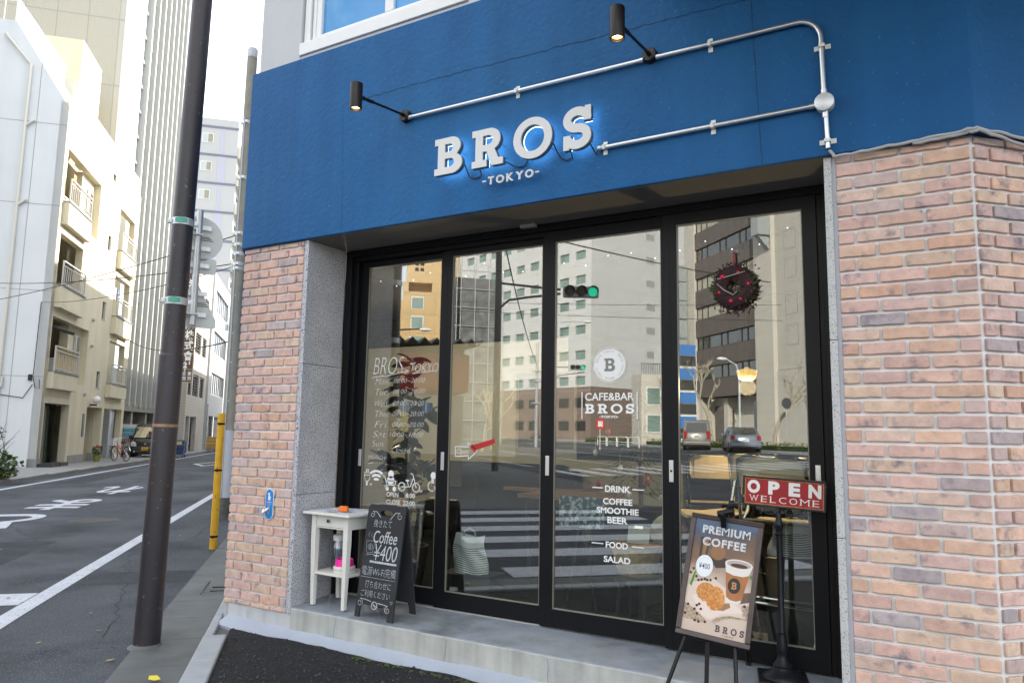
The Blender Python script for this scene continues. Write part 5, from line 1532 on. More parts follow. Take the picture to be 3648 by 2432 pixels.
# local: x = s from its left (street) end growing to the right in the glass
yx = Vector((1.5, -13.5, 0)).normalized(); yn = Vector((-yx.y, yx.x, 0))     # yn points away from us?
if yn.x > 0: yn = -yn
YM = Matrix(((yx.x, yn.x, 0, 0), (yx.y, yn.y, 0, 2.0), (0, 0, 1, .2), (0, 0, 0, 1)))
def Y_(): return MB(YM)
b = Y_()
b.box(1.0, 7.4, .6, 20, -.2, 25); b.box(1.6, 7.4, .5, 20, 26.6, 52); b.box(1.0, 2.0, .5, 20, 24.9, 26.7); b.box(6.0, 7.4, .5, 20, 24.9, 26.7); b.box(1.6, 7.3, 3, 20, 24.9, 26.7)
b.box(7.4, 30, 0, 20, -.2, 52); b.box(.2, 1.0, .9, 20, -.2, 23.5)
b.build('wall', M_YELT, yb)
b = Y_()
for k in range(16): z = 1 + 3.36 * k; b.box(7.4, 30, -.012, 0, z - .03, z + .03); b.box(1.0, 7.4, .588, .6, z - .03, z + .03) if z < 24.9 else None
for x in (2.4, 4.7, 6.6): b.box(x, x + .05, .588, .6, 0, 25)
for x in (9.4, 11.2, 13.1, 16): b.box(x, x + .05, -.012, 0, 0, 50)
b.build('stone_joint', M_YJ, yb)
for k in range(14):
    z = 1.6 + 3.36 * k
    for x in (8.0, 11.7, 13.3, 15.1, 17.2, 19.2):
        f_ = Y_(); f_.box(x - .12, x + 1.12, -.03, 0, z - .25, z + 2.3); f_ = f_.build('window', mat('mauve_surround', (.30, .22, .18), .8), yb)
        p_ = Y_(); p_.box(x + .18, x + 1.0, -.045, -.031, z, z + 2.15); p_.build('pane', M_SKYG, f_)
        p_ = Y_(); p_.box(x, x + .18, -.045, -.031, z, z + 2.15); p_.build('reveal', M_DFR, f_)
    if z < 24 and k % 1 == 0:
        f_ = Y_(); f_.box(2.5, 4.7, .56, .6, z + .2, z + 2.4) if k in (5, 6) else f_.box(2.3, 4.4, .56, .6, z - .1, z + 2.2); f_ = f_.build('window', M_WHITEP, yb); p_ = Y_(); p_.box(2.65, 4.55, .545, .559, z + .3, z + 2.2); p_.build('pane', M_GWIN, f_)
b = Y_()
for x in (3.0, 3.9):
    for z in (28.6, 29.6): b.box(x, x + .6, .47, .501, z, z + .6)
b.build('vent_opening', M_BLACK, yb)
bg_, BM = sthing('blue_glass_tower', 'slim blue glass tower standing behind the ochre office', 'building', -132, -10.2, -.2)
b = MB(BM); b.box(-146, -132, -14.2, -8, -.2, 33); b.build('curtain_wall', M_SKYG, bg_)
b = MB(BM)
for k in range(10): b.box(-132, -131.95, -14.2, -8, 2 + 3.3 * k, 2.2 + 3.3 * k)
b.build('floor_line', M_SHADE, bg_)

sc2, BM = sthing('scaffolded_house', 'narrow house wrapped in grey scaffold netting in front of the white block', 'building', -62.2, -12.6, -.2)
M_NET = mat('scaffold_net', (.13, .135, .14), .85, nz=(1.2, .35), col2=(.20, .21, .21), nz2=(.6, .4, .7))
b = MB(BM); b.box(-70, -62.2, -16.6, -12.6, -.2, 16.0); b.build('netting', M_NET, sc2)
b = MB(BM)
for s_i in (-16.7, -15.3, -13.9, -12.5, -12.1): b.tube([(-62.1, s_i, 0), (-62.1, s_i, 18.0)], .05, 6); b.tube([(-62.9, s_i, 0), (-62.9, s_i, 17.5)], .05, 6)
for k in range(10): b.tube([(-62.1, -16.7, .5 + 1.8 * k), (-62.1, -11.9, .5 + 1.8 * k)], .045, 6)
b.build('scaffold_tube', M_GALV, sc2)
b = MB(BM); b.box(-62.6, -62.12, -12.5, -12.0, -.2, 16); b.build('dark_gap', M_BLACK, sc2)

# brown office with ribbon windows
M_BROWN = mat('brown_metal_panel', (.125, .105, .095), .45, nz=(.4, .12))
M_STONEW = mat('cream_tile', (.56, .53, .47), .7, nz=(.3, .03))
M_STONEL = mat('pale_stone', (.50, .48, .43), .7, nz=(.3, .03))
ob, BM = sthing('brown_office', 'brown panelled office with ribbon windows between two cream tiled shafts', 'building', -56, -37, .46)
b = MB(BM)
b.box(-63.0, -61.0, -50, -36.8, .46, 40); b.box(-50.0, -47.4, -50, -36.6, .46, 40)
b.box(-61, -50, -50, -38.5, .46, 5.0)
b.build('tiled_shaft', M_STONEW, ob)
b = MB(BM); b.box(-47.4, -34, -50, -37.0, 6.8, 40); b.box(-47.4, -34, -50, -36.9, .46, 6.75); b.build('stone_wall', M_STONEL, ob)
b = MB(BM)
for k in range(45): b.box(-47.4, -34, -37.0, -36.994, 7.2 + k * .75, 7.22 + k * .75)
for k in range(14): b.box(-47 + k, -46.98 + k, -37.0, -36.994, 6.8, 40)
for k in range(60): b.box(-63.0, -61.0, -36.8, -36.795, .8 + k * .66, .82 + k * .66); b.box(-50, -47.4, -36.6, -36.595, .8 + k * .66, .82 + k * .66)
b.build('tile_joint', mat('tile_joint_pale', (.40, .38, .34), .9), ob)
b = MB(BM); k = 0
zt = [5.36]
for k in range(11):
    z0 = 5.0 + 3.06 * k
    sp_ = MB(BM); sp_.box(-61, -50, -37.3, -36.98, z0, z0 + 1.75)
    for q in range(9): sp_.box(-61 + q * 1.25, -60.93 + q * 1.25, -36.98, -36.95, z0, z0 + 1.75)
    sp_.build('spandrel', M_BROWN, ob)
    w_ = MB(BM); w_.box(-61, -50, -37.25, -37.15, z0 + 1.75, z0 + 1.85); w_.box(-61, -50, -37.25, -37.15, z0 + 2.96, z0 + 3.06)
    for x in (-61, -60.0, -58.9, -56.5, -55.4, -53.0, -52.0, -50.1): w_.box(x, x + .1, -37.25, -37.12, z0 + 1.75, z0 + 3.06)
    w_ = w_.build('window', M_DFR, ob)
    p_ = MB(BM); p_.box(-61, -50, -37.2, -37.18, z0 + 1.75, z0 + 3.06); p_.build('pane', M_DARKG if k in (0, 1, 4) else mat('sunlit_blind', (.46, .44, .36), .5, nz=(.5, .15)), w_)
b = MB(BM); b.box(-61, -50, -49, -40, 5.0, 39); b.build('core', M_BLACK, ob)
b = MB(BM); b.box(-60, -57, -38.5, -38.4, .46, 4.2); b.box(-53.2, -50.6, -38.5, -38.4, 1.9, 4.4); b.build('entrance_glass', M_DARKG, ob)
b = MB(BM); b.box(-57.0, -56.3, -38.5, -37.6, .46, 4.9); b.box(-60.9, -60.3, -38.5, -37.2, .46, 4.9); b.build('entrance_pier', M_STONEW, ob)
for z in (16.8, 14.4, 12.0 - .7, 8.8):
    b = MB(BM); b.box(-46.1, -44.6, -37.02, -36.99, z, z + 1.6); o_ = b.build('hatch', M_STONEL, ob)
    b = MB(BM); 
    for q in ((-46.12, -44.58, z - .02, z), (-46.12, -44.58, z + 1.6, z + 1.62), (-46.12, -46.1, z, z + 1.6), (-44.6, -44.58, z, z + 1.6)): b.box(q[0], q[1], -37.0, -36.985, q[2], q[3])
    b.build('hatch_gap', M_DFR, o_)
    b = MB(BM); b.prismY([(-45.85, z + 1.25), (-45.7, z + 1.25), (-45.775, z + 1.1)], -36.989, -36.98); b.build('rescue_mark', mat('rescue_red', (.7, .03, .02), .5), o_)
sg2, BM = sthing('projecting_sign', 'tall grey vertical sign fixed to the cream shaft of the brown office', 'sign', -62.6, -36.8, 6.5)
b = MB(BM); b.box(-63.1, -62.3, -36.7, -34.9, 6.6, 19); b.build('sign_box', mat('sign_grey', (.33, .36, .36), .5), sg2)
b = MB(BM)
for k in range(6): b.box(-62.29, -62.26, -36.6, -35.0, 7.2 + 2 * k, 7.26 + 2 * k)
b.build('sign_division', M_DFR, sg2)
sg3, BM = sthing('projecting_sign', 'grey box sign hanging high on the pale stone wall', 'sign', -47, -36.6, 18.4)
b = MB(BM); b.box(-48.3, -47.3, -36.5, -35.3, 18.4, 24); b.add([(-48.0, -36.5, 18.4), (-47.5, -36.5, 18.4), (-47.5, -35.4, 18.4), (-48, -35.4, 18.4), (-48, -36.5, 17.2), (-47.5, -36.5, 17.2)], [(0, 1, 2, 3), (0, 4, 5, 1), (3, 2, 5, 4), (0, 3, 4), (1, 5, 2)]); b.build('sign_box', mat('sign_grey', (.33, .36, .36), .5), sg3)

# small cream house with roof railing, blue-panelled shop front
cr, BM = sthing('small_cream_house', 'small cream house with roof railing between the white block and blue panels', 'building', -48.3, -24.9, .36)
b = MB(BM); b.box(-50.2, -48.3, -26.9, -24.9, .36, 6.1); b.build('wall', M_STONEW, cr)
b = MB(BM)
for k in range(13): b.bar((-48.4, -24.95 - k * .16, 6.1), (-48.4, -24.95 - k * .16, 7.0), .03, .03)
b.bar((-48.4, -24.95, 7.0), (-48.4, -26.9, 7.0), .05, .05); b.build('roof_railing', M_DFR, cr)
for z in (3.6, 1.4):
    f_ = MB(BM); f_.box(-48.32, -48.25, -26.6, -25.3, z, z + 1.5); f_ = f_.build('window', M_WHITEP, cr); p_ = MB(BM); p_.box(-48.26, -48.24, -26.5, -25.4, z + .1, z + 1.4); p_.build('pane', M_GWIN, f_)
bp, BM = sthing('blue_panel_house', 'narrow house faced with blue and brown panels behind the cream house', 'building', -49.2, -27.6, .36)
b = MB(BM); b.box(-51.5, -49.2, -30.4, -27.6, .36, 8.6); b.build('wall', M_WHITEP, bp)
for k in range(4):
    b = MB(BM); z = 1.0 + 2.0 * k; b.box(-49.2, -49.15, -30.3, -27.8, z + .9, z + 1.8); b.build('blue_panel', mat('panel_blue', (.06, .20, .50), .4), bp)
    b = MB(BM); b.box(-49.2, -49.15, -30.3, -27.8, z, z + .85); b.build('window', M_DARKG, bp)

# low corner shop with red band and corrugated roof across the side street
rs, BM = sthing('corner_shop', 'low corner shop with red fascia band and dark corrugated roof', 'building', -13.2, -2.4, -.2)
b = MB(BM); b.box(-22, -13.2, -3.3, 8, -.2, 2.2); b.build('wall', mat('shop_grey', (.30, .29, .27), .8), rs)
b = MB(BM); b.box(-22, -13.05, -3.4, 8.1, 2.3, 3.30); b.build('red_band', mat('red_fascia', (.33, .035, .03), .5, nz=(.8, .12)), rs)
b = MB(BM)
pts = []
s_i = -3.7
while s_i < 8.2: pts.append((s_i, 3.72 + (.10 if int(round((s_i + 3.7) / .16)) % 2 == 0 else -.06))); s_i += .16
vs = [(-12.7, p[0], p[1] - .12) for p in pts] + [(-22, p[0], p[1] + .4) for p in pts] + [(-12.7, p[0], p[1] - .17) for p in pts] + [(-22, p[0], p[1] + .35) for p in pts]
n = len(pts); fs = []
for i in range(n - 1): fs += [(i, i + 1, n + i + 1, n + i), (2 * n + i, 3 * n + i, 3 * n + i + 1, 2 * n + i + 1), (i, 2 * n + i, 2 * n + i + 1, i + 1)]
b.add(vs, fs); b.box(-21.9, -13.3, -3.3, 8, 3.3, 3.5); b.build('corrugated_roof', mat('corrugated_dark', (.05, .055, .06), .6), rs)
b = MB(BM); b.box(-13.19, -13.15, -1.8, .5, -.1, 2.0); b.box(-13.19, -13.15, 1.2, 4.5, .6, 2.0); b.build('shop_glass', M_DARKG, rs)

# street poles, signals, lamps, wires, trees over there
M_SIGG = mat('signal_green', (.0, .5, .3), .3, emit=((.02, .75, .42), .55))
M_SIGH = mat('signal_housing', (.30, .33, .35), .5)
M_DPOLE = mat('dark_grey_pole', (.06, .065, .07), .5)
def signal(name, label, t, s, z0, ph, arm, zs_, group=None, hw=.70):
    """pole at (t,s); arm list of (t,s,z); head centre (t,s,z) facing +t side"""
    o, BM = sthing(name, label, 'traffic signal', t, s, z0, group)
    b = MB(BM); b.lathe([(.14, z0), (.115, zs_)], 14, (t, s, 0)); b.build('pole', M_DPOLE, o, smooth=True)
    for a in arm: b = MB(BM); b.tube(a, .045, 8); b.build('arm', M_DPOLE, o, smooth=True)
    hc = Vector(ph)
    away = Vector((-.97, -.24, 0)); rt = Vector((.24, -.97, 0))
    Mh = BM @ Matrix(((rt.x, away.x, 0, hc.x), (rt.y, away.y, 0, hc.y), (0, 0, 1, hc.z), (0, 0, 0, 1)))
    b = MB(Mh); b.box(-hw, hw, 0, .16, -.235, .235); hd = b.build('signal_head', M_SIGH, o, bevel=.12, seg=3)
    for k in (-1, 0, 1):
        b = MB(Mh); b.M = Mh @ Matrix.Translation((k * .45, -.005, 0)) @ Matrix.Rotation(PI / 2, 4, 'X'); b.lathe([(.18, 0), (.16, .03), (.001, .05)], 18); b.build('lens', M_SIGG if k == 1 else mat('signal_dark', (.03, .028, .025), .3), hd)
        b = MB(Mh); n_ = 12; vs = []; fs = []
        for i in range(n_ + 1):
            a = math.radians(-20 + 220 * i / n_)
            for (r, y) in ((.195, 0), (.195, -.30 + .12 * math.cos(a) ** 2), (.205, 0), (.205, -.30 + .12 * math.cos(a) ** 2)): vs.append((k * .45 + r * math.cos(a), y, r * math.sin(a)))
        for i in range(n_): fs += [(i * 4, i * 4 + 1, i * 4 + 5, i * 4 + 4), (i * 4 + 2, i * 4 + 6, i * 4 + 7, i * 4 + 3), (i * 4 + 1, i * 4 + 3, i * 4 + 7, i * 4 + 5)]
        b.add(vs, fs); b.build('visor', M_BLACK, hd)
    return o
signal('traffic_signal', 'near traffic signal with green light on two long arms from a dark pole', -20.93, -6.1, -.19, (-20.0, -9.2, 6.68),
       [[(-20.93, -6.1, 7.0), (-20.25, -8.45, 6.76)], [(-20.93, -6.1, 5.7), (-20.9, -6.2, 6.05), (-20.8, -6.5, 6.33), (-20.6, -7.2, 6.45), (-20.25, -8.45, 6.6)]], 10.5)
signal('traffic_signal', 'distant small traffic signal with green light on a pole by the white block', -55.6, -19.4, -.0, (-54.75, -21.8, 7.05), [[(-55.6, -19.4, 7.05), (-55.0, -21.0, 7.05)], [(-55.6, -19.4, 5.2), (-55.3, -20.2, 6.3), (-54.5, -22.4, 6.64)]], 8.5)
rd_, BM = sthing('round_road_sign', 'round road sign back on a grey post near the pale stone wall', 'road sign', -31.0, -26, .46)
b = MB(BM); b.tube([(-31, -26, .46), (-31, -26, 3.5)], .04, 8); b.build('post', M_GALV, rd_)
b = MB(BM @ Matrix.Translation((-30.95, -26, 3.2)) @ Matrix.Rotation(PI / 2, 4, 'Y')); b.lathe([(.32, -.01), (.32, .01)], 24); b.build('plate', M_DPOLE, rd_)
u2, BM = sthing('utility_pole', 'pale utility pole with fittings in front of the white block', 'pole', -51.15, -16.9, 0)
b = MB(BM); b.lathe([(.15, 0), (.11, 8.6)], 12, (-51.15, -16.9, 0)); 
for z in (6.2, 5.4, 3.6): b.box(-51.4, -50.9, -17.3, -16.5, z, z + .1)
b.box(-51.0, -50.8, -17.6, -17.2, 3.2, 4.4); b.build('pole', M_GALV, u2, smooth=False)
def lampst(label, t, s, z0, h, dirn, col, rr_=.05, L=2.2):
    o, BM = sthing('street_lamp', label, 'street lamp', t, s, z0)
    b = MB(BM); b.tube([(t, s, z0), (t, s, h - .8), (t + dirn[0] * .2, s + dirn[1] * .2, h - .25), (t + dirn[0] * .7, s + dirn[1] * .7, h), (t + dirn[0] * L, s + dirn[1] * L, h + .15)], [rr_ * 1.4, rr_, rr_, rr_ * .8, rr_ * .7], 8); b.build('pole', col, o, smooth=True)
    b = MB(BM); c = Vector((t + dirn[0] * (L + .25), s + dirn[1] * (L + .25), h + .1)); b.ball(tuple(c), (.16, .38, .12), 10, 6); b.build('lamp_head', M_WHITEP if col is not M_DPOLE else M_DPOLE, o, smooth=True)
lampst('pale curved street lamp in front of the brown office', -34.9, -25.4, .46, 6.0, (-.2, .9), mat('pale_blue_paint', (.50, .58, .62), .4), .05, .9)
lampst('grey street lamp with long arm high before the white block', -46.4, -16.0, 0, 9.6, (.2, -1), M_GALV, .06, 3.0)
lampst('rust brown street lamp in front of the ochre office', -38.6, -3.2, -.2, 7.35, (.05, -1), mat('rust_brown', (.09, .045, .035), .6), .075, 2.3)

def bare_tree(label, t, s, z0, h, seed, group='bare pollarded street trees'):
    o, BM = sthing('street_tree', label, 'tree', t, s, z0, group)
    r = random.Random(seed); b = MB(Matrix.Translation((0, 0, 0))); c = MB()
    def grow(p, d, L, rad, lev):
        n = 4; pts = [p.copy()]; q = p.copy(); dd = d.copy()
        for i in range(n):
            dd = (dd + Vector((r.uniform(-.22, .22), r.uniform(-.22, .22), r.uniform(-.05, .18)))).normalized(); q = q + dd * L / n; pts.append(q.copy())
        (b if lev < 1 else c).tube(pts, [rad * (1 - .4 * i / n) for i in range(n + 1)], 6)
        if lev > 1: c.ball(tuple(q), rad * 2.4, 5, 4)
        if lev < 4 and L > .18:
            for i in range(r.choice((2, 3)) if lev else 4):
                a = r.uniform(0, 6.3); sp = r.uniform(.5, 1.0)
                nd = (dd + Vector((math.cos(a) * sp, math.sin(a) * sp, r.uniform(.0, .4)))).normalized()
                grow(pts[r.choice((2, 3, 4))], nd, L * r.uniform(.45, .65), rad * .55, lev + 1)
    grow(Vector((0, 0, 0)), Vector((0, 0, 1)), h * .62, h * .024, 0)
    M_T = mat('pale_trunk', (.40, .35, .27), .85, nz=(6, .3))
    b.build('trunk', M_T, o, smooth=True); c.build('crown', M_T, o, smooth=True)
    return o
bare_tree('bare pollarded tree behind the silver minivan', -39.6, -26.2, .46, 5.6, 3)
bare_tree('bare pollarded tree in front of the pale stone shaft', -32.5, -26.2, .46, 5.4, 9)
bare_tree('dark bare tree near the round road sign', -30.2, -27, .46, 3.9, 21)
bare_tree('bare tree beside the blue panelled house', -47.5, -26.6, .46, 5.0, 33)
bare_tree('thin bare tree in front of the brown podium', -50.2, -13.0, -.1, 5.6, 41)
bare_tree('spreading bare tree beside the scaffolded house', -44, -10.8, -.1, 4.2, 52)
yu, BM = sthing('yucca', 'tall spiky green yucca by the office entrance', 'plant', -38.2, -27, .46)
b = MB(); rr = random.Random(3)
for i in range(150):
    z = .6 + 2.2 * rr.random(); a = rr.uniform(0, 6.3); l = .5; dn = rr.uniform(-.3, .5)
    p = Vector((0, 0, z)); e = p + Vector((math.cos(a) * l, math.sin(a) * l, l * dn)); s_ = Vector((-math.sin(a), math.cos(a), 0)) * .03
    b.add([p - s_, p + s_, e], [(0, 1, 2)])
b.build('leaves', M_LEAF2, yu, recalc=False); b = MB(); b.tube([(0, 0, 0), (0, 0, 2.7)], .06, 6); b.build('stem', M_BARK, yu)

# hedge strip, guard rail, parked cars
b = MB(MST); rr = random.Random(14)
for k in range(150):
    t_ = -62 + k * .3
    leafball(b, (t_, -25.6, .66), (.28, .45, .30), 26, .13, rr)
o = b.build('hedge', mat('hedge_leaf', (.10, .14, .022), .6, nz=(4, .45), col2=(.22, .20, .04), nz2=(2, .5, .8)), None, recalc=False)
tag(o, 'low clipped yellow-green hedge along the far kerb', 'hedge')
b = MB(MST); b.box(-62, -17, -25.9, -25.3, .46, .72); tag(b.build('hedge_bed', M_LEAF2, None), 'dark planting bed under the clipped hedge', 'flower bed')
gr_, BM = sthing('guard_rail', 'white tubular guard rail along the kerb near the podium', 'rail', -46, -22.5, .28)
for k in range(4):
    b = MB(BM); t_ = -52 + k * 2.1; b.tube([(t_, -22.6, .2), (t_, -22.6, .95), (t_ + .1, -22.6, 1.03), (t_ + 1.8, -22.6, 1.03), (t_ + 1.9, -22.6, .95), (t_ + 1.9, -22.6, .2)], .04, 8); b.tube([(t_, -22.6, .65), (t_ + 1.9, -22.6, .65)], .03, 8); b.build('rail_bay', M_WHITEP, gr_, smooth=True)
sw, BM = sthing('red_road_sign', 'small red and white road sign on a thin post near the podium', 'road sign', -42.5, -19, .15)
b = MB(BM); b.tube([(-42.5, -19, .1), (-42.5, -19, 2.2)], .03, 6); b.build('post', M_WHITEP, sw); b = MB(BM); b.box(-42.46, -42.43, -19.3, -18.7, 1.6, 2.3); sp_ = b.build('plate', mat('sign_red', (.6, .04, .04), .4), sw); b = MB(BM); b.box(-42.43, -42.42, -19.18, -18.82, 1.75, 2.15); b.build('white_field', M_WHITEP, sp_)

def build_car(name, label, loc, rz, paint, L, W, H, boxy, cat='car'):
    o = thing(name, label, cat, loc, rz)
    hw = W / 2
    if boxy: prof = [(0, .35), (0, .95), (.08, 1.1), (.35, H - .12), (.7, H), (L - 1.6, H - .05), (L - 1.0, 1.05), (L - .1, .85), (L, .5), (L - .05, .28), (.1, .25)]
    else: prof = [(0, .38), (.02, .85), (.12, .98), (.55, 1.05), (1.15, H - .03), (1.9, H), (2.6, H - .06), (L - 1.25, .95), (L - .15, .72), (L, .5), (L - .05, .25), (.1, .25)]
    secs = [(-hw, .97), (-hw + .07, 1), (hw - .07, 1), (hw, .97)]
    vs = []; n = len(prof)
    for x, k in secs:
        for (y, z) in prof:
            xx = x * (1 - .16 * max(0, z - .95) / (H - .95)); vs.append((xx, y + (.05 if k < 1 and y < .5 else 0), z))
    fs = []
    for i in range(3):
        for j in range(n): a = i * n + j; c = i * n + (j + 1) % n; fs.append((a, c, c + n, a + n))
    fs.append(tuple(range(n))); fs.append(tuple(range(3 * n + n - 1, 3 * n - 1, -1)))
    b = MB(); b.add(vs, fs); b.build('body', paint, o, bevel=.04, smooth=True)
    b = MB()
    if boxy: b.add([(-hw * .78, .10, 1.12), (hw * .78, .10, 1.12), (hw * .70, .31, H - .18), (-hw * .70, .31, H - .18)], [(0, 1, 2, 3)])
    else: b.add([(-hw * .78, .52, 1.075), (hw * .78, .52, 1.075), (hw * .68, 1.08, H - .07), (-hw * .68, 1.08, H - .07)], [(0, 1, 2, 3)])
    for v in b.v: v.y -= .012; v.z += .012
    b.build('rear_window', M_DARKG, o)
    for sx in (-1, 1):
        b = MB(); z1 = H - .15; y0, y1 = (.55, L - 1.5) if boxy else (1.0, L - 1.75)
        b.add([(sx * (hw + .006), y0 - .1, 1.0), (sx * (hw + .006), y1 + .35, 1.0), (sx * (hw * .88 + .012), y1 - .2, z1), (sx * (hw * .88 + .012), y0 + .15, z1)], [(0, 1, 2, 3)]); b.build('side_window', M_DARKG, o)
        b = MB(); b.box(sx * (hw - .16) - .10, sx * (hw - .16) + .10, -.015, .06, .72, 1.0 if not boxy else 1.25); b.build('tail_lamp', M_REDT, o, bevel=.02)
        b = MB(); b.cbox((sx * (hw + .10), L - 1.55, 1.02), (.18, .10, .13)); b.build('mirror', paint, o, bevel=.03)
        for y in (.75, L - .85):
            w_ = MB(Matrix.Translation((sx * (hw - .10), y, .31)) @ Matrix.Rotation(PI / 2, 4, 'Y')); w_.lathe([(.19, -.1), (.29, -.1), (.31, -.07), (.31, .07), (.29, .1), (.19, .1)], 20); w_ = w_.build('wheel', M_TYRE, o, smooth=True)
            r_ = MB(Matrix.Translation((sx * (hw - .10), y, .31)) @ Matrix.Rotation(PI / 2, 4, 'Y')); r_.lathe([(.19, -.09), (.19, .09)], 16); r_.build('rim', M_GALV, w_)
    b = MB(); b.box(-hw * .96, hw * .96, -.06, .1, .34, .55); b.build('bumper', paint, o, bevel=.04)
    b = MB(); b.box(-.165, .165, -.075, -.055, .62, .785) if not boxy else b.box(-.165, .165, -.03, -.005, .82, .98); b.build('number_plate', M_WHITEP if not boxy else mat('plate_tan', (.45, .42, .25), .5), o)
    return o
M_SILV = mat('silver_paint', (.28, .275, .26), .25, metal=.5)
M_SILB = mat('blue_silver_paint', (.22, .26, .31), .25, metal=.5)
# both face away along -t; rears towards the crossing
build_car('minivan', 'grey-beige boxy minivan parked at the far kerb, rear towards us', ST(-36.4, -23.2, gz(0, -23.2) + .01), math.radians(163), M_SILV, 4.6, 1.75, 1.95, True, 'minivan')
build_car('estate_car', 'silver-blue estate car parked at the far kerb ahead of the pale stone wall', ST(-31.0, -23.3, gz(0, -23.3) + .01), math.radians(160), M_SILB, 4.5, 1.74, 1.48, False)

def wire2(label, pts, r=.02, sag=.3):
    o = wire(label, pts, r, sag); o['group'] = 'wires over the main road'; return o
wire2('dark wire sloping down from the near signal pole towards the brown office', [(-22, -7.5, 9.4), (-38, -30, 12.0)], .03, .2)
wire2('thin wire level before the white block windows', [(-40, -8, 9.6), (-34, -28, 9.6)], .016, .1)
wire2('second thin wire just below the level one before the white block', [(-40, -8, 9.0), (-34, -28, 8.6)], .016, .1)
wire2('steep dark wire from the signal pole down to the pale utility pole', [(-21, -6.1, 9.6), (-51.1, -16.8, 7.0)], .03, .6)
# ------------------------------------------------------------------ writing and pictograms on the door glass
def RZ(px, py, deg): return Matrix.Translation((px, py, 0)) @ Matrix.Rotation(math.radians(deg), 4, 'Z') @ Matrix.Translation((-px, -py, 0))
P1 = Matrix()
for c in kids(DOORS[0]):
    if c.name.startswith('glass_pane'):
        for v in c.data.vertices: v.co = P1 @ v.co
def seg(mb, pts, wd, y):
    """flat pen stroke in x,z"""
    for (a, c) in zip(pts[:-1], pts[1:]):
        dx, dz = c[0] - a[0], c[1] - a[1]; L = math.hypot(dx, dz) or 1; ox, oz = -dz / L * wd / 2, dx / L * wd / 2
        ex, ez = dx / L * wd * .4, dz / L * wd * .4
        mb.quad((a[0] - ox - ex, y, a[1] - oz - ez), (c[0] - ox + ex, y, c[1] - oz + ez), (c[0] + ox + ex, y, c[1] + oz + ez), (a[0] + ox - ex, y, a[1] + oz - ez))
def disc(mb, cx, cz, rx, rz, y, n=20): mb.add([(cx + rx * math.cos(2 * PI * i / n), y, cz + rz * math.sin(2 * PI * i / n)) for i in range(n)], [tuple(range(n))])
def ring(mb, cx, cz, r, wd, y, n=28, a0=0, a1=360):
    m = n if a1 - a0 < 360 else n
    vs = []; 
    for i in range(n + 1):
        a = math.radians(a0 + (a1 - a0) * i / n); vs += [(cx + (r - wd / 2) * math.cos(a), y, cz + (r - wd / 2) * math.sin(a)), (cx + (r + wd / 2) * math.cos(a), y, cz + (r + wd / 2) * math.sin(a))]
    mb.add(vs, [(2 * i, 2 * i + 1, 2 * i + 3, 2 * i + 2) for i in range(n)])
y1 = .4945
hw_ = MB(P1)
K_ = dict(shear=.25, offset=-.023)
write(hw_, 'BROS', .25, .545, 1.685, 1.815, y1, **K_)
seg(hw_, [(.235, 1.66), (.40, 1.675), (.60, 1.705), (.565, 1.715)], .0045, y1); seg(hw_, [(.60, 1.705), (.56, 1.69)], .0045, y1)
seg(hw_, [(.62, 1.765), (.605, 1.755), (.66, 1.765)], .004, y1)
write(hw_, 'TOKYO', .615, .87, 1.695, 1.755, y1, **K_); seg(hw_, [(.63, 1.683), (.86, 1.70), (.84, 1.69)], .004, y1)
for lab, val, z, x0 in (('Mon.', '08:00~20:00', 1.608, .275), ('Tue.', '08:00~20:00', 1.525, .28), ('Wed.', '08:00~20:00', 1.438, .275), ('Thu.', '08:00~20:00', 1.358, .285), ('Fri.', '08:00~20:00', 1.278, .285), ('Sat', '10:00~18:00', 1.203, .270), ('Sun', None, 1.132, .265)):
    write(hw_, lab, x0, x0 + (.13 if lab != 'Sun' else .11), z, z + .046, y1, **K_)
    if val: write(hw_, val, .455 - (.02 if lab == 'Sat' else 0), .75, z + .006, z + .040, y1, **K_)
write(hw_, '&', .325, .345, 1.10, 1.122, y1, **K_); write(hw_, 'Closed.', .46, .64, 1.088, 1.132, y1, **K_); write(hw_, 'Holiday', .235, .41, 1.022, 1.070, y1, **K_)
hw_.build('handwriting', M_CHALKPEN, DOORS[0], recalc=False)
ic = MB(P1)
# plug
for x in (.222, .238): ic.quad((x - .004, y1, .936), (x + .004, y1, .936), (x + .004, y1, .960), (x - .004, y1, .960))
seg(ic, [(.203, .932), (.257, .932), (.257, .915), (.203, .915), (.203, .932)], .004, y1); seg(ic, [(.203, .915), (.203, .89), (.216, .868), (.244, .868), (.257, .89), (.257, .915)], .004, y1); ic.quad((.222, y1, .835), (.236, y1, .835), (.236, y1, .866), (.222, y1, .866))
# wifi
for r in (.035, .065, .095): ring(ic, .320, .852, r, .017, y1, 12, 52, 128)
# stroller
disc(ic, .462, .928, .027, .030, y1); disc(ic, .460, .885, .035, .030, y1); seg(ic, [(.385, .915), (.403, .912), (.425, .85), (.50, .85), (.512, .880), (.418, .880)], .007, y1); disc(ic, .43, .822, .015, .017, y1); disc(ic, .498, .822, .017, .018, y1); seg(ic, [(.43, .825), (.425, .85)], .006, y1)
# bicycle
ring(ic, .567, .842, .030, .006, y1); ring(ic, .700, .842, .032, .006, y1); seg(ic, [(.567, .842), (.645, .845), (.675, .915), (.70, .842)], .006, y1); seg(ic, [(.63, .845), (.618, .885)], .006, y1); ic.quad((.603, y1, .883), (.634, y1, .883), (.634, y1, .895), (.603, y1, .895)); seg(ic, [(.675, .915), (.668, .935), (.650, .942)], .007, y1)
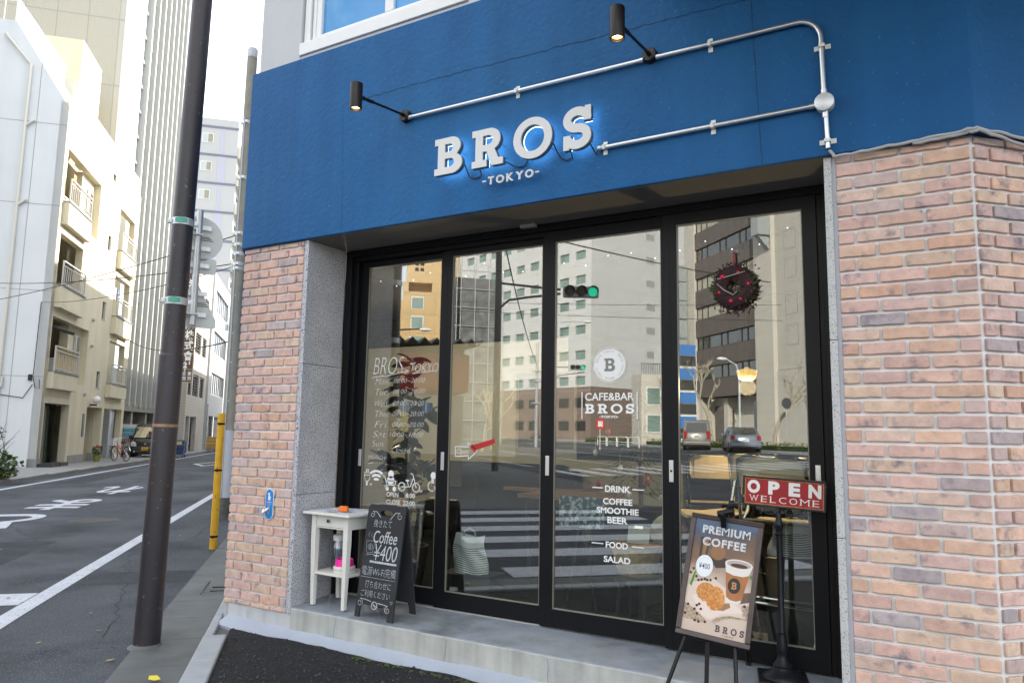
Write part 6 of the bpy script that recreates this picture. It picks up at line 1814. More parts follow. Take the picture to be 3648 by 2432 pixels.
# wheelchair
disc(ic, .853, .935, .024, .026, y1); ring(ic, .842, .858, .033, .006, y1, 20, 70, 300); seg(ic, [(.848, .905), (.850, .87), (.872, .868), (.878, .838)], .020, y1)
for x, z in ((.268, .845), (.415, .838), (.545, .828), (.745, .818)): write(ic, 'OK', x - .012, x + .014, z - .008, z + .008, y1, offset=.02)
K2 = dict(offset=.008)
write(ic, 'OPEN', .425, .538, .763, .797, y1, **K2); write(ic, '8:00', .607, .693, .765, .797, y1, **K2)
write(ic, 'CLOSE', .425, .560, .708, .742, y1, **K2); write(ic, '22:00', .583, .693, .708, .742, y1, **K2)
ic.build('pictograms', M_DECAL, DOORS[0], recalc=False)
y2 = .4645
a_ = MB(); seg(a_, [(1.06, 1.150), (1.17, 1.150), (1.168, 1.180), (1.248, 1.125), (1.172, 1.062), (1.172, 1.088), (1.062, 1.080), (1.06, 1.150)], .006, y2); write(a_, 'Open', 1.073, 1.172, 1.092, 1.136, y2, shear=.25, offset=-.012)
a_.build('arrow_sticker', M_DECAL, DOORS[1], recalc=False)
a_ = MB(); a_.add([(1.185, y2, 1.140), (1.20, y2, 1.178), (1.205, y2, 1.163), (1.385, y2, 1.212), (1.392, y2, 1.178), (1.23, y2, 1.128), (1.235, y2, 1.108)], [(0, 1, 2, 3, 4, 5, 6)]); a_.build('red_arrow', mat('red_sticker', (.42, .02, .02), .5), DOORS[1], recalc=False)
y3 = .4345
l_ = MB()
disc(l_, 2.25, 1.693, .108, .1035, y3, 40)
l_.build('round_logo', mat('white_disc', (.76, .76, .74), .5), DOORS[2], recalc=False)
l_ = MB()
n = 60
for i in range(n): ring(l_, 2.25, 1.693, .112, .003, y3 - .0002, 1, 6 * i, 6 * i + 4)
l_.build('logo_stitch', M_DECAL, DOORS[2], recalc=False)
l_ = MB()
vs, fs = fit(slab('B'), 2.214, 2.288, 1.652, 1.735); l_.merge(vs, fs, Matrix.Translation((0, y3 - .0008, 0)) @ FRONT)
txt = 'BROS TOKYO  BROS TOKYO  BROS TOKYO  '
for i, ch in enumerate(txt):
    if ch == ' ': continue
    a = math.radians(165 - 360 * i / len(txt)); vs, fs = fit(text_mesh(ch, offset=.0), -.0045, .0045, -.006, .006)
    R_ = Matrix.Rotation(a - PI / 2, 4, 'Z'); l_.merge([R_ @ v for v in vs], fs, Matrix.Translation((2.25 + .090 * math.cos(a), y3 - .0008, 1.693 + .087 * math.sin(a))) @ FRONT)
l_.build('logo_letters', mat('logo_grey', (.22, .20, .19), .6), DOORS[2], recalc=False)
l_ = MB()
l_.quad((2.056, y3, 1.350), (2.062, y3, 1.350), (2.062, y3, 1.522), (2.056, y3, 1.522)); l_.quad((2.431, y3, 1.350), (2.437, y3, 1.350), (2.437, y3, 1.522), (2.431, y3, 1.522))
write(l_, 'CAFE&BAR', 2.082, 2.412, 1.467, 1.516, y3, offset=.012); slab_word(l_, 2.082, 2.414, 1.385, 1.445, y3)
write(l_, '-TOKYO-', 2.180, 2.312, 1.356, 1.372, y3, offset=.03)
for body, x0, x1, z0, z1 in (('DRINK', 2.220, 2.388, .898, .938), ('COFFEE', 2.206, 2.400, .822, .860), ('SMOOTHIE', 2.164, 2.440, .766, .804), ('BEER', 2.236, 2.368, .708, .748), ('FOOD', 2.225, 2.371, .559, .597), ('SALAD', 2.212, 2.386, .472, .510)):
    write(l_, body, x0, x1, z0, z1, y3, offset=.028)
for x0, x1, z in ((2.134, 2.206, .921), (2.400, 2.476, .921), (2.130, 2.208, .581), (2.396, 2.474, .579)): l_.quad((x0, y3, z - .003), (x1, y3, z - .003), (x1, y3, z + .003), (x0, y3, z + .003))
l_.build('menu_lettering', M_DECAL, DOORS[2], recalc=False)

# ------------------------------------------------------------------ white side table
M_TBL = mat('table_white', (.70, .69, .64), .45, nz=(6, .03))
M_KNOB = mat('dark_knob', (.06, .055, .05), .35, metal=.5)
tb = thing('side_table', 'white side table with one drawer and lower shelf beside the granite jamb', 'side table', (.265, .225, .012), math.radians(-3.5))
tw_, td_, th_ = .365, .285, .655
b = MB(); b.box(-.235, .235, -.19, .165, th_ - .018, th_); b.build('table_top', M_TBL, tb, bevel=.003)
for sx in (-1, 1):
    for sy in (-1, 1):
        x, y = sx * (tw_ / 2 - .02), sy * (td_ / 2 - .02)
        b = MB(); q = .0215; p = .014; k = .0075
        ins = (-sx * k, -sy * k)
        b.add([(x - sx * k - p, y - sy * k * 0 - p, 0), (x - sx * k + p, y - p, 0), (x - sx * k + p, y + p, 0), (x - sx * k - p, y + p, 0)] +
              [(x - q, y - q, .46), (x + q, y - q, .46), (x + q, y + q, .46), (x - q, y + q, .46), (x - q, y - q, th_ - .018), (x + q, y - q, th_ - .018), (x + q, y + q, th_ - .018), (x - q, y + q, th_ - .018)],
              [(3, 2, 1, 0), (0, 1, 5, 4), (1, 2, 6, 5), (2, 3, 7, 6), (3, 0, 4, 7), (4, 5, 9, 8), (5, 6, 10, 9), (6, 7, 11, 10), (7, 4, 8, 11), (8, 9, 10, 11)])
        b.build('leg', M_TBL, tb, bevel=.002)
b = MB(); xo, yo = tw_ / 2 - .041, td_ / 2 - .041
for sy in (-1, 1):
    if sy > 0: b.box(-xo, xo, yo + .006, yo + .030, th_ - .115, th_ - .018)
for sx in (-1, 1): b.box(sx * (xo + .018) - .010, sx * (xo + .018) + .010, -yo, yo, th_ - .115, th_ - .018)
b.box(-xo, xo, -yo - .030, -yo - .010, th_ - .115, th_ - .105); b.build('apron', M_TBL, tb, bevel=.0015)
b = MB(); b.box(-xo + .002, xo - .002, -yo - .032, -yo - .012, th_ - .102, th_ - .021); dr_ = b.build('drawer', M_TBL, tb, bevel=.0015)
b = MB(Matrix.Translation((-.012, -yo - .032, th_ - .060)) @ Matrix.Rotation(PI / 2, 4, 'X')); b.lathe([(.005, 0), (.005, .008), (.011, .012), (.012, .017), (.008, .022), (.0005, .023)], 14); b.build('knob', M_KNOB, dr_, smooth=True)
b = MB(); b.box(-tw_ / 2 + .012, tw_ / 2 - .012, -td_ / 2 + .012, td_ / 2 - .012, .215, .233); b.build('shelf', M_TBL, tb, bevel=.002)
TM = Matrix.Translation((.265, .225, .012)) @ Matrix.Rotation(math.radians(-3.5), 4, 'Z')
def onT(x, y, z): return TM @ Vector((x, y, z))
lf = thing('leaflets', 'spread of printed leaflets covering the white table top', 'leaflets', onT(0, 0, th_), math.radians(-3.5))
b = MB()
for (x0, x1, y0_, y1_, r, z) in ((-.21, .02, -.13, .14, 4, .001), (-.04, .20, -.16, .12, -5, .0022), (-.10, .12, -.02, .15, 12, .0035)):
    b.M = Matrix.Rotation(math.radians(r), 4, 'Z'); b.box(x0, x1, y0_, y1_, z - .0008, z)
b.build('sheets', mat('leaflet_paper', (.62, .66, .74), .5, nz=(16, .12), col2=(.70, .72, .74), nz2=(9, .45, .6)), lf)
b = MB(); rr = random.Random(6)
for i in range(22):
    x, y = rr.uniform(-.17, .16), rr.uniform(-.11, .11); b.box(x, x + rr.uniform(.02, .08), y, y + .004, .0036, .0040)
b.build('printed_lines', mat('print_blue', (.12, .16, .32), .6), lf)
b = MB(); disc(b, 0, 0, .05, .022, 0, 20); b.M = Matrix(); b.v = [Vector((.10 + v.x, -.07 + v.z, .0041)) for v in b.v]; b.box(-.02, .06, -.15, -.12, .0036, .0041); b.build('printed_picture', mat('print_olive', (.20, .22, .10), .6, nz=(60, .5)), lf)
wt = thing('paperweight', 'small orange faceted paperweight on the leaflets', 'paperweight', onT(.035, -.045, th_ + .004), .3)
b = MB(); b.add([(-.038, -.022, 0), (.038, -.022, 0), (.034, .022, 0), (-.034, .022, 0), (-.028, -.016, .038), (.028, -.016, .036), (.026, .018, .036), (-.026, .018, .038)], [(3, 2, 1, 0), (4, 5, 6, 7), (0, 1, 5, 4), (1, 2, 6, 5), (2, 3, 7, 6), (3, 0, 4, 7)]); b.build('block', mat('orange_plastic', (.75, .16, .015), .4), wt, bevel=.004)
jg = thing('water_jug', 'clear water jug with white lid on the lower shelf of the white table', 'jug', onT(-.075, .02, .234))
M_CLEAR = glass_mat('clear_plastic', (.86, .90, .93), .10, .55)
b = MB(); b.lathe([(.042, 0), (.046, .004), (.048, .14), (.048, .17), (.036, .195), (.034, .21), (.0325, .21), (.034, .195), (.046, .17), (.046, .14), (.044, .006), (.04, .004)], 22); b.build('body', M_CLEAR, jg, smooth=True)
b = MB(); b.lathe([(.0435, .006), (.0445, .14), (.0005, .141)], 20); b.build('water', glass_mat('jug_water', (.74, .80, .86), .06, .4), jg, smooth=True)
b = MB(); b.lathe([(.037, .205), (.037, .225), (.039, .227), (.039, .238), (.034, .244), (.0005, .244)], 20); b.build('lid', M_WHITEP, jg, smooth=True)
b = MB(); b.tube([(-.034, -.01, .215), (-.062, -.02, .210), (-.066, -.02, .18), (-.064, -.02, .12)], .006, 8); b.build('handle', M_CLEAR, jg, smooth=True)
bw = thing('pet_bowl', 'white pet bowl with bright pink inner rim on the lower shelf', 'bowl', onT(.065, -.045, .234))
b = MB(); b.lathe([(.075, 0), (.077, .004), (.077, .018), (.075, .020), (.077, .022), (.077, .044), (.070, .048), (.0005, .049)], 28); b.build('outer_bowl', mat('bowl_white', (.72, .71, .66), .4), bw, smooth=True)
b = MB(); b.lathe([(.068, .046), (.060, .094), (.056, .096), (.054, .094), (.058, .052), (.0005, .052)], 26); b.build('inner_rim', mat('hot_pink', (.85, .025, .33), .35), bw, smooth=True)
b = MB(); b.lathe([(.0775, .024), (.0775, .027)], 26); b.build('stripe', mat('stripe_olive', (.25, .27, .12), .5), bw)

# ------------------------------------------------------------------ chalkboard
M_CHB = mat('chalkboard', (.020, .021, .024), .75, nz=(5, .2), col2=(.034, .036, .040), nz2=(3, .45, .75), bump=(200, .1, .0006))
M_CHALK = mat('chalk', (.42, .44, .46), .95, nz=(70, .45))
M_CHALKL = mat('chalk_thin', (.34, .36, .39), .95, nz=(80, .4))
cb = thing('chalkboard_sign', 'black folding chalkboard with white handwritten coffee offer beside the white table', 'chalkboard', (.715, .06, .005))
BLc = Vector((.548, .058, .003)); TLc = Vector((.540, .165, .742)); BRc = Vector((.886, .045, .003))
bx = (BRc - BLc); bwid = bx.length; bx.normalize(); bz = (TLc - BLc); bh = bz.length; bz.normalize(); bz = (bz - bx * bz.dot(bx)).normalized(); by = bz.cross(bx)
CBM = Matrix.Translation((-.715, -.06, -.005)) @ Matrix(((bx.x, by.x, bz.x, BLc.x), (bx.y, by.y, bz.y, BLc.y), (bx.z, by.z, bz.z, BLc.z), (0, 0, 0, 1)))
if by.y < 0: pass
def board(mb):
    w, h = bwid, bh; r = .03
    out = [(0, 0), (.040, 0), (.040, .065), (.050, .085), (w - .060, .085), (w - .050, .065), (w - .050, 0), (w, 0)] + [(w - r + r * math.cos(a), h - r + r * math.sin(a)) for a in [PI / 2 * i / 5 for i in range(6)]] + [(r + r * math.cos(a), h - r + r * math.sin(a)) for a in [PI / 2 + PI / 2 * i / 5 for i in range(6)]]
    hx0, hx1, hz0, hz1 = w * .33, w * .67, h - .075, h - .040; q = .016
    hole = [(hx0 + q, hz0), (hx1 - q, hz0), (hx1, hz0 + q), (hx1, hz1 - q), (hx1 - q, hz1), (hx0 + q, hz1), (hx0, hz1 - q), (hx0, hz0 + q)]
    vs, fs = poly2d(out, [hole], .006)
    mb.merge(vs, fs, FRONT); return mb
b = MB(CBM); board(b); fb = b.build('front_board', M_CHB, cb)
b = MB(CBM @ Matrix.Translation((0, .012, 0)) @ Matrix.Translation((0, 0, bh - .02)) @ Matrix.Rotation(math.radians(17), 4, 'X') @ Matrix.Translation((0, .008, -bh + .02))); board(b); b.build('rear_board', M_CHB, cb)
b = MB(CBM)
for f_ in (.10, .76): b.box(bwid * f_, bwid * f_ + .06, -.005, .03, bh - .001, bh + .002)
b.build('hinge', M_ALU, cb)
def C(fx, fv): return (fx * bwid, (1 - fv) * bh)
yc_ = -.0068
def cwrite(mb, body, x0, x1, v0, v1, **k):
    a = C(x0, v1); c = C(x1, v0); write(mb, body, a[0], c[0], a[1], c[1], yc_, **k)
ch = MB(CBM); tn = MB(CBM)
cwrite(tn, '挽きたて', .20, .68, .135, .205, offset=-.006)
cwrite(ch, 'Coffee', .24, .87, .235, .345, shear=.15, offset=.004)
cwrite(ch, '¥400', .30, .92, .355, .495, shear=.15, offset=-.004)
ch.quad(*[(p[0], yc_, p[1]) for p in (C(.22, .522), C(.93, .525), C(.93, .508), C(.22, .503))])
cwrite(tn, '電源Wi-Fi完備', .05, .94, .555, .635, offset=-.008)
seg(tn, [C(.03, .65), C(.95, .655)], .0025, yc_)
cwrite(tn, '打ち合わせに', .18, .86, .675, .740, offset=-.008); cwrite(tn, 'ご利用ください', .10, .86, .760, .820, offset=-.008)
write(tn, '♡', *[q for q in (C(.88, .85)[0], C(.95, .82)[0], C(.9, .855)[1], C(.9, .825)[1])], yc_)
def spiral(mb, cx, cv, r, turns, sx, wd, tail):
    pts = []
    for i in range(28):
        a = turns * 2 * PI * i / 27; k = r * (1 - .75 * i / 27); c = C(cx, cv); pts.append((c[0] + sx * k * math.cos(a + 1.6), c[1] + k * math.sin(a + 1.6)))
    seg(mb, pts, wd, yc_); c = C(*tail); seg(mb, [pts[0], ((pts[0][0] + c[0]) / 2, max(pts[0][1], c[1]) - .002), c], wd, yc_)
spiral(ch, .13, .095, .022, 1.2, -1, .0045, (.36, .115)); spiral(ch, .87, .095, .024, 1.2, 1, .0045, (.62, .13))
spiral(ch, .10, .875, .026, 1.3, -1, .0045, (.40, .855)); spiral(ch, .84, .905, .026, 1.3, 1, .0045, (.56, .86))
c = C(.49, .885); ring(ch, c[0], c[1], .024, .005, yc_); seg(ch, [(c[0] - .016, c[1] + .016), (c[0] + .016, c[1] - .016)], .005, yc_); seg(tn, [(c[0] - .013, c[1]), (c[0] + .013, c[1])], .005, yc_)
seg(tn, [C(.07, .335), C(.10, .43), C(.13, .445), C(.26, .43), C(.30, .33), C(.08, .335)], .0025, yc_); ring(tn, C(.185, .385)[0], C(.185, .385)[1], .020, .0022, yc_); write(tn, 'B', C(.16, 0)[0], C(.21, 0)[0], C(0, .40)[1], C(0, .37)[1], yc_, offset=-.01)
ring(tn, C(.31, .37)[0], C(.31, .37)[1], .014, .0025, yc_, 12, -90, 90); seg(tn, [C(.10, .46), C(.30, .445)], .003, yc_); seg(tn, [C(.12, .30), C(.10, .27), C(.13, .25)], .002, yc_); seg(tn, [C(.20, .30), C(.18, .28), C(.21, .26)], .002, yc_)
ch.build('chalk_lettering', M_CHALK, fb, recalc=False); tn.build('fine_chalk_lettering', M_CHALKL, fb, recalc=False)

# ------------------------------------------------------------------ poster on an easel
PBL = Vector((2.820, -.05, .254)); PBR = Vector((3.185, -.05, .207)); PTL = Vector((2.867, .10, .837)); PTR = Vector((3.250, .10, .820))
px_ = (PBR - PBL + PTR - PTL) / 2; pz_ = (PTL - PBL + PTR - PBR) / 2
pw, ph = px_.length, pz_.length; px_.normalize(); pz_.normalize(); pn_ = pz_.cross(px_).normalized()     # away from the viewer
po = (PBL + PBR + PTL + PTR) / 4 - px_ * pw / 2 - pz_ * ph / 2
po = Vector((po.x, po.y, po.z))
PO = Vector((3.0, .0, .24))
PM_ = Matrix.Translation(-PO) @ Matrix(((px_.x, pn_.x, pz_.x, po.x), (px_.y, pn_.y, pz_.y, po.y), (px_.z, pn_.z, pz_.z, po.z), (0, 0, 0, 1)))
ps = thing('framed_poster', 'framed coffee poster with paper cup and cookies clipped on the easel', 'poster', PO)
fw = .026
b = MB(PM_)
def fprof(a, c, inn_a, inn_c, y0, y1): pass
b.prismX([(-.012, 0), (.014, 0), (.014, fw), (-.004, fw)], fw * .0, pw); b.prismX([(-.012, ph), (.014, ph), (.014, ph - fw), (-.004, ph - fw)], 0, pw)
b.box(.0, fw, -.0115, .0135, fw, ph - fw); b.box(pw - fw, pw, -.0115, .0135, fw, ph - fw)
b.build('frame', mat('dark_wood_frame', (.060, .040, .036), .38, nz=(12, .3), spec=.6), ps, bevel=.004)
b = MB(PM_); b.box(fw - .002, pw - fw + .002, .0, .010, fw - .002, ph - fw + .002)
mp = bpy.data.materials.new('poster_print'); mp.use_nodes = True; t_ = mp.node_tree; bs = t_.nodes['Principled BSDF']; bs.inputs['Roughness'].default_value = .22
tc = t_.nodes.new('ShaderNodeTexCoord'); sx_ = t_.nodes.new('ShaderNodeSeparateXYZ'); rp = t_.nodes.new('ShaderNodeValToRGB'); nz_ = t_.nodes.new('ShaderNodeTexNoise'); nz_.inputs['Scale'].default_value = 9; nz_.inputs['Detail'].default_value = 1.0
ad = t_.nodes.new('ShaderNodeMath'); ad.operation = 'MULTIPLY_ADD'; ad.inputs[1].default_value = .22
t_.links.new(tc.outputs['Generated'], sx_.inputs[0]); t_.links.new(tc.outputs['Object'], nz_.inputs['Vector']); t_.links.new(nz_.outputs['Fac'], ad.inputs[0]); t_.links.new(sx_.outputs['Z'], ad.inputs[2]); t_.links.new(ad.outputs[0], rp.inputs[0])
el_ = rp.color_ramp.elements; el_[0].position = .0; el_[0].color = (.48, .36, .28, 1); el_[1].position = .45; el_[1].color = (.60, .50, .43, 1)
for p_, c_ in ((.62, (.44, .33, .26, 1)), (.78, (.17, .10, .065, 1)), (.90, (.11, .075, .06, 1)), (1.0, (.05, .075, .13, 1)), (1.12, (.06, .10, .17, 1))):
    e_ = el_.new(min(p_, 1.0)); e_.color = c_
t_.links.new(rp.outputs[0], bs.inputs['Base Color'])
pr_ = b.build('print', mp, ps)
IW, IH = pw - 2 * fw, ph - 2 * fw
def P2(fx, fv): return (fw + fx * IW, fw + (1 - fv) * IH)
def art(name, col, fn, y=-.0008, nz=None, rough=.3, col2=None, nz2=None):
    mb = MB(PM_); fn(mb, y); return mb.build(name, mat('print_' + name, col, rough, nz=nz, col2=col2, nz2=nz2), pr_, recalc=False)
def pol(mb, y, pts): mb.add([(P2(*p)[0], y, P2(*p)[1]) for p in pts], [tuple(range(len(pts)))])
def ell(mb, y, cx, cv, rx, rv, n=28, wob=0, seed=1):
    r = random.Random(seed); pts = [(cx + rx * (1 + r.uniform(-wob, wob)) * math.cos(2 * PI * i / n), cv + rv * (1 + r.uniform(-wob, wob)) * math.sin(2 * PI * i / n)) for i in range(n)]; pol(mb, y, pts)
art('dark_glass_shape', (.035, .025, .022), lambda m, y: (pol(m, y, [(.12, .16), (.27, .17), (.24, .36), (.13, .35)]), pol(m, y, [(.36, .30), (.62, .33), (.60, .40), (.42, .42), (.30, .36)])), -.0004)
art('amber_shape', (.24, .12, .05), lambda m, y: (pol(m, y, [(.17, .17), (.25, .175), (.215, .34), (.165, .335)]), ell(m, y, .42, .28, .12, .07)), -.0006)
art('table_cloth', (.62, .50, .42), lambda m, y: pol(m, y, [(0, .62), (.06, .585), (.42, .52), (.60, .575), (1, .63), (1, .80), (.72, .82), (.52, .87), (.36, .885), (0, .76)]), -.0006)
art('burlap', (.36, .27, .20), lambda m, y: (pol(m, y, [(0, .77), (.14, .80), (.38, .885), (.30, .91), (.0, .90)]), pol(m, y, [(.88, .70), (1, .69), (1, .80), (.92, .79)]), pol(m, y, [(.46, .875), (.56, .835), (.72, .805), (1, .80), (1, .815), (.74, .825), (.6, .86), (.5, .9)])), -.0008, nz=(120, .7))
art('paper', (.68, .57, .50), lambda m, y: pol(m, y, [(.10, .70), (.40, .575), (.50, .58), (.93, .76), (.62, .80), (.44, .865), (.30, .85)]), -.0009)
art('cookie_shadow', (.30, .16, .08), lambda m, y: pol(m, y, [(.52, .72), (.70, .70), (.72, .735), (.62, .775), (.46, .785)]), -.0010)
art('cookie_back', (.48, .19, .045), lambda m, y: ell(m, y, .31, .645, .145, .083, 30, .05, 3), -.0011, nz=(90, .45), col2=(.62, .32, .10), nz2=(60, .5, .65))
art('cookie_front', (.52, .20, .045), lambda m, y: ell(m, y, .47, .685, .15, .105, 32, .04, 5), -.0013, nz=(80, .45), col2=(.66, .36, .12), nz2=(55, .5, .66))
art('cup_shadow', (.12, .075, .055), lambda m, y: pol(m, y, [(.82, .60), (1, .575), (1, .66), (.84, .69)]), -.0010)
art('cup_body', (.66, .62, .58), lambda m, y: pol(m, y, [(.555, .355), (.985, .355), (.965, .40), (.93, .44), (.865, .675), (.83, .695), (.68, .695), (.645, .675), (.585, .44)]), -.0011)
art('cup_sleeve', (.36, .14, .045), lambda m, y: pol(m, y, [(.580, .435), (.70, .455), (.85, .455), (.945, .435), (.875, .655), (.79, .675), (.70, .672), (.635, .65)]), -.0012, nz=(14, .2))
art('cup_rim', (.70, .66, .62), lambda m, y: ell(m, y, .77, .355, .215, .043), -.0013)
art('cup_inside', (.40, .35, .31), lambda m, y: ell(m, y, .77, .355, .190, .034), -.0014)
art('coffee', (.060, .028, .018), lambda m, y: ell(m, y, .775, .366, .135, .018), -.0015)
art('cup_badge', (.020, .018, .020), lambda m, y: ell(m, y, .735, .545, .098, .068), -.0015)
def _b(m, y):
    a = P2(.695, .575); c = P2(.775, .515); vs, fs = fit(slab('B'), a[0], c[0], a[1], c[1]); m.merge(vs, fs, Matrix.Translation((0, y, 0)) @ FRONT)
art('badge_letter', (.45, .22, .09), _b, -.0017)
rb = random.Random(17)
art('beans', (.045, .022, .014), lambda m, y: [ell(m, y, x, v, .022, .012, 10) for x, v in ((.20, .775), (.235, .76), (.27, .80), (.17, .81), (.22, .845), (.06, .78), (.03, .86), (.20, .905), (.26, .91), (.36, .90), (.93, .70), (.52, .60), (.13, .525), (.17, .555), (.22, .545), (.27, .535), (.31, .54), (.36, .535), (.07, .46), (.03, .50), (.44, .51))], -.0012)
art('leaf', (.06, .22, .03), lambda m, y: (pol(m, y, [(.09, .49), (.12, .47), (.09, .57), (.07, .62), (.04, .60), (.06, .55)]), pol(m, y, [(.95, .44), (.99, .42), (.98, .47)])), -.0012, nz=(80, .3))
art('price_disc', (.70, .72, .74), lambda m, y: ell(m, y, .235, .42, .138, .098, 40), -.0014)
art('price_ring', (.40, .45, .55), lambda m, y: ring(m, P2(.235, .42)[0], P2(.235, .42)[1], .128 * IW, .0009, y), -.0015)
art('price', (.03, .03, .10), lambda m, y: write(m, '¥400', P2(.145, 0)[0], P2(.325, 0)[0], P2(0, .447)[1], P2(0, .395)[1], y, offset=.004), -.0016)
def _t(o_):
    def f(m, y):
        write(m, 'PREMIUM', P2(.13, 0)[0], P2(.89, 0)[0], P2(0, .125)[1], P2(0, .052)[1], y, offset=o_, space=1.12); write(m, 'COFFEE', P2(.155, 0)[0], P2(.845, 0)[0], P2(0, .235)[1], P2(0, .160)[1], y, offset=o_, space=1.15)
    return f
art('title_outline', (.74, .74, .76), _t(.038), -.0012); art('title_fill', (.09, .085, .10), _t(.012), -.0014); art('title_core', (.70, .70, .73), _t(-.012), -.0016)
art('wordmark', (.055, .04, .07), lambda m, y: slab_word(m, P2(.53, 0)[0], P2(.97, 0)[0], P2(0, .962)[1], P2(0, .905)[1], y, gap=.55), -.0014)
art('wordmark_small', (.10, .07, .08), lambda m, y: write(m, '-TOKYO-', P2(.63, 0)[0], P2(.83, 0)[0], P2(0, .988)[1], P2(0, .975)[1], y), -.0014)
# easel
es = thing('easel', 'black folding metal easel carrying the framed poster', 'easel', (2.95, .05, -.18))
EM = Matrix.Translation((-2.95, -.05, .18))
M_EAS = mat('easel_black', (.010, .010, .011), .35, metal=.4)
def etube(name, pts, r):
    b_ = MB(EM); b_.tube(pts, r, 12); o_ = b_.build(name, M_EAS, es, smooth=True); return o_
etube('leg', [(3.06, .155, .90), (2.885, -.006, .30), (2.735, -.17, -.175)], .0105)
etube('leg', [(3.07, .150, .90), (3.105, .0, .30), (3.155, -.17, -.178)], .0105)
rl = etube('leg', [(3.065, .16, .90), (3.085, .36, .06), (3.088, .375, .028)], .0095)
b = MB(EM); b.lathe([(.016, .0), (.012, .03)], 10, (3.088, .376, .022)); b.build('rubber_foot', M_TYRE, rl)
b = MB(EM); b.bar((2.975, -.02, .25), (2.965, -.045, -.178), .022, .004, up=(0, 1, 0)); b.build('hanging_strap', M_WIRE, es)
b = MB(EM); b.tube([(2.86, -.036, .238), (3.14, -.036, .212)], .008, 8); b.build('cross_bar', M_EAS, es)
b = MB(EM); c0 = Vector((3.045, .095, .845))
b.tube([tuple(c0 + Vector((-.035, -.01, .0))), tuple(c0 + Vector((.05, -.01, .02)))], .018, 12); b.cbox(tuple(c0 + Vector((.0, -.035, -.03))), (.028, .016, .075), Matrix.Rotation(.2, 3, 'X')); b.cbox(tuple(c0 + Vector((.04, .0, .05))), (.055, .03, .022), Matrix.Rotation(-.2, 3, 'Y')); b.tube([tuple(c0 + Vector((0, .02, .0))), tuple(c0 + Vector((.03, .04, .07)))], .014, 10)
b.build('clamp', M_EAS, es, bevel=.004)

# ------------------------------------------------------------------ OPEN / WELCOME stand
M_IRON = mat('cast_iron', (.016, .018, .022), .42, metal=.5, nz=(30, .2), bump=(60, .2, .002))
os_ = thing('open_sign_stand', 'red enamel sign reading OPEN WELCOME on a dark cast iron post', 'sign stand', (3.29, .245, .014))
OM = Matrix.Translation((-3.29, -.245, -.014))
b = MB(OM @ Matrix.Translation((3.29, .245, 0)) @ Matrix.Rotation(math.radians(14), 4, 'Z')); b.box(-.122, .122, -.122, .122, .016, .030); b.build('base_plate', M_IRON, os_, bevel=.006)
b = MB(OM @ Matrix.Translation((3.29, .245, 0)))
b.lathe([(.105, .028), (.103, .036), (.085, .050), (.060, .062), (.048, .080), (.050, .088), (.040, .098), (.030, .120), (.024, .135), (.028, .150), (.030, .170), (.026, .20), (.021, .235), (.019, .245), (.021, .252), (.0165, .26), (.0155, .74), (.021, .745), (.021, .752), (.0165, .757), (.0175, .775), (.023, .79), (.024, .800), (.018, .812), (.015, .83), (.015, .852), (.006, .868)], 22); b.build('post', M_IRON, os_, smooth=True)
b = MB(OM @ Matrix.Translation((3.305, .238, .862)))
for s_ in (-1, 1):
    pts = [(s_ * .005, 0, .012), (s_ * .025, 0, -.006), (s_ * .045, 0, -.016), (s_ * .060, 0, -.006), (s_ * .052, 0, .006), (s_ * .045, 0, -.002)]
    b.tube(pts, .0055, 8); b.tube([(s_ * .045, 0, -.016), (s_ * .075, 0, -.012), (s_ * .092, 0, .0), (s_ * .105, 0, -.006)], [.005, .005, .004, .002], 8)
b.build('scroll_bracket', M_IRON, os_, smooth=True)
tilt = math.radians(2.6)
SM_ = OM @ Matrix.Translation((3.322, .225, .962)) @ Matrix.Rotation(tilt, 4, 'Y') @ Matrix.Rotation(math.radians(3), 4, 'Z')
b = MB(SM_); hw2, hh2 = .208, .079
b.box(-hw2, hw2, -.012, .012, hh2 - .011, hh2); b.box(-hw2, hw2, -.012, .012, -hh2, -hh2 + .011); b.box(-hw2, -hw2 + .011, -.012, .012, -hh2 + .011, hh2 - .011); b.box(hw2 - .011, hw2, -.012, .012, -hh2 + .011, hh2 - .011)
sb = b.build('sign_frame', mat('worn_iron', (.030, .026, .030), .5, metal=.4, nz=(25, .3), speck=(60, .70, (.28, .26, .24))), os_, bevel=.003)
b = MB(SM_); b.box(-hw2 + .010, hw2 - .010, -.006, .006, -hh2 + .010, hh2 - .010); sp2 = b.build('sign_plate', mat('red_enamel', (.30, .012, .018), .4, nz=(7, .12)), os_)
b = MB(SM_)
for q in ((-1, 1, 1, 1), (-1, -1, 1, -1)): 
    z = q[1] * (hh2 - .0135); b.quad((-hw2 + .011, -.0064, z - .002), (hw2 - .011, -.0064, z - .002), (hw2 - .011, -.0064, z + .002), (-hw2 + .011, -.0064, z + .002))
for s_ in (-1, 1): x = s_ * (hw2 - .0135); b.quad((x - .0025, -.0066, -hh2 + .011), (x + .0025, -.0066, -hh2 + .011), (x + .0025, -.0066, hh2 - .011), (x - .0025, -.0066, hh2 - .011))
b.build('rust_border', mat('rust_edge', (.45, .20, .06), .7, nz=(50, .5)), sp2, recalc=False)
b = MB(SM_)
for ch_, x0, x1 in (('O', -.180, -.107), ('P', -.073, -.008), ('E', .029, .094), ('N', .126, .196)):
    write(b, ch_, x0 - .004, x1 - .012, -.012, .058, -.0068, offset=.055)
M_CREAMP = mat('cream_paint', (.72, .70, .66), .45)
x = -.170
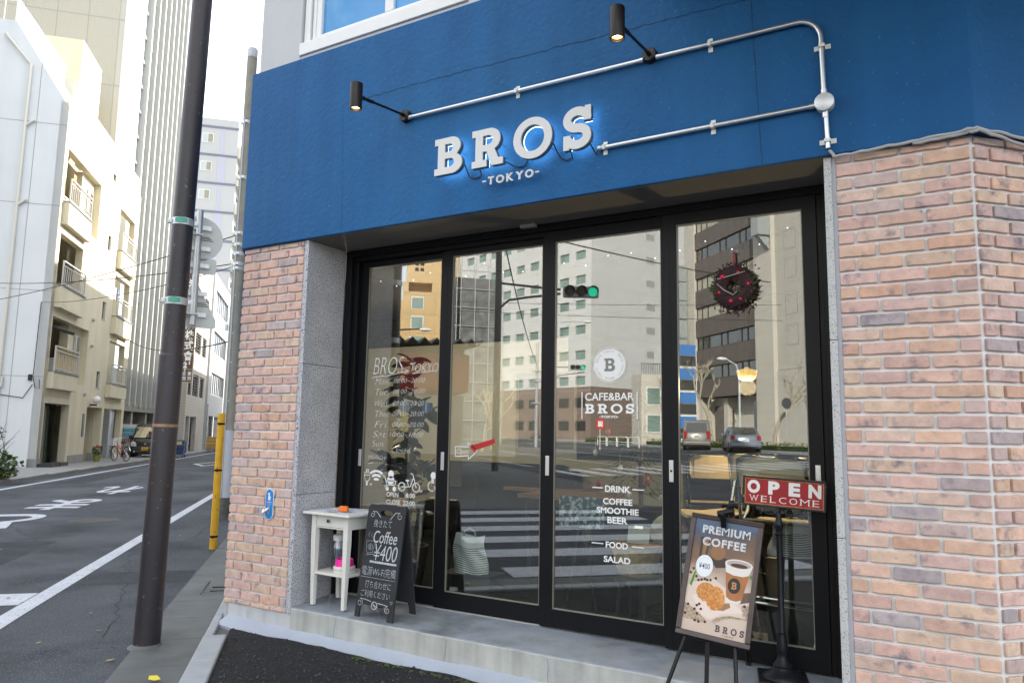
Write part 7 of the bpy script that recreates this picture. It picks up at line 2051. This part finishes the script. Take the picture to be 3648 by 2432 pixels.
for ch_, w_ in (('W', .042), ('E', .030), ('L', .030), ('C', .036), ('O', .038), ('M', .044), ('E', .032)):
    write(b, ch_, x, x + w_, -.054, -.022, -.0068, offset=-.008)
    if ch_ in 'WELM': # small serifs
        for xx in ((x, x + w_) if ch_ in 'WM' else (x + .002,)):
            for z in ((-.022,) if ch_ == 'W' else (-.054, -.022)): b.quad((xx - .005, -.0069, z - .001), (xx + .005, -.0069, z - .001), (xx + .005, -.0069, z + .001), (xx - .005, -.0069, z + .001))
    x += w_ + .0155
b.build('sign_lettering', M_CREAMP, sp2, recalc=False)
# ------------------------------------------------------------------ inside the cafe
M_WOOD = mat('table_wood', (.26, .14, .06), .45, nz=(6, .25))
M_SOFA = mat('sofa_charcoal', (.014, .014, .016), .95, nz=(30, .2), spec=.05)
M_BEIGE = mat('chair_beige', (.58, .46, .28), .55, nz=(4, .08))
M_CHR = mat('chair_chrome', (.75, .76, .78), .10, metal=1.0)
M_PARCH = mat('cream_column', (.55, .48, .28), .8)

# rubber plant by the street-end door
rp_ = thing('rubber_plant', 'tall rubber plant with broad dark leaves just inside the street-end door', 'plant', (.28, .95, 0))
b = MB(); b.lathe([(.13, 0), (.17, .28), (.175, .34), (.16, .34), (.15, .30), (.0005, .30)], 20); b.build('pot', mat('dark_pot', (.05, .045, .045), .6), rp_, smooth=True)
b = MB()
stems = [[(.0, 0, .30), (.03, .0, .65), (-.03, .0, 1.0), (-.06, .0, 1.25), (-.14, .02, 1.55), (-.16, .02, 1.72)], [(-.02, 0, .8), (.02, 0, 1.1), (.02, 0, 1.45), (.0, 0, 1.68), (-.03, 0, 1.86)], [(-.05, 0, 1.22), (.08, -.02, 1.36), (.22, -.03, 1.42)], [(.0, 0, .85), (-.16, 0, .98), (-.30, .02, 1.0)], [(.02, 0, .9), (.14, -.02, .98), (.22, -.02, .95)]]
for s_ in stems: b.tube(s_, [.016 - .002 * i for i in range(len(s_))], 7)
b.build('stem', mat('plant_stem', (.16, .12, .08), .8), rp_, smooth=True)
b = MB(); rr = random.Random(23)
def bigleaf(mb, p, az, el, L):
    R_ = Matrix.Rotation(az, 3, 'Z') @ Matrix.Rotation(-el, 3, 'Y') @ Matrix.Rotation(rr.uniform(-.7, .7), 3, 'X')
    prof = ((0, .02), (.18, .26), (.42, .36), (.66, .32), (.86, .18), (1, .0))
    vs = []; fs = []
    for i, (u, w_) in enumerate(prof):
        for k in (-1, 0, 1): vs.append(Vector(p) + R_ @ Vector((u * L, k * w_ * L * .72, abs(k) * w_ * L * .18 - .10 * L * u * u)))
    for i in range(len(prof) - 1):
        for k in (0, 1): a = i * 3 + k; fs.append((a, a + 1, a + 4, a + 3))
    mb.add(vs, fs)
tips = []
for s_ in stems:
    for i in range(len(s_) - 1):
        for f_ in (.3, .65, .95):
            p = Vector(s_[i]).lerp(Vector(s_[i + 1]), f_)
            if p.z > .86: tips.append(p)
for p in tips:
    for q in range(3): bigleaf(b, p, rr.uniform(0, 6.3), rr.uniform(-.6, .7), rr.uniform(.12, .20))
for i in range(12): bigleaf(b, (rr.uniform(-.3, .15), rr.uniform(-.05, .1), rr.uniform(.55, .9)), rr.uniform(0, 6.3), rr.uniform(-.4, .5), .14)
b.build('leaves', mat('rubber_leaf', (.010, .026, .009), .35, nz=(6, .3), col2=(.06, .12, .02), nz2=(3, .55, .8)), rp_, recalc=False, smooth=True)
yg_ = MB(); rr = random.Random(2)
for i in range(90): 
    p = Vector((.335 + rr.uniform(-.022, .022), .80 + rr.uniform(-.02, .02), 1.35 + rr.uniform(-.10, .09))); yg_.cbox(p, (.012, .004, .02), Matrix.Rotation(rr.uniform(0, 3), 3, 'Y'))
tag(yg_.build('yellow_garland', mat('garland_yellow', (.65, .52, .02), .5), None, recalc=False), 'short fluffy yellow garland hanging in the rubber plant', 'garland')
for i, (x, z) in enumerate(((.34, 1.46), (.555, 1.45), (.72, 1.44))):
    o = thing('gift_ornament', ['blue gift-box ornament hanging among the plant leaves', 'blue gift-box ornament hanging just past the plant', 'teal gift-box ornament hanging nearest the first door stile'][i], 'ornament', (x, .80, z - .05), .3 * i, 'gift-box ornaments')
    b = MB(); b.box(-.035, .035, -.03, .03, 0, .075); b.build('box', mat('ornament_blue' if i < 2 else 'ornament_teal', (.03, .12, .35) if i < 2 else (.04, .30, .32), .35), o, bevel=.006)
    b = MB(); b.box(-.007, .007, -.0315, .0315, -.001, .0765); b.box(-.036, .036, -.006, .006, .02, .034); b.tube([(0, 0, .075), (0, 0, .20)], .0015, 5); b.build('ribbon', mat('ribbon_pale', (.35, .50, .60), .4), o)

# sofas and tables along the street side
def sofa(label, x, y, rz, w_):
    o = thing('sofa', label, 'sofa', (x, y, .006), rz, 'dark sofas along the wall')
    b_ = MB(); b_.box(-w_ / 2, w_ / 2, -.36, .36, .10, .42); b_.build('seat', M_SOFA, o, bevel=.05, seg=3)
    b_ = MB(); b_.box(-w_ / 2, w_ / 2, .20, .40, .40, .88); b_.build('backrest', M_SOFA, o, bevel=.06, seg=3)
    for sx in (-1, 1):
        for sy in (-.3, .3): b_ = MB(); b_.bar((sx * (w_ / 2 - .08), sy, 0), (sx * (w_ / 2 - .08), sy, .11), .04, .04); b_.build('leg', M_DFR, o)
sofa('charcoal sofa against the cream back wall by the poster', -.55, 3.6, 0, 1.7)
sofa('charcoal sofa nearest the door by the rubber plant', .55, 2.3, math.radians(12), 1.1)
def cafe_table(label, x, y, w_, d_, h_):
    o = thing('cafe_table', label, 'table', (x, y, .006), 0, 'wooden cafe tables')
    b_ = MB(); b_.box(-w_ / 2, w_ / 2, -d_ / 2, d_ / 2, h_ - .035, h_); b_.build('table_top', M_WOOD, o, bevel=.004)
    for sx in (-1, 1):
        for sy in (-1, 1): b_ = MB(); b_.bar((sx * (w_ / 2 - .06), sy * (d_ / 2 - .06), h_ - .03), (sx * (w_ / 2 - .10), sy * (d_ / 2 - .06), 0), .025, .025); b_.build('leg', M_DFR, o)
cafe_table('low wooden cafe table in front of the back-wall sofa', .62, 2.75, 1.0, .6, .72)
cafe_table('wooden cafe table near the middle doors', 1.25, 2.0, .75, .6, .73)
cafe_table('long wooden counter table by the brick pier', 3.62, 1.9, 1.1, .55, 1.0)
bf = thing('wall_poster', 'grey poster of a standing dark figure on the cream back wall', 'poster', (-.14, 4.195, 1.05))
b = MB(); b.box(-.42, .42, -.02, 0, -.25, .95); b.build('sheet', mat('poster_grey', (.33, .32, .28), .7), bf)
b = MB(); b.box(-.38, .38, -.024, -.02, .02, .88); b.build('photo_field', mat('poster_field', (.13, .13, .13), .6), bf)
b = MB(); yq = -.026
b.prismY([(.02, .18), (.10, .18), (.10, .45), (.13, .60), (.10, .70), (.02, .70), (-.02, .62), (.0, .45)], yq, -.024); b.prismY([(.03, .71), (.09, .71), (.09, .79), (.03, .79)], yq, -.024); b.prismY([(-.10, .14), (.14, .14), (.12, .20), (-.06, .20)], yq, -.024); b.prismY([(-.12, .18), (-.08, .18), (-.10, .48), (-.15, .55)], yq, -.024); b.build('figure', M_BLACK, bf)
b = MB(); b.box(-2.2, 1.6, 4.10, 4.199, .0, .95); o = b.build('wainscot', mat('wainscot_olive', (.36, .32, .20), .7), None); tag(o, 'olive boarded wainscot along the foot of the back wall', 'wainscot')
cl_ = MB(); cl_.box(3.30, 3.50, 2.35, 2.6, .006, 2.77); o = cl_.build('interior_column', M_PARCH, None); tag(o, 'yellowish column with red patch inside by the last door', 'column')
b = MB(); b.box(3.295, 3.505, 2.345, 2.605, 1.42, 1.55); b.build('red_patch', mat('patch_red', (.55, .05, .02), .6), o)

# pendant lamp
pl = thing('pendant_lamp', 'yellow dish pendant lamp glowing inside behind the wreath', 'lamp', (2.87, 1.5, 1.655))
b = MB(); b.lathe([(.03, .0), (.055, .012), (.066, .035), (.070, .055), (.074, .068), (.070, .072), (.02, .085), (.012, .095)], 26); b.build('shade', mat('shade_yellow', (.85, .50, .12), .5, emit=((1.0, .60, .16), .22)), pl, smooth=True)
b = MB(); b.tube([(0, 0, .09), (0, 0, 1.12)], .004, 6); b.build('cord', M_WIRE, pl)
ld = bpy.data.lights.new('pendant_light', 'POINT'); ld.energy = 15; ld.color = (1, .74, .42); ld.shadow_soft_size = .06; lo = bpy.data.objects.new('pendant_light', ld); COL.objects.link(lo); lo.parent = pl; lo.location = (0, 0, -.05)
wall_fill = dup(pl, (-1.32, 1.95, 2.1), None, 'unseen dish lamp added to light the cream back wall')  # added lamp, hidden behind the jamb, brightens the cream back wall
for c in kids(wall_fill):
    if c.type == 'LIGHT': c.data = c.data.copy(); c.data.energy = 24; c.data.color = (1, .86, .73)

# wreath hanging in the last door
wr = thing('wreath', 'christmas wreath of dark greens and red baubles hanging on the last glass door', 'wreath', (3.055, .385, 2.115))
M_W1 = mat('wreath_dark', (.030, .010, .012), .8, nz=(20, .5)); M_W2 = mat('wreath_green', (.050, .060, .014), .7, nz=(20, .4))
rr = random.Random(15); b1 = MB(); b2 = MB()
for i in range(1500):
    a = rr.uniform(0, 6.3); r0 = .078 + rr.gauss(0, .022); p = Vector((r0 * math.cos(a), -.01 + rr.uniform(-.030, .018), r0 * math.sin(a)))
    d_ = Vector((math.cos(a + rr.uniform(-1, 1)), rr.uniform(-.9, .3), math.sin(a + rr.uniform(-1, 1)))).normalized(); L = rr.uniform(.014, .034); s_ = d_.cross(Vector((0, 1, 0.2))).normalized() * .006
    (b2 if math.sin(a * 2.3 + 1) > .55 else b1).add([p - s_, p + s_, p + d_ * L], [(0, 1, 2)])
b1.build('dark_foliage', M_W1, wr, recalc=False); b2.build('green_foliage', M_W2, wr, recalc=False)
b = MB(); b.tube([(  .078 * math.cos(2 * PI * i / 24), 0, .078 * math.sin(2 * PI * i / 24)) for i in range(25)], .050, 8, caps=False); b.build('core_ring', M_W1, wr)
for a, r_ in ((2.35, .016), (3.5, .012), (4.55, .014), (.1, .013), (5.2, .012), (1.2, .012)):
    b = MB(); b.ball((.085 * math.cos(a), -.04, .085 * math.sin(a)), r_, 10, 6); b.build('bauble', mat('bauble_red', (.55, .015, .05), .25), wr, smooth=True)
b = MB(); b.tube([(-.09, -.045, .05), (-.03, -.05, .06), (.04, -.05, .075), (.07, -.045, .082)], .004, 5); b.tube([(-.09, -.045, .02), (-.05, -.05, -.02), (0, -.045, -.05), (.02, -.045, -.03)], .004, 5); b.build('twig', mat('twig_grey', (.30, .26, .22), .8), wr)
b = MB(); b.box(-.006, .006, -.006, -.003, .08, .215); b.build('ribbon', mat('ribbon_red', (.22, .015, .02), .5), wr)
b = MB(); b.box(-.022, .022, -.010, -.002, .205, .225); b.build('hook', M_CLEAR, wr)

# string of tiny lights over the doors
sl = thing('light_string', 'string of tiny white lights looped inside along the door heads', 'string lights', (.1, .62, 2.42))
pts = []
for i in range(41):
    x = .1 + 3.3 * i / 40; pts.append((x - .1, 0, .08 - .10 * abs(math.sin(i * PI / 6.5))))
b = MB(); b.tube(pts, .0015, 4); b.build('wire', M_WIRE, sl)
for i in range(1, 41, 2):
    b = MB(); b.ball(pts[i], .0035, 6, 4); b.build('bulb', mat('tiny_bulb', (.8, .9, 1), .4, emit=((.85, .93, 1), 1.5)), sl)

# striped bag, pinned on the ledge inside the second door
def stripe_bag(label, loc, pts, seed):
    o = thing('striped_bag', label, 'bag', loc, 0, 'black and white striped bags')
    W_, H_ = pts
    b_ = MB(); n, m = 14, 10; rr_ = random.Random(seed); vs = []; fs = []
    for side, yy in ((0, -.07), (1, .07)):
        for j in range(m + 1):
            for i in range(n + 1):
                u, v = i / n, j / m
                x = (u - .5) * W_ * (1.0 - .16 * v) + .010 * math.sin(v * 5 + seed); z = v * H_ * (1 + .04 * math.sin(u * 6 + seed)); bulge = math.sin(u * PI) ** .5 * (1 - .55 * v)
                vs.append((x, yy * bulge + .010 * math.sin(u * 11 + v * 7 + seed), z))
    S = (n + 1) * (m + 1)
    for sd in (0, 1):
        for j in range(m):
            for i in range(n): a = sd * S + j * (n + 1) + i; fs.append((a, a + 1, a + n + 2, a + n + 1))
    b_.add(vs, fs); body = b_.build('body', mat('bag_canvas', (.80, .81, .82), .85), o, smooth=True, recalc=False)
    k_ = MB()
    for j in range(13):
        v = .03 + .66 * j / 12
        pr0 = None
        for i in range(n + 1):
            u = i / n; bulge = math.sin(u * PI) ** .5 * (1 - .55 * v); x = (u - .5) * W_ * (1.0 - .16 * v) + .010 * math.sin(v * 5 + seed); z = v * H_ * (1 + .04 * math.sin(u * 6 + seed)) + .012 * math.sin(u * 5 + seed) * (1 - v); y = -.07 * bulge + .010 * math.sin(u * 11 + v * 7 + seed) - .003
            if pr0: k_.add([(pr0[0], pr0[1], pr0[2] - .0022), (x, y, z - .0022), (x, y, z + .0022), (pr0[0], pr0[1], pr0[2] + .0022)], [(0, 1, 2, 3)])
            pr0 = (x, y, z)
    k_.build('stripes', M_BLACK, body, recalc=False)
    h_ = MB(); h_.tube([(-.05, -.01, H_ * .97), (-.045, -.01, H_ + .03), (0, -.01, H_ + .05), (.045, -.01, H_ + .03), (.05, -.01, H_ * .97)], .007, 8); h_.build('handle', mat('bag_strap', (.30, .30, .28), .8), o, smooth=True)
stripe_bag('black and white striped bag standing on a low box inside the second door', (1.02, .75, .235), (.31, .265), 1)
stripe_bag('black and white striped bag slumped under the chairs inside the last door', (3.24, .98, .53), (.30, .19), 4)
b = MB(); b.box(-.22, .22, -.12, .12, 0, .228); o = b.build('low_box', M_DFR, None, bevel=.01); o.location = (1.03, .77, .006); tag(o, 'low dark box carrying the striped bag by the second door', 'box')
b = MB(); b.box(-.16, .16, -.12, .12, 0, .52); o = b.build('low_box', M_DFR, None, bevel=.01); o.location = (3.25, 1.0, .006); tag(o, 'taller dark box under the slumped striped bag', 'box')

# patterned cushion, basket, clipboard, toys round the small christmas tree
cu_ = thing('patterned_panel', 'blue and white leaf-patterned cloth panel inside the third door', 'cloth', (1.80, 1.0, .59))
b = MB(); b.box(-.175, .175, -.008, .008, 0, .215); b.build('cloth', mat('leaf_print', (.03, .09, .13), .7, col2=(.42, .48, .46), nz2=(24, .50, .56), nz=(12, .5)), cu_, bevel=.004)
st_ = thing('display_stand', 'small black stand carrying the patterned cloth panel', 'stand', (1.80, 1.0, .006))
for sx in (-1, 1): b = MB(); b.bar((sx * .12, 0, 0), (sx * .02, 0, .58), .014, .014); b.build('leg', M_DFR, st_)
bk = thing('wicker_basket', 'round straw basket on a stool inside the third door', 'basket', (2.27, .86, .33))
b = MB(); b.lathe([(.10, 0), (.125, .02), (.155, .12), (.17, .20), (.165, .205), (.15, .12), (.12, .02), (.0005, .015)], 26); b.build('body', mat('straw', (.50, .36, .17), .85, nz=(26, .35), bump=(60, .8, .01)), bk, smooth=True)
b = MB(); b.lathe([(.1705, .195), (.172, .203), (.165, .208)], 26); b.build('rim', mat('straw_rim', (.26, .17, .07), .85, nz=(30, .4)), bk)
sk = thing('low_stool', 'low dark stool under the straw basket', 'stool', (2.27, .86, .006))
b = MB(); b.lathe([(.15, .29), (.15, .318), (.0005, .32)], 22); b.build('seat', M_DFR, sk)
for a in (.7, 2.3, 3.9, 5.4): b = MB(); b.bar((.12 * math.cos(a), .12 * math.sin(a), .29), (.15 * math.cos(a), .15 * math.sin(a), 0), .018, .018); b.build('leg', M_DFR, sk)
cp = thing('clipboard', 'pale clipboard leaning in the straw basket', 'clipboard', (2.28, .83, .45), 0)
b = MB(Matrix.Rotation(-.25, 4, 'X')); b.box(-.075, .075, -.003, .003, 0, .20); b.build('board', mat('clip_card', (.55, .54, .50), .6), cp); b = MB(Matrix.Rotation(-.25, 4, 'X')); b.box(-.03, .03, -.010, -.003, .185, .205); b.build('clip', M_CHR, cp)
ty = thing('soft_toy', 'round grey soft toy with pink nose beside the basket', 'soft toy', (2.42, 1.05, .48))
b = MB(); b.ball((0, 0, .12), (.12, .11, .12), 16, 10); b.ball((.05, -.06, .05), (.05, .05, .05), 10, 6); b.build('body', mat('toy_grey', (.45, .43, .37), .95, nz=(40, .2)), ty, smooth=True)
b = MB(); b.ball((.115, -.03, .15), (.04, .035, .03), 10, 6); b.build('nose', mat('toy_pink', (.42, .25, .20), .8), ty, smooth=True)
b = MB(); b.box(-.17, .17, -.14, .14, 0, .468); o = b.build('low_box', M_DFR, None, bevel=.01); o.location = (2.42, 1.06, .006); tag(o, 'dark box under the round grey soft toy', 'box')
xt = thing('christmas_tree', 'small dark christmas tree with hanging ornaments inside the third door', 'christmas tree', (2.12, 1.35, .72))
b = MB(); rr = random.Random(44)
for i in range(900):
    h_ = rr.random() ** 1.1; r_ = .36 * (1 - h_) + .02; a = rr.uniform(0, 6.3); k = rr.uniform(.3, 1)
    p = Vector((r_ * k * math.cos(a), r_ * k * math.sin(a), .08 + h_ * .85)); d_ = Vector((math.cos(a), math.sin(a), rr.uniform(-.5, .2))); s_ = Vector((-math.sin(a), math.cos(a), 0)) * .008
    b.add([p - s_, p + s_, p + d_ * .09], [(0, 1, 2)])
b.build('needles', mat('fir_needles', (.012, .030, .014), .8), xt, recalc=False); b = MB(); b.tube([(0, 0, 0), (0, 0, .9)], .02, 6); b.build('trunk', M_BARK, xt)
orn = [(-.12, -.34, .55, (.55, .03, .05)), (-.02, -.36, .30, (.60, .62, .60)), (.16, -.32, .22, (.5, .03, .04)), (-.22, -.28, .18, (.45, .03, .04)), (.24, -.26, .10, (.45, .46, .48)), (-.27, -.22, .40, (.60, .60, .58)), (.05, -.36, .12, (.50, .5, .45)), (.30, -.2, .36, (.5, .25, .15))]
for x, y, z, c in orn:
    b = MB(); b.ball((x, y, z), (.018, .018, .026), 10, 6); b.tube([(x, y, z + .02), (x, y, z + .10)], .0012, 4); b.build('ornament', mat('ornament_%d' % int(c[0] * 100 + c[2] * 7), c, .3), xt, smooth=True)
b = MB(); b.box(-.3, .3, -.25, .25, 0, .71); o = b.build('low_box', M_SOFA, None, bevel=.01); o.location = (2.12, 1.38, .006); tag(o, 'broad black box under the small christmas tree', 'box')

# tubular chairs by the last door
def tub_chair(label, x, y, rz, h_=.72):
    o = thing('tubular_chair', label, 'chair', (x, y, .006), rz, 'beige tubular steel high chairs')
    b_ = MB(); b_.prismX([(-.19, h_), (-.18, h_ + .02), (0, h_ + .012), (.17, h_ + .03), (.19, h_ + .045), (.19, h_ + .03), (0, h_ - .004)], -.20, .20); b_.build('seat', M_BEIGE, o, bevel=.012)
    b_ = MB(); vs = []; fs = []
    for j in range(2):
        for i in range(9):
            a = (i / 8 - .5); vs += [(a * .42, .20 + .05 - .20 * a * a + j * .02, h_ + .22), (a * (.42 if abs(a) < .4 else .36), .23 + .05 - .20 * a * a + j * .02, h_ + .40)]
    for i in range(8): fs += [(2 * i, 2 * i + 2, 2 * i + 3, 2 * i + 1), (18 + 2 * i, 18 + 2 * i + 1, 18 + 2 * i + 3, 18 + 2 * i + 2), (2 * i + 1, 2 * i + 3, 18 + 2 * i + 3, 18 + 2 * i + 1), (2 * i, 18 + 2 * i, 18 + 2 * i + 2, 2 * i + 2)]
    b_.add(vs, fs); b_.build('backrest', M_BEIGE, o, bevel=.004)
    for sx in (-1, 1):
        b_ = MB(); b_.tube([(sx * .19, .26, h_ + .38), (sx * .195, .20, h_ + .05), (sx * .195, .15, h_ - .05), (sx * .20, -.02, .32), (sx * .21, -.20, .0)], .011, 8); b_.build('back_tube', M_CHR, o, smooth=True)
        b_ = MB(); b_.tube([(sx * .17, -.16, h_ - .01), (sx * .185, .02, .36), (sx * .20, .22, .0)], .011, 8); b_.build('leg', M_CHR, o, smooth=True)
    b_ = MB(); b_.tube([(-.19, -.05, .28), (.19, -.05, .28)], .009, 8); b_.tube([(-.19, .10, .28), (.19, .10, .28)], .009, 8); b_.tube([(-.19, .26, h_ + .38), (-.15, .285, h_ + .40), (.15, .285, h_ + .40), (.19, .26, h_ + .38)], .011, 8); b_.build('stretcher', M_CHR, o, smooth=True)
    return o
tub_chair('beige tubular high chair seen side-on just inside the last door', 2.70, 1.05, math.radians(-62), .73)
tub_chair('beige tubular high chair with its back to the window', 2.98, 1.75, math.radians(160), .73)
tub_chair('beige tubular high chair at the counter table behind the open sign', 3.22, .80, math.radians(175), .73)
tub_chair('beige tubular high chair furthest inside beyond the counter table', 2.45, 2.1, math.radians(200), .70)
b = MB(); b.box(-.30, .30, -.22, .25, 0, .008); o = b.build('rug', mat('woven_rug', (.10, .10, .095), .95, nz=(60, .5), col2=(.20, .20, .19), nz2=(40, .48, .58)), None); o.location = (3.20, .88, .008); tag(o, 'grey woven rug on the floor just inside the last door', 'rug')
pc = thing('paper_cup', 'brown paper cup with white lid on the counter table', 'cup', (3.21, 1.68, 1.012))
b = MB(); b.lathe([(.026, 0), (.034, .085), (.0005, .086)], 18); b.build('cup', mat('kraft_brown', (.34, .17, .09), .7), pc, smooth=True); b = MB(); b.lathe([(.036, .084), (.036, .094), (.033, .102), (.0005, .102)], 18); b.build('lid', M_WHITEP, pc, smooth=True)
